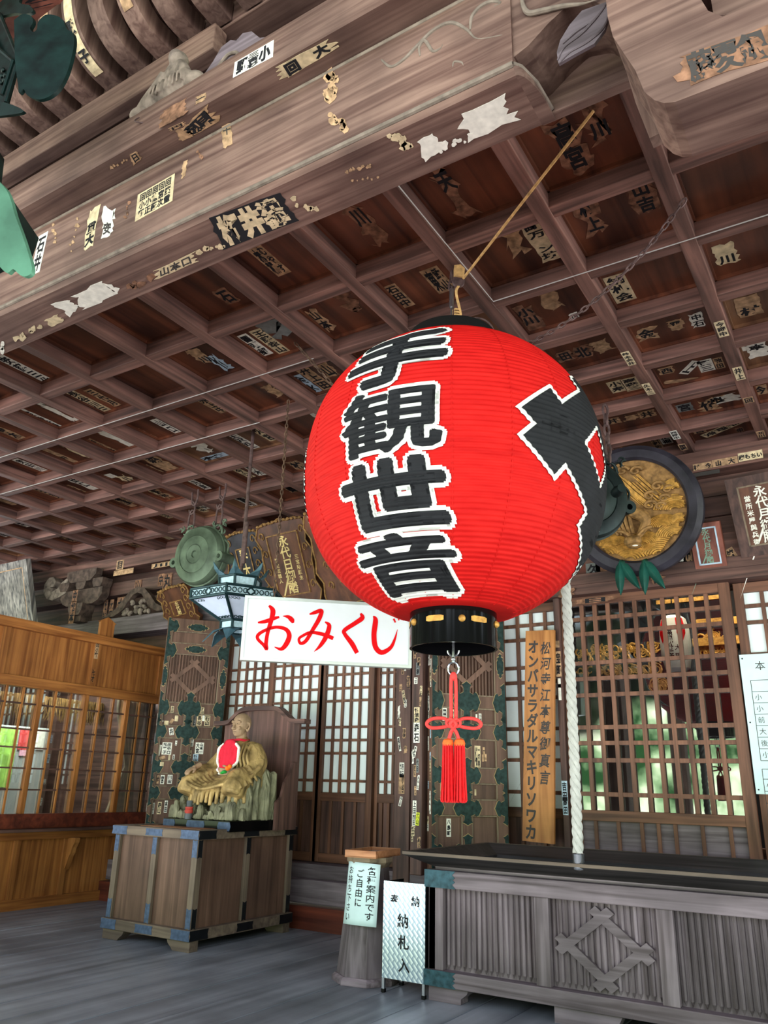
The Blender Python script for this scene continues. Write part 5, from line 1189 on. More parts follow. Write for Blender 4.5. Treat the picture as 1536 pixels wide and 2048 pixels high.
# ================================================================== THINGS ON THE PORCH FLOOR
# ---- offertory box
t = thing('offertory_box', 'long grey wooden offertory box with ribbed panels and a crossed-bar crest', 'offertory box', (-1.56, 5.4, 0))
bx0, bx1, by0, by1 = -2.67, -.45, 4.87, 5.95
for (xa, xb) in ((bx0, bx0+.22), (-1.86, -1.52), (-1.25, -.95), (bx1-.22, bx1)):
    if xa == -1.25: continue
    pts = [(xa, 0), (xb if xa != bx0 and False else xb, 0), (xb, .03), (xb+.04, .06), (xb+.05, .085), (xa, .085)] if xa < -1.6 else [(xa, 0), (xb, 0), (xb, .085), (xa-.05, .085), (xa-.04, .06), (xa, .03)]
    if xa == -1.86: pts = [(xa, 0), (xb, 0), (xb+.05, .085), (xa-.0, .085)]
    MB().prism(pts, (Vector((0, by0+.005, 0)), X3, Z3, -Y3), -.10, 0).build('foot', 'grey_wood_X', t, bevel=.004)
    MB().prism(pts, (Vector((0, by1-.005, 0)), X3, Z3, -Y3), 0, .10).build('foot', 'grey_wood_X', t, bevel=.004)
MB().box(bx0-.02, by0-.02, .085, bx1+.02, by1+.02, .17).build('base_rail', 'grey_wood_X', t, bevel=.005)
MB().box(bx0-.015, by0-.015, .635, bx1+.015, by1+.015, .735).build('top_rail', 'grey_wood_X', t, bevel=.005)
MB().box(bx0+.02, by0+.05, .735, bx1-.02, by1-.05, .752).build('top_strip', 'grey_wood_X', t)
posts = [(bx0, bx0+.10), (-1.96, -1.87), (-1.25, -1.16), (bx1-.10, bx1)]
for (a, b) in posts: MB().box(a, by0, .17, b, by0+.06, .635).build('post', 'grey_wood_Z', t, bevel=.004)
for (a, b) in ((by0, by0+.1), (by1-.1, by1)): MB().box(bx0-.001, a, .17, bx0+.05, b, .635).build('post', 'grey_wood_Z', t, bevel=.004)
MB().box(bx0+.02, by0+.09, .16, bx1-.02, by1-.05, .64).build('inner_body', 'black_wood', t)
for (a, b) in ((bx0+.10, -1.96), (-1.87, -1.25), (-1.16, bx1-.10)):
    m = MB(); m.box(a, by0+.055, .17, b, by0+.075, .635); n_ = 17
    for k in range(n_):
        c = a + (b-a)*(k+.5)/n_; w = (b-a)/n_*.36
        m.prism([(c-w, 0), (c-w*.75, .014), (c, .021), (c+w*.75, .014), (c+w, 0)][::-1], (Vector((0, by0+.055, .635)), X3, -Y3, -Z3), 0, .435)
        m.add([Vector((c-w, by0+.055, .20)), Vector((c+w, by0+.055, .20)), Vector((c, by0+.033, .20)), Vector((c, by0+.052, .172))], [(0, 2, 3), (2, 1, 3), (0, 3, 1)])
    m.build('ribbed_panel', 'grey_wood_Z', t)
m = MB(); igeta(m, FRONT(0, by0+.036, 0), -1.56, .40, .285, .215, -.004, .022, d=.32, w=.13, e=.10); m.build('crest', 'grey_wood_X', t, bevel=.003)
for (zc, h) in ((.685, .1), (.128, .085)):
    m = MB(); y = by0 - (.0165 if zc > .5 else .0215)
    m.prism([(bx0-.023, zc-h/2-.001), (bx0+.20, zc-h/2-.001), (bx0+.175, zc-h*.28), (bx0+.195, zc-h*.12), (bx0+.18, zc), (bx0+.195, zc+h*.12), (bx0+.175, zc+h*.28), (bx0+.20, zc+h/2+.001), (bx0-.023, zc+h/2+.001)], (Vector((0, y, 0)), X3, Z3, -Y3), -.003, .002)
    m.box(bx0-.023, y, zc-h/2, bx0-.018, y+.2, zc+h/2); m.build('corner_fitting', 'teal_fitting', t)
# flared tray on top
m = MB(); zt, zl = .842, .752; o = .135; i_ = .02
fr_out = [(bx0-o, by0-.10), (bx1+o, by0-.10), (bx1+o, by1+.12), (bx0-o, by1+.12)]; fr_in = [(bx0+i_, by0+.06), (bx1-i_, by0+.06), (bx1-i_, by1-.06), (bx0+i_, by1-.06)]
for k in range(4):
    a, b = fr_out[k], fr_out[(k+1) % 4]; c, e = fr_in[(k+1) % 4], fr_in[k]
    top = [Vector((*a, zt)), Vector((*b, zt)), Vector((*c, zl+.02)), Vector((*e, zl+.02))]; bot = [Vector((*a, zt-.022)), Vector((*b, zt-.022)), Vector((*c, zl-.005)), Vector((*e, zl-.005))]
    MB().add(top + bot, [(0, 1, 2, 3), (7, 6, 5, 4), (0, 4, 5, 1), (1, 5, 6, 2), (2, 6, 7, 3), (3, 7, 4, 0)]).build('flared_board', 'black_wood', t)
m = MB(); 
for k in range(4): m.tube([Vector((*fr_out[k], zt-.010)), Vector((*fr_out[(k+1) % 4], zt-.010))], .0125, 4)
m.build('rim_edge', 'pedestal_wood_X', t)
m = MB()
for k in range(14): m.box(bx0+.05, by0+.09 + k*.065, zl-.02, bx1-.05, by0+.125 + k*.065, zl+.005)
m.build('slats', 'black_wood', t)
# ---- metal case for name slips
t = thing('slip_case', 'silver patterned metal box on thin legs with black characters, beside the offertory box', 'box', (-2.845, 4.99, 0))
cx0, cx1, cy0, cy1 = -3.002, -2.69, 4.857, 5.10
MB().box(cx0, cy0, .082, cx1, cy0+.006, .645).build('front_panel', 'silver_pattern', t)
MB().box(cx0, cy0+.006, .10, cx1, cy1, .60).box(cx0, cy0+.006, .60, cx0+.01, cy1, .64).box(cx1-.01, cy0+.006, .60, cx1, cy1, .64).build('case', 'black_cap', t)
m = MB(); m.lathe([(0, .001), (.07, .001), (.085, .012), (.08, .0), (.0, .0)], (Vector(((cx0+cx1)/2, (cy0+cy1)/2, .6)), X3, Y3, Z3), 24); m.build('slot', 'black_lacquer', t)
for (x, y) in ((cx0, cy0), (cx1-.018, cy0), (cx0, cy1-.018), (cx1-.018, cy1-.018)):
    l = MB().box(x, y, .018, x+.018, y+.018, .60 if y > cy0 else .083).build('leg', 'chrome', t); MB().box(x-.003, y-.003, 0, x+.021, y+.021, .02).build('foot_cap', 'black_cap', l)
m = MB(); cxm = (cx0+cx1)/2
for (ch, px_, py_, s) in (('奉', 789, 1799, .062), ('納', 831, 1803, .064), ('納', 806, 1842, .085), ('札', 807, 1885, .085), ('入', 808, 1931, .085)):
    p = onY(px_, py_, cy0); m.text(ch, FRONT(p.x, cy0, p.z), s, 0, .02, .0015)
m.build('lettering', 'ink', t)
# ---- leaflet stand
sc = Vector((-3.255, 5.07, 0)); t = thing('leaflet_stand', 'octagonal tapering wooden stand with handwritten paper, carrying a shallow tray', 'stand', sc)
ph8 = math.radians(22.5 + 10)
def octa(r, z): return [sc + Vector((r*math.cos(ph8 + k*PI/4), r*math.sin(ph8 + k*PI/4), z)) for k in range(8)]
m = MB(); a, b = octa(.205, .03), octa(.135, .70)
m.add(a + b, [tuple(range(8))[::-1], tuple(range(8, 16))] + [(k, (k+1) % 8, (k+1) % 8 + 8, k+8) for k in range(8)]); m.build('body', 'grey_wood_Z', t)
m = MB(); a, b, c = octa(.235, 0), octa(.235, .028), octa(.215, .045); m.add(a + b + c, [tuple(range(8))[::-1], tuple(range(16, 24))] + [(k, (k+1) % 8, (k+1) % 8 + 8, k+8) for k in range(8)] + [(k+8, (k+1) % 8 + 8, (k+1) % 8 + 16, k+16) for k in range(8)]); m.build('plinth', 'grey_wood_X', t)
m = MB(); a, b, c = octa(.135, .70), octa(.16, .735), octa(.16, .765); m.add(a + b + c, [tuple(range(8))[::-1], tuple(range(16, 24))] + [(k, (k+1) % 8, (k+1) % 8 + 8, k+8) for k in range(8)] + [(k+8, (k+1) % 8 + 8, (k+1) % 8 + 16, k+16) for k in range(8)]); m.build('capital', 'pale_wood_X', t)
# handwritten sheet
pc = [onY(695, 1722, 4.89), onY(757, 1729, 4.86), onY(747, 1855, 4.83), onY(682, 1846, 4.86)]
pc = [onP(x, y, sc + Vector((0, -.185, .5)), Vector((-.06, -1, .10)).normalized()) for x, y in ((694, 1722), (757, 1729), (748, 1855), (682, 1847))]
n = quad_frame(pc); m = MB(); vs = []; fs = []
for i in range(7):
    for j in range(9):
        s_, q = i/6, j/8; vs.append(bil(pc, s_, q) - n*(.045*(2*s_-1)**2*.55) - n*.0)
for i in range(6):
    for j in range(8): fs.append((i*9+j, i*9+j+1, (i+1)*9+j+1, (i+1)*9+j))
sheet = thing('handwritten_sheet', 'pale paper sheet with three columns of brush writing, pasted on the octagonal stand', 'paper', pc[3])
m.add(vs, fs); o = m.build('sheet', 'notice_paper', sheet, smooth=True); so = o.modifiers.new('t', 'SOLIDIFY'); so.thickness = .0015; so.offset = 0
m = MB()
for (txt, s_, q0, q1, h) in (('各種案内です', .80, .05, .92, 1.0), ('ご自由に', .46, .10, .72, .95), ('お持ち下さい', .14, .06, .95, .62)):
    k = len(txt)
    for i, ch in enumerate(txt):
        vs, fs = glyph(ch, .012); q = q0 + (q1-q0)*(i+.5)/k; ch_h = (q1-q0)/k*.95
        ss = [min(1, max(0, s_ + x*.26*h)) for x, y in vs]
        m.add([bil(pc, a_, q - y*ch_h) - n*(.045*(2*a_-1)**2*.55) + n*.0018 for a_, (x, y) in zip(ss, vs)], fs)
m.build('writing', 'ink', sheet)
# shallow tray
tc = Vector((-3.235, 5.19, 0)); z0, z1 = .768, .815; ta = math.radians(0)
T4 = [Vector((-3.395, 4.965, 0)), Vector((-3.115, 4.93, 0)), Vector((-3.06, 5.30, 0)), Vector((-3.37, 5.42, 0))]
e1 = (T4[1]-T4[0]).normalized(); c_ = math.radians(-8); e1 = Vector((math.cos(math.radians(-10)), math.sin(math.radians(-10)), 0)); 
p0 = onZ(690, 1699, .815); p1 = onZ(752, 1703, .815); p3 = onZ(741, 1691, .815)
e1 = (p1-p0); L1_ = e1.length; e1.normalize(); e2 = Vector((-e1.y, e1.x, 0)); L2_ = .40
t = thing('wooden_tray', 'shallow orange-brown wooden tray with a glass sheet, on top of the octagonal stand', 'tray', p0 + e1*L1_/2 + e2*L2_/2 - Z3*.047)
b_ = p0 - Z3*.047
MB().obox(b_ + Z3*.002, e1*L1_, e2*L2_, Z3*.008).build('bottom', 'cedar', t)
m = MB(); w = .012
m.obox(b_, e1*L1_, e2*w, Z3*.047); m.obox(b_ + e2*(L2_-w), e1*L1_, e2*w, Z3*.047); m.obox(b_ + e2*w, e1*w, e2*(L2_-2*w), Z3*.047); m.obox(b_ + e1*(L1_-w) + e2*w, e1*w, e2*(L2_-2*w), Z3*.047); m.build('side', 'cedar', t, bevel=.002)
MB().obox(b_ + e1*.05 + e2*.05 + Z3*.022, e1*(L1_-.1), e2*(L2_-.12), Z3*.006).build('glass_sheet', 'tray_glass', t)
# ---- pedestal of the seated figure
t = thing('figure_pedestal', 'square wooden pedestal with blue metal corner fittings, under the seated figure', 'pedestal', (-5.29, 5.55, 0))
qx0, qx1, qy0, qy1 = -5.77, -4.80, 4.95, 6.17
MB().box(qx0+.03, qy0+.03, .12, qx1-.03, qy1-.03, .80).build('panel', 'door_panel', t)
for (za, zb2, nm) in ((.075, .155, 'base_rail'), (.795, .868, 'top_rail')):
    m = MB(); e = .022
    m.box(qx0-e, qy0-e, za, qx1+e, qy0+.06, zb2).box(qx0-e, qy1-.06, za, qx1+e, qy1+e, zb2).box(qx0-e, qy0+.06, za, qx0+.06, qy1-.06, zb2).box(qx1-.06, qy0+.06, za, qx1+e, qy1-.06, zb2); m.build(nm, 'pedestal_wood_X', t, bevel=.006)
for (x, w) in ((qx0, .06), ((qx0+qx1)/2 - .03, .055), (qx1-.06, .06)): MB().box(x, qy0, .155, x+w, qy0+.03, .795).build('post', 'pedestal_wood_Z', t, bevel=.003)
for (y, w) in ((qy0+.001, .06), ((qy0+qy1)/2 - .03, .055), (qy1-.06, .06)): MB().box(qx1-.03, y, .155, qx1, y+w, .795).build('post', 'pedestal_wood_Z', t, bevel=.003)
def plate_front(x0, x1, z0, z1, y, mat):
    w, h = x1-x0, z1-z0
    pts = [(x0, z0), (x1, z0), (x1 - w*.04, (z0+z1)/2), (x1, z1), (x0, z1), (x0 + w*.04, (z0+z1)/2)] if w > h else [(x0, z0), ((x0+x1)/2, z0 + h*.06), (x1, z0), (x1, z1), ((x0+x1)/2, z1 - h*.06), (x0, z1)]
    return MB().prism(pts, (Vector((0, y, 0)), X3, Z3, -Y3), 0, .003).build('metal_fitting', mat, t)
def plate_side(y0, y1, z0, z1, x, mat):
    w, h = y1-y0, z1-z0
    pts = [(y0, z0), (y1, z0), (y1 - w*.04, (z0+z1)/2), (y1, z1), (y0, z1), (y0 + w*.04, (z0+z1)/2)] if w > h else [(y0, z0), ((y0+y1)/2, z0 + h*.06), (y1, z0), (y1, z1), ((y0+y1)/2, z1 - h*.06), (y0, z1)]
    return MB().prism(pts, (Vector((x, 0, 0)), Y3, Z3, X3), 0, .003).build('metal_fitting', mat, t)
for z0, z1 in ((.079, .151), (.799, .864)):
    y = qy0 - .022; plate_front(qx0-.024, qx0+.16, z0, z1, y, 'blue_fitting'); plate_front((qx0+qx1)/2-.10, (qx0+qx1)/2+.10, z0+.006, z1-.006, y, 'blue_fitting'); plate_front(qx1-.18, qx1+.024, z0, z1, y, 'blue_fitting')
    x = qx1 + .022; plate_side(qy0-.024, qy0+.18, z0, z1, x, 'black_fitting'); plate_side((qy0+qy1)/2-.10, (qy0+qy1)/2+.10, z0+.006, z1-.006, x, 'black_fitting'); plate_side(qy1-.16, qy1+.024, z0, z1, x, 'black_fitting')
for x0, x1 in ((qx0+.004, qx0+.052), ((qx0+qx1)/2-.026, (qx0+qx1)/2+.022), (qx1-.056, qx1-.004)):
    plate_front(x0, x1, .155, .30, qy0, 'blue_fitting'); plate_front(x0, x1, .66, .795, qy0, 'blue_fitting')
for y0, y1 in ((qy0+.006, qy0+.052), ((qy0+qy1)/2-.026, (qy0+qy1)/2+.022), (qy1-.056, qy1-.006)):
    plate_side(y0, y1, .155, .30, qx1, 'black_fitting'); plate_side(y0, y1, .66, .795, qx1, 'black_fitting')
for x, sg in ((qx0-.01, 1), (qx1+.01, -1)):
    for y in (qy0, qy1-.09):
        pts = [(x, 0), (x + sg*.18, 0), (x + sg*.20, .02), (x + sg*.235, .045), (x + sg*.25, .075), (x, .075)]
        MB().prism(pts if sg > 0 else pts[::-1], (Vector((0, y + (0 if y == qy0 else .09), 0)), X3, Z3, -Y3), -.09 if y == qy0 else 0, .0 if y == qy0 else .09).build('foot', 'pedestal_wood_X', t, bevel=.004)
# step board and black lacquer base inside the rim, back board behind
MB().box(qx0+.04, qy0+.04, .80, qx1-.04, qy1-.04, .845).build('top_board', 'dark_wood_X', t)
MB().box(-5.60, 5.06, .845, -4.90, 5.24, .868).build('pale_step', 'cedar', t)
base = thing('lacquer_base', 'low dark lacquer platform with blue metal plates, carrying the rock seat', 'platform', (-5.14, 5.6, .845))
MB().box(-5.53, 5.25, .845, -4.757, 6.0, .928).build('board', 'black_lacquer', base, bevel=.003)
for x0, x1 in ((-5.53, -5.40), (-5.24, -5.05), (-4.88, -4.757)):
    MB().prism([(x0, .853), (x1, .853), (x1+.012, .887), (x1, .92), (x0, .92), (x0-.012 if x0 > -5.5 else x0, .887)], (Vector((0, 5.25, 0)), X3, Z3, -Y3), 0, .003).build('metal_plate', 'blue_fitting', base)
bb = thing('throne_back', 'brown wooden throne back with a curved cornice, behind the seated figure', 'throne', (-5.19, 6.08, .845))
out = [(-5.66, .845), (-4.72, .845), (-4.72, 1.80), (-4.80, 1.80), (-4.87, 1.84), (-4.95, 1.895), (-5.05, 1.91), (-5.33, 1.91), (-5.43, 1.895), (-5.51, 1.84), (-5.58, 1.80), (-5.66, 1.80)]
MB().prism(out, (Vector((0, 6.06, 0)), X3, Z3, -Y3), -.03, 0).build('back_board', 'dark_wood_Z', bb, bevel=.003)
edge = [(-5.76, 1.79), (-5.60, 1.795), (-5.53, 1.835), (-5.44, 1.90), (-5.34, 1.92), (-5.04, 1.92), (-4.94, 1.90), (-4.85, 1.835), (-4.78, 1.795), (-4.62, 1.79)]
S_ = smooth_pts([Vector((x, 0, z)) for x, z in edge], 5)
m = MB(); pts = [(p.x, p.z - .018) for p in S_] + [(p.x, p.z + .022) for p in S_[::-1]]; m.prism(pts, (Vector((0, 6.0, 0)), X3, Z3, -Y3), -.10, 0); m.build('cornice', 'dark_wood_X', bb)
for x, mi in ((-5.66, 0), (-4.75, 1)):
    wing = [(6.06, .845), (6.06, 1.42), (6.0, 1.42), (5.97, 1.33), (5.90, 1.25), (5.86, 1.12), (5.80, 1.08), (5.80, .845)]
    MB().prism(wing[::-1], (Vector((x, 0, 0)), Y3, Z3, X3), 0, .03).build('side_wing', 'dark_wood_Z', bb, bevel=.003)
# ---- rock seat and seated figure (one continuous carved surface each)
def remesh(o, vox, smooth=4, disp=None):
    r_ = o.modifiers.new('fuse', 'REMESH'); r_.mode = 'VOXEL'; r_.voxel_size = vox; r_.use_smooth_shade = True
    if smooth: s_ = o.modifiers.new('soft', 'SMOOTH'); s_.factor = .5; s_.iterations = smooth
    return o
rk = MB(); rnd = random.Random(41)
def pillar(x, y, r, z):
    rk.tube([(x, y, .93), (x + rnd.uniform(-.01, .01), y, .93 + (z-.93)*.6), (x + rnd.uniform(-.02, .02), y, z - r*.5), (x, y, z - r*.15), (x, y, z)], [r*1.08, r, r*.85, r*.55, r*.12], 8)
for k in range(13):
    q = k/12; pillar(-5.50 + .70*q + rnd.uniform(-.012, .012), 5.30 + rnd.uniform(0, .03), rnd.uniform(.022, .034), rnd.choice((1.0, 1.04, 1.08)) - (.03 if .3 < q < .6 else 0))
for k in range(12):
    q = k/11; pillar(-5.50 + .72*q, 5.39 + rnd.uniform(-.02, .03), rnd.uniform(.03, .042), rnd.uniform(1.02, 1.07))
for k in range(18): pillar(-5.48 + .74*rnd.random(), 5.50 + .38*rnd.random(), rnd.uniform(.05, .07), rnd.uniform(1.03, 1.10))
for (x, y, r, z) in ((-4.86, 5.42, .06, 1.18), (-4.80, 5.48, .055, 1.24), (-4.82, 5.58, .07, 1.30), (-4.80, 5.70, .06, 1.36), (-4.81, 5.82, .05, 1.34), (-4.90, 5.50, .05, 1.21), (-4.95, 5.40, .055, 1.12), (-5.50, 5.45, .05, 1.12)): pillar(x, y, r, z)
rk.box(-5.46, 5.40, .93, -4.80, 5.9, .99)
o = tag(rk.build('rock_seat', 'rock', None, (-5.14, 5.6, .928), smooth=True), 'carved greenish rock seat of upright crags under the golden robed figure', 'rock seat'); remesh(o, .008, 0)
FC = Vector((-5.10, 5.70, 0)); FW = Vector((-.06, -1, 0)).normalized(); LF = Vector((-FW.y, FW.x, 0))   # the way the figure faces, and its own left
def G(f, l, z): return FC + FW*f + LF*l + Z3*z
RT = Matrix((FW, LF, Z3)).transposed()
fig = thing('seated_figure', 'golden robed carved figure with a bald head and pink-red bib, seated on rocks', 'statue', FC + Z3*1.06)
m = MB()
m.ball(G(.0, 0, 1.40), .125, .175, .22, rot=RT); m.ball(G(-.01, .125, 1.515), .08, .09, .08, rot=RT); m.ball(G(-.01, -.125, 1.515), .08, .09, .08, rot=RT)
m.tube([G(0, 0, 1.52), G(.0, 0, 1.60), G(.01, 0, 1.63)], [.10, .07, .05], 12)
m.ball(G(.02, 0, 1.22), .2, .24, .13, rot=RT)
# thighs reaching forward, knees apart
for s in (-1, 1): m.tube(smooth_pts([G(.0, s*.12, 1.24), G(.16, s*.20, 1.25), G(.30, s*.27, 1.22), G(.35, s*.28, 1.13)], 4), [.12]*4 + [.115]*4 + [.10]*4 + [.085], 12)
m.tube(smooth_pts([G(.10, -.12, 1.24), G(.22, 0, 1.20), G(.10, .12, 1.24)], 4), .09, 10)
# sleeves
m.tube(smooth_pts([G(-.01, -.15, 1.53), G(.03, -.23, 1.41), G(.12, -.27, 1.33), G(.27, -.255, 1.335)], 5), [.08, .081, .083, .085, .087, .087, .086, .084, .081, .078, .074, .07, .066, .06, .054, .048], 12)
m.tube(smooth_pts([G(-.01, .15, 1.53), G(.02, .235, 1.41), G(.10, .25, 1.31), G(.22, .17, 1.29)], 5), [.08, .081, .084, .088, .091, .093, .093, .091, .088, .084, .08, .075, .07, .064, .058, .052], 12)
for s, l0 in ((1, .27), (-1, -.30)):
    for k in range(5): m.tube(smooth_pts([G(.02 + .045*k, l0 - s*.02, 1.36 - .01*k), G(.03 + .05*k, l0 + s*.03, 1.25), G(.04 + .055*k, l0 + s*.02, 1.15 - .012*(k % 2))], 4), [.030]*4 + [.026]*4 + [.016], 8)
# the skirts of the robe falling over the rocks in upright pleats
for k in range(15):
    l = -.37 + .70*k/14; hem = 1.055 + .012*math.sin(k*1.9) + (.03 if k > 15 else 0); ff = .385 - .16*(l/.34)**2
    m.tube([G(ff - .12, l*.9, 1.23), G(ff - .02, l*.97, 1.205), G(ff + .012, l*1.0, 1.14), G(ff + .02 + .008*(k % 2), l*1.03, hem)], [.030, .027, .017 + .006*(k % 2), .016], 8)
# hanging loops between the knees
for k in range(8):
    w = .10 + .024*k; zz = 1.335 - .012*k; f0 = .185 + .029*k
    m.tube(smooth_pts([G(f0 - .02, -w*1.25, zz + .008), G(f0 + .035, -w*.6, zz - .045), G(f0 + .05, .0, zz - .075), G(f0 + .035, w*.6, zz - .05), G(f0 - .02, w*1.2, zz)], 5), .015, 6)
for k in range(7):
    m.tube(smooth_pts([G(.08 - .006*k, -.08 + .042*k, 1.57), G(.138, -.05 + .045*k, 1.46), G(.145, -.02 + .045*k, 1.36), G(.20, .0 + .035*k, 1.29)], 4), .013, 6)
for k in range(6):
    for s in (-1, 1): m.tube(smooth_pts([G(.0 + .035*k, s*(.285 - .004*k), 1.47 - .032*k), G(.07 + .035*k, s*.352, 1.39 - .028*k), G(.13 + .035*k, s*.32, 1.30 - .018*k)], 4), .014, 6)
for k in range(4):
    for s in (-1, 1): m.tube(smooth_pts([G(.10 + .06*k, s*.17, 1.355 - .02*k), G(.16 + .06*k, s*.275, 1.365 - .02*k), G(.16 + .06*k, s*.385, 1.25 - .02*k)], 4), .014, 6)
o = m.build('robe', 'robe', fig, smooth=True); remesh(o, .0075, 0)
# head with face, neck and ears: one skin
hd = MB(); HB = G(.025, 0, 1.735)
def Hd(f, l, z): return HB + FW*f + LF*l + Z3*z
hd.ball(Hd(-.012, 0, .022), .092, .078, .090, 20, 14, rot=RT); hd.ball(Hd(.022, 0, -.045), .062, .058, .062, 16, 12, rot=RT); hd.ball(Hd(.048, 0, -.082), .026, .030, .020, rot=RT)
hd.tube([Hd(-.01, 0, -.06), Hd(-.015, 0, -.12), Hd(-.02, 0, -.17)], [.05, .047, .055], 12)
hd.tube(smooth_pts([Hd(.080, 0, .018), Hd(.094, 0, -.012), Hd(.102, 0, -.030), Hd(.086, 0, -.036)], 4), [.008]*4 + [.010]*4 + [.014]*4 + [.009], 8)
for s in (-1, 1):
    hd.tube(smooth_pts([Hd(.079, s*.012, .026), Hd(.082, s*.032, .034), Hd(.062, s*.056, .024)], 4), .0085, 6)
    hd.ball(Hd(.058, s*.040, -.028), .020, .018, .016, rot=RT); hd.ball(Hd(.090, s*.013, -.036), .008)
    hd.tube(smooth_pts([Hd(-.005, s*.076, .020), Hd(-.018, s*.088, .018), Hd(-.020, s*.088, -.020), Hd(-.006, s*.078, -.052), Hd(.0, s*.074, -.03)], 4), .0085, 6)
    hd.ball(Hd(.068, s*.031, .008), .014, .015, .010, rot=RT)
hd.tube(smooth_pts([Hd(.070, -.026, -.058), Hd(.080, 0, -.055), Hd(.070, .026, -.058)], 4), .0065, 6); hd.tube(smooth_pts([Hd(.068, -.022, -.067), Hd(.078, 0, -.069), Hd(.068, .022, -.067)], 4), .007, 6)
o = hd.build('head', 'skin_wood', fig, smooth=True); remesh(o, .0042, 2)
m = MB()
for s in (-1, 1): m.ball(Hd(.0795, s*.031, .010), .0045, .0095, .0035, 10, 6, rot=RT)
m.tube(smooth_pts([Hd(.0775, -.022, -.0625), Hd(.0845, 0, -.0625), Hd(.0775, .022, -.0625)], 4), .0022, 5)
m.build('eyes_and_mouth_line', 'skin_dark', fig, smooth=True)
# hands: palm, four fingers of different length, thumb; right one on the knee, left one in the lap
def hand(w, dirn, side, up, name, curl=.5):
    """w wrist, dirn towards the fingers, side towards the thumb, up back of the hand"""
    h = MB(); dirn = dirn.normalized(); side = (side - dirn*side.dot(dirn)).normalized(); up = (up - dirn*up.dot(dirn) - side*up.dot(side)).normalized()
    P = lambda a, b, c: w + dirn*a + side*b + up*c
    h.tube([P(-.07, 0, 0), P(-.02, 0, 0), P(.01, 0, 0)], [.026, .022, .023], 10)
    for b in (-.021, -.008, .006, .020): h.tube([P(.0, b*.7, 0), P(.03, b, .003), P(.058, b*1.05, .002)], [.013, .0125, .0098], 8)
    for b, L in ((.022, .055), (.0075, .062), (-.0075, .057), (-.0215, .045)):
        h.tube(smooth_pts([P(.055, b, .002), P(.055 + L*.42, b*1.12, .001 - .004*curl), P(.055 + L*.78, b*1.16, -.012*curl - L*.15*curl), P(.055 + L*.95, b*1.16, -.03*curl - L*.28*curl)], 4), [.0088]*5 + [.0078]*5 + [.0062]*3, 8)
    h.tube(smooth_pts([P(.008, .018, -.002), P(.032, .038, -.006), P(.055, .046, -.014), P(.070, .046, -.020)], 4), [.0115]*5 + [.0098]*5 + [.0078]*3, 8)
    o = h.build(name, 'skin_wood', fig, smooth=True); remesh(o, .0036, 1)
hand(G(.315, -.25, 1.352), FW*.9 - Z3*.36, LF, Z3 + FW*.4, 'hand', .55)
hand(G(.25, .135, 1.325), FW*.45 - LF*.85 - Z3*.05, FW*.3 + Z3, LF*.2 + FW, 'hand', .9)
# bib with lace edge
m = MB(); vs = []; fs = []; NA, NB = 22, 8
def bibp(a, b, lift=0):
    x = b*.118*math.sin(a); z = b*(-.165*math.cos(a) if math.cos(a) > 0 else -.13*math.cos(a))
    zz = 1.475 + z; f = .150 + .03*(1 - (x/.13)**2) - .35*max(0, z - .03)*1.0 + .008*math.sin(x*150)*(.4 + b) + (.03 if zz < 1.40 else 0)*(1.40-zz)*8
    return G(f + lift, x + .0, zz)
for b in range(1, NB+1):
    for a in range(NA): vs.append(bibp(2*PI*a/NA, b/NB))
vs.append(bibp(0, 0)); e = len(vs)-1
for b in range(NB-1):
    for a in range(NA): fs.append((b*NA+a, b*NA+(a+1) % NA, (b+1)*NA+(a+1) % NA, (b+1)*NA+a))
fs += [(e, (a+1) % NA, a) for a in range(NA)]
m.add(vs, fs); o = m.build('bib', 'bib_red', fig, smooth=True); so = o.modifiers.new('t', 'SOLIDIFY'); so.thickness = .006; so.offset = 0
m = MB()
for a in range(5, 60):
    q = 2*PI*(a/60 - .5) + PI*2 - PI*0; q = -PI*.72 + 2*PI*.72*(a-5)/54; p = bibp(q, 1.04, .004); m.ball(p, .012, .016, .013, 8, 6)
m.build('lace_edge', 'lace', fig, smooth=True)
m = MB(); m.tube(smooth_pts([G(.02, -.062, 1.60), G(.075, -.05, 1.605), G(.098, 0, 1.60), G(.075, .05, 1.605), G(.02, .062, 1.60), G(-.06, .03, 1.61), G(-.06, -.03, 1.61)], 4), .011, 6, closed=True); m.build('bib_band', 'bib_red', fig, smooth=True)
m = MB(); p = onP(452, 1541, G(.33, .0, 1.33), FW); t_ = thing('paper_ornament', 'small orange and green ornament lying in the lap of the figure', 'ornament', p - Z3*.03)
m.ball(p + Z3*.02 + LF*.02, .02, .03, .022); m.ball(p + LF*.045 + Z3*.035, .016, .022, .018); m.build('orange_part', 'bright_orange', t_, smooth=True)
m = MB(); m.ball(p - LF*.02 - Z3*.012, .018, .03, .015); m.ball(p - LF*.045 - Z3*.02, .014, .022, .012); m.build('green_part', 'bright_green', t_, smooth=True)
# little pot before the rocks
p = onZ(412, 1641, .928); p = Vector((-5.255, 5.268, .928)); t = thing('offering_pot', 'small grey pot with a red band, in front of the rock seat', 'pot', p)
p.y = 5.268
MB().lathe([(0, 0), (.030, 0), (.034, .02), (.030, .05), (.0, .05)], (p, X3, Y3, Z3), 20).build('base', 'pot_grey', t, smooth=True)
m = MB(); m.lathe([(.030, .045), (.036, .055), (.036, .07), (.029, .08), (.034, .085), (.034, .097), (.028, .10)], (p, X3, Y3, Z3), 20); m.build('band', 'pot_red', t, smooth=True)
MB().lathe([(0, .10), (.024, .10), (.027, .14), (.022, .15), (0, .15)], (p, X3, Y3, Z3), 20).build('lid', 'pot_grey', t, smooth=True)
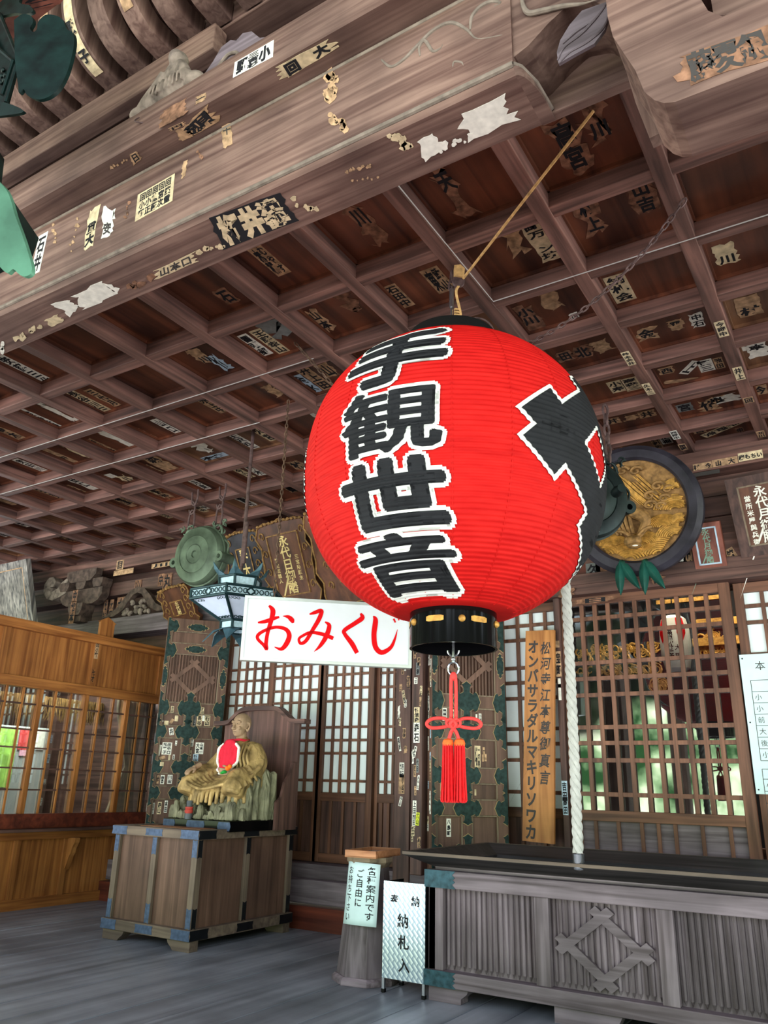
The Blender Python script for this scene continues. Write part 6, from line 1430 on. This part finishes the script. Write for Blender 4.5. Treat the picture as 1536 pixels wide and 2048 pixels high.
# ================================================================== BOOTH AT THE LEFT
BX = -7.54
t = thing('reception_booth', 'orange-brown wooden booth with a lattice window along the left side', 'booth', (BX, 5.6, 0))
y0, y1 = 3.4, 6.86
MB().box(BX-.07, y0, 0, BX+.012, y1, .10).build('skirting', 'booth_Y', t, bevel=.004)
MB().box(BX-.05, y0, .10, BX-.02, y1, .64).build('lower_boarding', 'booth_Z', t)
for y in (4.66, 5.22, 5.80, 6.52, 6.80): MB().box(BX-.05, y, .10, BX+.006, y+.07, .64).build('post', 'booth_Z', t, bevel=.003)
MB().box(BX-.08, y0, .64, BX+.03, y1, .715).build('apron_rail', 'booth_Y', t, bevel=.004)
MB().box(BX-.30, y0, .715, BX+.10, y1, .745).build('counter', 'dark_wood_Y', t, bevel=.005)
MB().box(BX-.07, y0, .745, BX+.02, y1, .885).build('sill_rail', 'red_board', t, bevel=.004)
MB().box(BX-.07, y0, 2.115, BX+.02, y1, 2.22).build('window_head', 'booth_Y', t, bevel=.004)
MB().box(BX-.05, y0, 2.22, BX-.015, y1, 2.69).build('upper_boarding', 'booth_Z', t)
for y in (4.68, 5.815, 6.80): MB().box(BX-.05, y, 2.22, BX+.015, y+.09, 2.69).build('post', 'booth_Z', t, bevel=.003)
MB().box(BX-.09, y0, 2.69, BX+.05, y1, 2.79).build('cornice', 'booth_Y', t, bevel=.005)
up = [o for o in t.children if o.name.startswith('post')]
for (z, tx, h, mat) in ((2.62, '回小野', .20, 'slip_tan'), (2.33, '七才', .15, 'booth_Z')):
    c = Vector((BX+.0165, 5.845, z)); slip(up[6], (c - Y3*.025 + Z3*h/2, c + Y3*.025 + Z3*h/2, c + Y3*.025 - Z3*h/2, c - Y3*.025 - Z3*h/2), [tx], mat)
for yy in (4.66, 5.24, 5.82, 6.40):
    MB().box(BX-.05, yy-.028, .885, BX+.005, yy+.028, 2.115).build('window_post', 'booth_Z', t, bevel=.003)
m = MB()
for yy in (4.08, 4.66, 5.24, 5.82, 6.40):
    for q in (.195, .387): m.box(BX-.03, yy+q-.009, .885, BX-.012, yy+q+.009, 2.115)
m.build('lattice_bars', 'booth_Z', t)
m = MB()
for z in (1.954, 1.70, 1.52, 1.32, 1.114): m.box(BX-.034, y0, z-.008, BX-.014, y1, z+.008)
m.build('lattice_rails', 'dark_wood_Y', t)
MB().box(BX-.042, y0, .885, BX-.038, y1, 2.115).build('glass_pane', 'booth_glass', t)
con = [(.0, .645), (.12, .645), (.115, .60), (.085, .55), (.075, .50), (.05, .46), (.035, .40), (.012, .345), (0, .33)]
MB().prism(con[::-1], (Vector((BX-.0, 5.87, 0)), X3, Z3, -Y3), -.03, .03).build('counter_bracket', 'plank_sign_wood', t, bevel=.002)
# room behind the window
room = MB(); room.box(-10.2, 3.4, 0, -10.1, 8.4, 3.0); room.box(-10.2, 8.3, 0, -7.7, 8.4, 3.0); room.box(-10.2, 3.3, 2.62, BX-.1, 8.4, 2.68); room.box(-10.2, 3.3, .0, BX-.1, 8.4, .06); room.box(-10.2, 3.3, 0, BX-.06, 3.4, 2.7)
struct(room.build('wall_left', 'dark_wood_Z'))
a, b = onX(-8, 1448, -9.2), onX(103, 1452, -9.2)
t = thing('white_cabinet', 'pale grey cabinet with a bright green poster, behind the booth window', 'cabinet', (-9.45, (a.y+b.y)/2, .06))
MB().box(-9.7, a.y-.3, .10, -9.22, b.y, a.z).box(-9.68, a.y-.28, .06, -9.26, b.y-.02, .10).build('body', 'fridge', t, bevel=.01)
MB().box(-9.218, b.y-.04, .12, -9.208, b.y-.03, a.z-.02).build('door_seam', 'slip_grey', t)
def poster(pts, mat, nm, tx=None):
    A = [onX(x, y, -9.205) for x, y in pts]; yy0, yy1 = A[0].y, A[1].y; zz1, zz0 = A[0].z, A[2].z
    MB().box(-9.215, yy0, zz0, -9.203, yy1, zz1).build(nm, mat, t)
poster(((-4, 1456), (38, 1458), (28, 1575)), 'poster_green', 'green_poster'); poster(((42, 1458), (62, 1460), (55, 1500)), 'poster_red', 'red_picture'); poster(((40, 1500), (56, 1502), (50, 1512)), 'poster_pink', 'pink_note'); poster(((76, 1458), (92, 1460), (88, 1500)), 'slip_white', 'white_note')
m = MB(); rnd = random.Random(8)
for k in range(150):
    y = 5.2 + k*.012; z = 2.16; p = Vector((-8.6 + rnd.uniform(-.04, .04), y, z)); m.tube([p, p + Vector((rnd.uniform(-.02, .02), rnd.uniform(-.02, .02), -.12)), p + Vector((rnd.uniform(-.05, .05), rnd.uniform(-.05, .05), -.22 - rnd.uniform(0, .08)))], [.008, .009, .003], 5)
tag(m.build('straw_fringe', 'straw', None, (-8.6, 6.1, 1.9), smooth=True), 'brown straw fringe hanging above the cabinet inside the booth', 'straw fringe')
def curtain(label, x, ya, yb, zt, zb, tie, mat='curtain'):
    m = MB(); vs = []; fs = []; NI, NJ = 40, 16
    for j in range(NJ+1):
        z = zt + (zb-zt)*j/NJ; q = abs(z - tie)/(zt-zb); w = .35 + .65*min(1, q*2.2)
        for i in range(NI+1):
            s = i/NI; y = ya + (yb-ya)*(s*w + (1-w)*.8); vs.append(Vector((x + .03*math.sin(s*38)*w, y, z)))
    for j in range(NJ):
        for i in range(NI): fs.append((j*(NI+1)+i, j*(NI+1)+i+1, (j+1)*(NI+1)+i+1, (j+1)*(NI+1)+i))
    m.add(vs, fs); o = m.build('curtain', mat, None, (x, (ya+yb)/2, zb), smooth=True); s = o.modifiers.new('t', 'SOLIDIFY'); s.thickness = .004
    tag(o, label, 'curtain')
curtain('beige curtain gathered by a tie at the far end of the booth window', -7.75, 6.42, 6.86, 2.14, .80, 1.40)
# gabled wooden tag standing above the booth
c = onX(207, 1262, -7.6); c = Vector((-7.58, 5.86, 2.79)); w, h = .16, .24
a_, b_ = onX(192, 1270, -7.58), onX(216, 1240, -7.58); yc = (a_.y + b_.y)/2 + .06
tag(MB().prism([(-.10, 0), (.10, 0), (.10, .17), (.125, .17), (0, .235), (-.125, .17), (-.10, .17)], (Vector((-7.56, yc, 2.79)), Y3, Z3, X3), -.03, 0).build('gabled_tag', 'booth_Z', None, (-7.56, yc, 2.79), bevel=.002), 'small orange gabled wooden tag standing on top of the booth', 'wooden tag')
# ================================================================== FRONT BEAM, BOARD, PURLIN AND RIBS OVERHEAD
YB0, YB1, ZBM, ZTOP = 2.07, 2.375, 3.727, 4.232
t = thing('porch_beam', 'massive carved grey-brown front beam with pasted slips, crossing the upper left', 'beam', (-2.6, 2.2, ZBM))
sec = [(YB0, ZBM + .03), (YB0 + .025, ZBM), (YB1 - .015, ZBM), (YB1, ZBM + .015), (YB1, ZTOP), (YB0, ZTOP)]
MB().prism(sec[::-1], (Vector((0, 0, 0)), Y3, Z3, X3), -5.4, -.80).build('beam_body', 'beam_X', t)
q0 = onY(985, 128, YB0); q1 = onY(1062, 270, YB1)
# sleeve end: rounded shoulder where the beam narrows to its tongue
m = MB(); vs = []; fs = []; NS = 10
for i in range(NS+1):
    a = PI/2*i/NS; x = -.80 + .055*math.sin(a); c = math.cos(a)
    for (y, z) in ((YB0 + (YB1-YB0)*(1-c)*.85, ZBM + .03), (YB0 + .025 + (YB1-.06-YB0)*(1-c)*.85, ZBM), (YB1-.012, ZBM), (YB1-.012, ZBM + .03 + .02*c)): vs.append((x, y, z))
for i in range(NS):
    for j in range(4): fs.append((i*4+j, i*4+(j+1) % 4, (i+1)*4+(j+1) % 4, (i+1)*4+j))
fs += [(0, 3, 2, 1), (NS*4, NS*4+1, NS*4+2, NS*4+3)]
m.add(vs, fs); m.build('sleeve_end', 'beam_X', t, smooth=True)
MB().box(-.80, 2.33, ZBM + .004, -.36, YB1 + .0, 4.22).build('tongue', 'beam_X', t, bevel=.006)
up_ = [(-.805, ZBM + .075), (-.74, ZBM + .10), (-.66, ZBM + .16), (-.585, ZBM + .20), (-.50, ZBM + .17), (-.44, ZBM + .09), (-.425, ZBM + .14), (-.40, ZBM + .30), (-.36, ZTOP), (-.805, ZTOP)]
MB().prism(up_, (Vector((0, YB0 + .012, 0)), X3, Z3, -Y3), -.27, 0).build('upper_cheek', 'beam_X', t, bevel=.012)
m = MB(); m.tube([Vector((-5.4, YB0 + .004, ZBM + .034)), Vector((-.80, YB0 + .004, ZBM + .034))], .013, 8); m.tube([Vector((-.80, YB0 + .004, ZBM + .034)), Vector((-.78, YB0 + .03, ZBM + .034)), Vector((-.755, YB0 + .12, ZBM + .03)), Vector((-.745, YB1 - .05, ZBM + .02))], .010, 8)
m.tube([Vector((-5.4, YB0 + .006, ZTOP - .013)), Vector((-.42, YB0 + .006, ZTOP - .013))], .012, 8); m.build('bead', 'bead_pale', t, smooth=True)
m = MB()
def scroll(pts, w, tip=.3):
    P_ = smooth_pts([onY(768 + x/2, y/2, YB0 + .001) for x, y in pts], 6); k = len(P_)
    m.tube(P_, [w*(tip + (1-tip)*math.sin(PI*min(1, (i+1)/k*1.15))**.7) if i < k-1 else w*.15 for i in range(k)], 8)
scroll([(-10, 240), (30, 268), (80, 240), (130, 190), (200, 122), (270, 92), (330, 118), (375, 155), (475, 140)], .0095)
scroll([(345, 122), (352, 70), (385, 30), (430, 8), (466, 12), (440, 26)], .0095)
scroll([(145, 225), (142, 190), (165, 165), (195, 205), (225, 195), (235, 178)], .0075)
scroll([(552, -20), (556, 20), (580, 52), (640, 42), (720, 24), (800, 14), (860, -6)], .0105)
scroll([(275, 268), (282, 248), (310, 250), (318, 264)], .005); m.build('scroll_carving', 'bead_pale', t, smooth=True)
m = MB()
P_ = [onY(1000 + x/2.866, y/2.866, YB0 - .004) for x, y in ((610, 10), (470, 60), (400, 140), (345, 230), (325, 300), (335, 365), (430, 310), (540, 250), (600, 170), (625, 90))]
k = len(P_); m.add(P_ + [p + Y3*.012 for p in P_], [tuple(range(k))[::-1]] + [(i, (i+1) % k, (i+1) % k + k, i+k) for i in range(k)])
for pts in (((610, 20), (560, 90), (470, 190), (370, 270), (330, 345)), ((620, 80), (590, 160), (500, 240), (400, 300), (340, 360)), ((600, 40), (540, 110), (440, 180), (360, 250))): m.tube(smooth_pts([onY(1000 + x/2.866, y/2.866, YB0 - .006) for x, y in pts], 5), [.002, .003, .004, .0045, .005, .0055, .006, .006, .006, .006, .0055, .005, .0045, .004, .0035, .003][:15 if len(pts) == 4 else 15] + [.003]*(max(0, (len(pts)-1)*5 + 1 - 15)), 6)
m.build('leaf_carving', 'grey_wood_X', t)
body = t.children[0]
def qY(pts, Y): return tuple(onY(x, y, Y) for x, y in pts)
def qZ(pts, Z): return tuple(onZ(x, y, Z) for x, y in pts)
YS = YB0 - .0004; ZSB = ZBM - .0004
slip(body, qY(((78, 473), (97, 462), (79, 544), (61, 552)), YS), ['石井', ''][:1], 'slip_white'); slip(body, qY(((46, 484), (70, 477), (62, 512), (52, 508)), YS), ['回'], 'slip_tan', torn=.15)
slip(body, qY(((179, 423), (200, 411), (187, 489), (167, 501)), YS), [' 貫大'], 'slip_cream', torn=.18, bold=.06); slip(body, qY(((209, 417), (229, 417), (223, 470), (203, 474)), YS), ['竹安'], 'slip_white', 'ink_grey', torn=.45)
slip(body, qY(((276, 390), (350, 347), (345, 402), (270, 444)), YS), ['回廣重', '回宮次', '回徳藏', '回小正', '回小野'], 'slip_cream')
slip(body, qY(((443, 252), (463, 246), (465, 289), (448, 297)), YS), ['千紫'], 'slip_tan', 'ink_grey', torn=.2); slip(body, qY(((365, 326), (376, 322), (372, 352), (363, 355)), YS), ['宝'], 'slip_tan', torn=.5)
fY = lambda x, y: onY(x, y, YS); fZ = lambda x, y: onZ(x, y, ZSB)
flakes(body, fY, ((668, 140), (664, 200)), 26, 'slip_tan', n=9, seed=1); flakes(body, fY, ((662, 225), (690, 262)), 18, 'slip_tan', n=8, seed=2); flakes(body, fY, ((108, 445), (112, 492)), 9, 'slip_tan', n=5, seed=3); flakes(body, fY, ((158, 435), (140, 508)), 9, 'slip_tan', n=7, seed=4); flakes(body, fY, ((258, 400), (252, 440)), 8, 'slip_brown', n=5, seed=5); flakes(body, fY, ((392, 300), (408, 318)), 8, 'slip_brown', n=4, seed=6)
slip(body, qZ(((417, 437), (556, 386), (600, 440), (447, 499)), ZSB), ['濱鶴', '井', '桁'], 'ink', 'slip_cream', torn=.06, bold=.075)
flakes(body, fZ, ((585, 400), (640, 425)), 16, 'slip_cream', n=6, seed=7)
slip(body, qZ(((920, 232), (1002, 194), (1030, 241), (935, 284)), ZSB), [''], 'slip_white', torn=.3); slip(body, qZ(((836, 282), (866, 266), (890, 296), (850, 323)), ZSB), [''], 'slip_white', torn=.2); flakes(body, fZ, ((880, 300), (945, 272)), 16, 'slip_white', n=7, seed=8)
flakes(body, fZ, ((775, 272), (826, 300)), 22, 'slip_cream', n=8, seed=9); flakes(body, fZ, ((690, 345), (745, 330)), 9, 'slip_tan', n=8, seed=10); flakes(body, fZ, ((700, 360), (760, 355)), 7, 'slip_tan', n=6, seed=12)
slip(body, qZ(((150, 590), (200, 563), (236, 590), (165, 622)), ZSB), [''], 'slip_white', torn=.4); slip(body, qZ(((105, 608), (135, 600), (160, 612), (140, 631)), ZSB), [''], 'slip_white', torn=.25)
flakes(body, fZ, ((30, 676), (80, 655)), 15, 'slip_cream', n=7, seed=13); slip(body, qZ(((90, 640), (112, 630), (128, 642), (104, 654)), ZSB), [''], 'slip_cream', torn=.3)
slip(body, qZ(((312, 540), (385, 505), (393, 524), (314, 558)), ZSB), ['口', '本', '山'], 'slip_cream', torn=.25, ink='ink_grey'); flakes(body, fZ, ((398, 503), (455, 490)), 15, 'slip_cream', n=7, seed=14); flakes(body, fZ, ((0, 690), (8, 705)), 12, 'slip_white', n=3, seed=15); flakes(body, fZ, ((255, 575), (300, 555)), 18, 'slip_brown', n=6, seed=16)
# board lying on the beam
ZU = ZTOP + .004; YBF = 1.92
t = thing('head_board', 'flat timber board lying on top of the front beam, with two pale slips', 'beam', (-2.6, 2.1, ZU))
sec = [(YBF, ZU + .012), (YBF + .012, ZU), (2.24, ZU), (2.24, ZU + .25), (YBF + .035, ZU + .255), (YBF, ZU + .135)]
b = MB().prism(sec[::-1], (Vector((0, 0, 0)), Y3, Z3, X3), -5.4, .6).build('board', 'beam_X', t)
slip(b, qZ(((556, 133), (657, 78), (671, 97), (572, 159)), ZU - .0004), ['大', '', '回'], 'slip_cream', torn=.22, bold=.06); slip(b, qZ(((360, 264), (410, 213), (440, 241), (385, 272)), ZU - .0004), ['源'], 'slip_tan', torn=.25, bold=.06); slip(b, qZ(((350, 262), (378, 248), (388, 270), (362, 283)), ZU - .0004), ['村'], 'slip_tan', torn=.25, bold=.06); slip(b, qZ(((258, 310), (272, 302), (284, 316), (268, 330)), ZU - .0004), ['日'], 'slip_tan', torn=.2); flakes(b, lambda x, y: onZ(x, y, ZU - .0004), ((220, 334), (258, 318)), 8, 'slip_tan', n=6, seed=17); slip(b, qZ(((338, 256), (366, 243), (370, 250), (342, 262)), ZU - .0004), ['円'], 'slip_tan', torn=.25)
YF2 = YBF - .0004
slip(b, qY(((470, 125), (548, 80), (546, 114), (466, 156)), YF2), ['小', '三宮杉', '野'], 'slip_white', bold=.06); slip(b, qY(((326, 222), (374, 196), (372, 228), (320, 256)), YF2), [''], 'slip_brown', torn=.2); slip(b, qY(((392, 195), (414, 184), (410, 200), (389, 211)), YF2), ['一'], 'slip_tan', torn=.4)
m = MB(); o = onY(278, 235, YBF - .002); m.tube(smooth_pts([o, o + Vector((.0, -.02, -.04)), o + Vector((.03, 0, -.05)), o + Vector((.05, .02, -.045))], 5), .004, 6); tag(m.build('wire_hook', 'iron', None, o, smooth=True), 'small bent wire hook on the head board below the carved figure', 'hook')
# carved figure and strut standing on the board
fgx = onY(345, 170, 1.97); zb = ZU + .25
t = thing('carved_guardian', 'small grey carved wooden figure sitting on the head board under the purlin', 'carving', (fgx.x, 1.99, zb))
m = MB(); B_ = Vector((fgx.x, 1.985, zb))
def K(x, y, z): return B_ + Vector((x, y, z))
m.ball(K(0, 0, .06), .12, .06, .07); m.ball(K(.0, -.0, .15), .07, .055, .09); m.ball(K(.005, -.02, .255), .04, .04, .05); m.ball(K(.03, -.02, .22), .05, .05, .05); m.tube([K(-.05, -.02, .16), K(-.10, -.03, .09), K(-.17, -.03, .045), K(-.25, -.02, .01)], [.04, .035, .03, .02], 8); m.tube([K(.05, -.02, .17), K(.10, -.03, .10), K(.13, -.03, .05)], [.04, .035, .03], 8)
m.ball(K(-.24, -.01, .02), .06, .04, .03); m.ball(K(.14, 0, .04), .07, .05, .05); m.ball(K(-.13, -.01, .03), .08, .045, .04)
for k in range(9): m.tube(smooth_pts([K(-.12 + .03*k, -.045, .11 - .008*abs(k-4)), K(-.10 + .027*k, -.066, .07), K(-.13 + .03*k, -.055, .02)], 4), .007, 5)
o = m.build('body', 'carved_wood', t, smooth=True); remesh(o, .006, 1)
sx_ = onY(465, 95, 2.02).x; t = thing('carved_strut', 'rounded pale carved strut end on the head board, right of the small carved figure', 'carving', (sx_, 2.04, zb))
pts = [(-.34, 0), (-.30, .05), (-.20, .09), (-.13, .16), (-.08, .23), (-.02, .24), (.02, .21), (.06, .235), (.12, .21), (.18, .13), (.28, .08), (.34, .0)]
MB().prism(pts, (Vector((sx_, 2.02, zb)), X3, Z3, -Y3), -.09, 0).build('strut', 'grey_wood_X', t, bevel=.02)
m = MB(); m.tube(smooth_pts([Vector((sx_ + a, 2.012, zb + c)) for a, c in ((-.10, .06), (-.02, .13), (.05, .10), (.0, .06), (-.04, .09))], 5), [.009]*12 + [.007]*8 + [.004]); m.build('curl', 'carved_wood', t, smooth=True)
# bearing arm and purlin
ax1 = onY(420, 85, 2.13).x
t = thing('bearing_arm', 'long grey bearing timber with a red-brown underside, under the curved ribs', 'beam', (-3.4, 2.2, 4.99))
MB().box(-5.4, 2.15, 4.985, ax1, 2.245, 5.17).build('timber', 'beam_X', t, bevel=.008)
tag(MB().box(-5.4, 2.20, 5.17, .6, 2.55, 5.5).build('purlin', 'beam_X', None, (-2.4, 2.3, 5.17), bevel=.008), 'upper purlin above the bearing timber, its grey face at the top edge', 'beam')
# curved ribs rising from the purlin to the eaves
for k in range(-5, 8):
    bxp = 226 + 53*k + (2*k*k if k < 0 else 3*k*k)*.35; 
    Xr = onY(226, 167, 2.15).x + k*.215
    pts = smooth_pts([Vector((Xr, 2.19, 5.175)), Vector((Xr, 2.13, 5.178)), Vector((Xr, 2.0, 5.19)), Vector((Xr, 1.87, 5.27)), Vector((Xr, 1.79, 5.42)), Vector((Xr, 1.76, 5.62)), Vector((Xr, 1.74, 5.9))], 5)
    m = MB(); vs = []; fs = []
    for i, p in enumerate(pts):
        tg = (pts[min(i+1, len(pts)-1)] - pts[max(i-1, 0)]).normalized(); nn = Vector((0, -tg.z, tg.y)) if False else Vector((0, tg.z, -tg.y)); nn = -nn if nn.z > 0 and i < 8 else nn
        nn = Vector((0, tg.z, -tg.y))
        for (sx, sn) in ((-.058, 0), (.058, 0), (.058, .13), (-.058, .13)): vs.append(p + X3*sx + nn*sn*(1 if True else 0))
    for i in range(len(pts)-1):
        for j in range(4): fs.append((i*4+j, i*4+(j+1) % 4, (i+1)*4+(j+1) % 4, (i+1)*4+j))
    m.add(vs, fs)
    lab = 'curved roof rib bearing the tall slip with two large characters' if k == 0 else 'curved brown roof rib at the upper left, rising from the purlin to the eaves'
    o = tag(m.build('curved_rib', 'beam_Z', None, (Xr, 2.1, 5.15), smooth=True), lab, 'roof rib', None if k == 0 else 'curved roof ribs under the eaves')
    if k in (0, -1, 2, -4):
        m = MB(); vs = []; fs = []; seg = pts[8:28] if k == 0 else (pts[14:30] if k == 2 else pts[16:26])
        for i, p in enumerate(seg):
            for sx in (-.036, .036): vs.append(p + X3*sx + Vector((0, -.0025, -.002)))
        for i in range(len(seg)-1): fs.append((i*2, i*2+1, i*2+3, i*2+2))
        m.add(vs, fs)
        if k in (0, 2):
            for ch, ci, sz in ((('子', 4, .075), ('歌', 9, .08), ('利', 17, .055)) if k == 0 else (('池', 8, .06),)):
                p = seg[min(ci, len(seg)-1)]; tg = (seg[min(ci+1, len(seg)-1)] - seg[max(0, ci-1)]).normalized(); m.text(ch, frame(p + Vector((0, -.005, -.004)), X3, tg), sz, 1, .04, .002)
        m.build('votive_slip', ['slip_tan' if k else 'slip_cream', 'ink'], o)
# boarding behind the ribs, the eaves board, and an added unseen roof slab that keeps out light from overhead
m = MB(); vs = []; fs = []; cv = [(2.5, 5.30), (2.2, 5.33), (2.05, 5.36), (1.97, 5.42), (1.92, 5.52), (1.90, 5.70), (1.88, 6.0)]
for (y, z) in cv: vs += [(-6.5, y, z), (2.0, y, z)]
for i in range(len(cv)-1): fs.append((i*2, i*2+1, i*2+3, i*2+2))
struct(MB().add(vs, fs).build('trim_12', 'dark_wood_X')); struct(MB().box(-13, -.6, 6.0, 4, 8, 6.15).box(-13, 2.5, 4.9, 4, 2.6, 6.0).build('sky_block_roof', 'dark_wood_X'))
o_ = onY(75, 10, 1.3); eb = MB(); 
eb.box(o_.x - 1.2, 1.1, 4.72, onY(150, 20, 1.3).x + .05, 1.45, 4.82)
e_ = tag(eb.build('eaves_board', 'plaque_red', None, (o_.x, 1.3, 4.72)), 'reddish written board under the eaves at the top left corner', 'board')
c4 = qZ(((40, -12), (150, -30), (120, 8), (10, 30)), 4.7195); slip(e_, c4, ['やりし'], 'plaque_red')
# ---- beam nose at the upper right
t = thing('beam_nose', 'broad rounded grey-brown beam end with a faded slip, at the upper right corner', 'beam', (.1, 2.0, 3.12))
Y0n, Y1n = 1.90, 2.14
pts = [(-.245, 3.118), (-.275, 3.13), (-.30, 3.155), (-.325, 3.20), (-.345, 3.30), (-.365, 3.36), (-.40, 3.47), (-.41, 3.56), (-.41, 4.20), (-.16, 4.20), (-.15, 3.50), (-.125, 3.40), (-.09, 3.355), (.9, 3.32), (.9, 3.10), (.2, 3.105)]
b = MB().prism(pts, (Vector((0, Y0n, 0)), X3, Z3, -Y3), -.24, 0).build('nose', 'beam_X', t, bevel=.012)
pts = [onY(x, y, 2.02) for x, y in ((1222, 56), (1226, 70), (1250, 150), (1279, 223), (1302, 211), (1330, 120), (1280, 20))]
MB().prism([(p.x, p.z) for p in pts][::-1], (Vector((0, 2.145, 0)), X3, Z3, -Y3), -.05, 0.0).build('tenon', 'beam_Z', t)
MB().box(-.12, 2.02, 3.30, 1.2, 2.3, 4.2).build('block', 'beam_X', t)
slip(b, qY(((1358, 112), (1536, 50), (1560, 110), (1372, 172)), Y0n - .0004), ['銀', '再久', '藤'], 'slip_brown', 'ink_grey', torn=.25, bold=.07)
# porch posts carrying the beams, outside the picture
for (x, y, r, lab) in ((-4.3, -1.5, .2, 'square eaves post behind the viewpoint, mirrored in the glass door'), (-4.6, -8.0, .18, 'square gate post far behind the viewpoint, mirrored in the glass door')):
    tag(MB().box(x-r, y-r, -1.2, x+r, y+r, 3.4).build('porch_post', 'beam_Z', None, (x, y, -1.2), bevel=.02), lab, 'post')
# ---- green bronze lantern at the left edge
t = thing('bronze_lantern', 'dark green bronze hanging lantern with leaf-shaped petals, cut by the left edge', 'lantern', (-3.05, 1.30, 2.95))
def gp(pts, Y, sc=1): return [(onY(x, y, Y)) for x, y in pts]
def petal(pts, Y, mat, nm, th=.012, dz=0, lean=0):
    o0 = onY(*pts[len(pts)//2], Y); nl = Vector((lean, -1, 0)); P_ = [onP(x, y, o0, nl) for x, y in pts]; c = o0
    S_ = smooth_pts(P_ + [P_[0]], 3)[:-1]; k = len(S_)
    m = MB(); m.add([p for p in S_] + [p + Y3*th for p in S_], [tuple(range(k)), tuple(range(k, 2*k))[::-1]] + [(i, i+k, (i+1) % k + k, (i+1) % k) for i in range(k)])
    return m.build(nm, mat, t, smooth=True, angle=50)
petal([(28, 40), (45, 28), (62, 32), (66, 44), (60, 56), (66, 64), (74, 58), (76, 44), (90, 30), (108, 30), (124, 38), (134, 58), (146, 66), (148, 88), (142, 118), (132, 150), (116, 178), (96, 194), (74, 199), (54, 190), (47, 178), (38, 186), (36, 170), (30, 120)], 1.28, 'lantern_green', 'crown_petal', .014, lean=.5)
petal([(-30, -40), (40, -30), (38, 4), (58, 10), (66, 22), (50, 28), (30, 26), (-30, 30)], 1.30, 'lantern_green', 'crown_petal', .014)
petal([(-40, 200), (10, 205), (48, 222), (15, 230), (-40, 232)], 1.27, 'lantern_green', 'lower_spike', .012)
petal([(-40, 330), (5, 370), (20, 395), (30, 430), (48, 480), (64, 536), (54, 552), (40, 550), (26, 538), (15, 546), (2, 536), (-10, 520), (-40, 470)], 1.26, 'leaf_green', 'foot_petal', .014, lean=.4)
m = MB(); P_ = gp([(-60, 30), (2, 30), (38, 118), (14, 205), (-60, 200)], 1.31); k = len(P_)
m.add(P_ + [p + Y3*.012 for p in P_], [tuple(range(k)), tuple(range(k, 2*k))[::-1]] + [(i, i+k, (i+1) % k + k, (i+1) % k) for i in range(k)]); m.build('neck_panel', 'lantern_green', t)
m = MB()
for (x0, y0_, x1, y1_) in ((0, 28, 38, 118), (38, 118, 12, 205), (0, 100, 26, 122), (26, 122, 4, 190), (-30, 40, 0, 100)): m.tube([onY(x0, y0_, 1.295), onY(x1, y1_, 1.295)], .009, 6)
for (x, y, r) in ((6, 140, 5), (3, 152, 4), (10, 150, 4), (2, 165, 5), (8, 160, 3)): m.ball(onY(x, y, 1.302), .012, .008, .012, 10, 6)
m.build('neck_frame', 'lantern_green', t, smooth=True)
hc = Vector((-3.05, 1.32, 3.45)); m = MB(); m.lathe([(.10, -.42), (.12, -.30), (.33, -.05), (.34, .05), (.16, .16), (.14, .40)], (hc, X3, Y3, Z3), 6); m.build('body', 'lantern_green', t)
MB().tube([hc + Z3*.3, Vector((hc.x, hc.y, 4.72))], .016, 8).build('rod', 'iron', t)
bl = bpy.data.lights.new('booth_fill', 'AREA'); bl.energy = 70; bl.size = 1.0; bl.color = (.92, 1, .95); blo = bpy.data.objects.new('booth_fill', bl); COL.objects.link(blo); blo.location = (-8.6, 5.9, 2.58)  # assumed area light, added so the inside of the booth shows
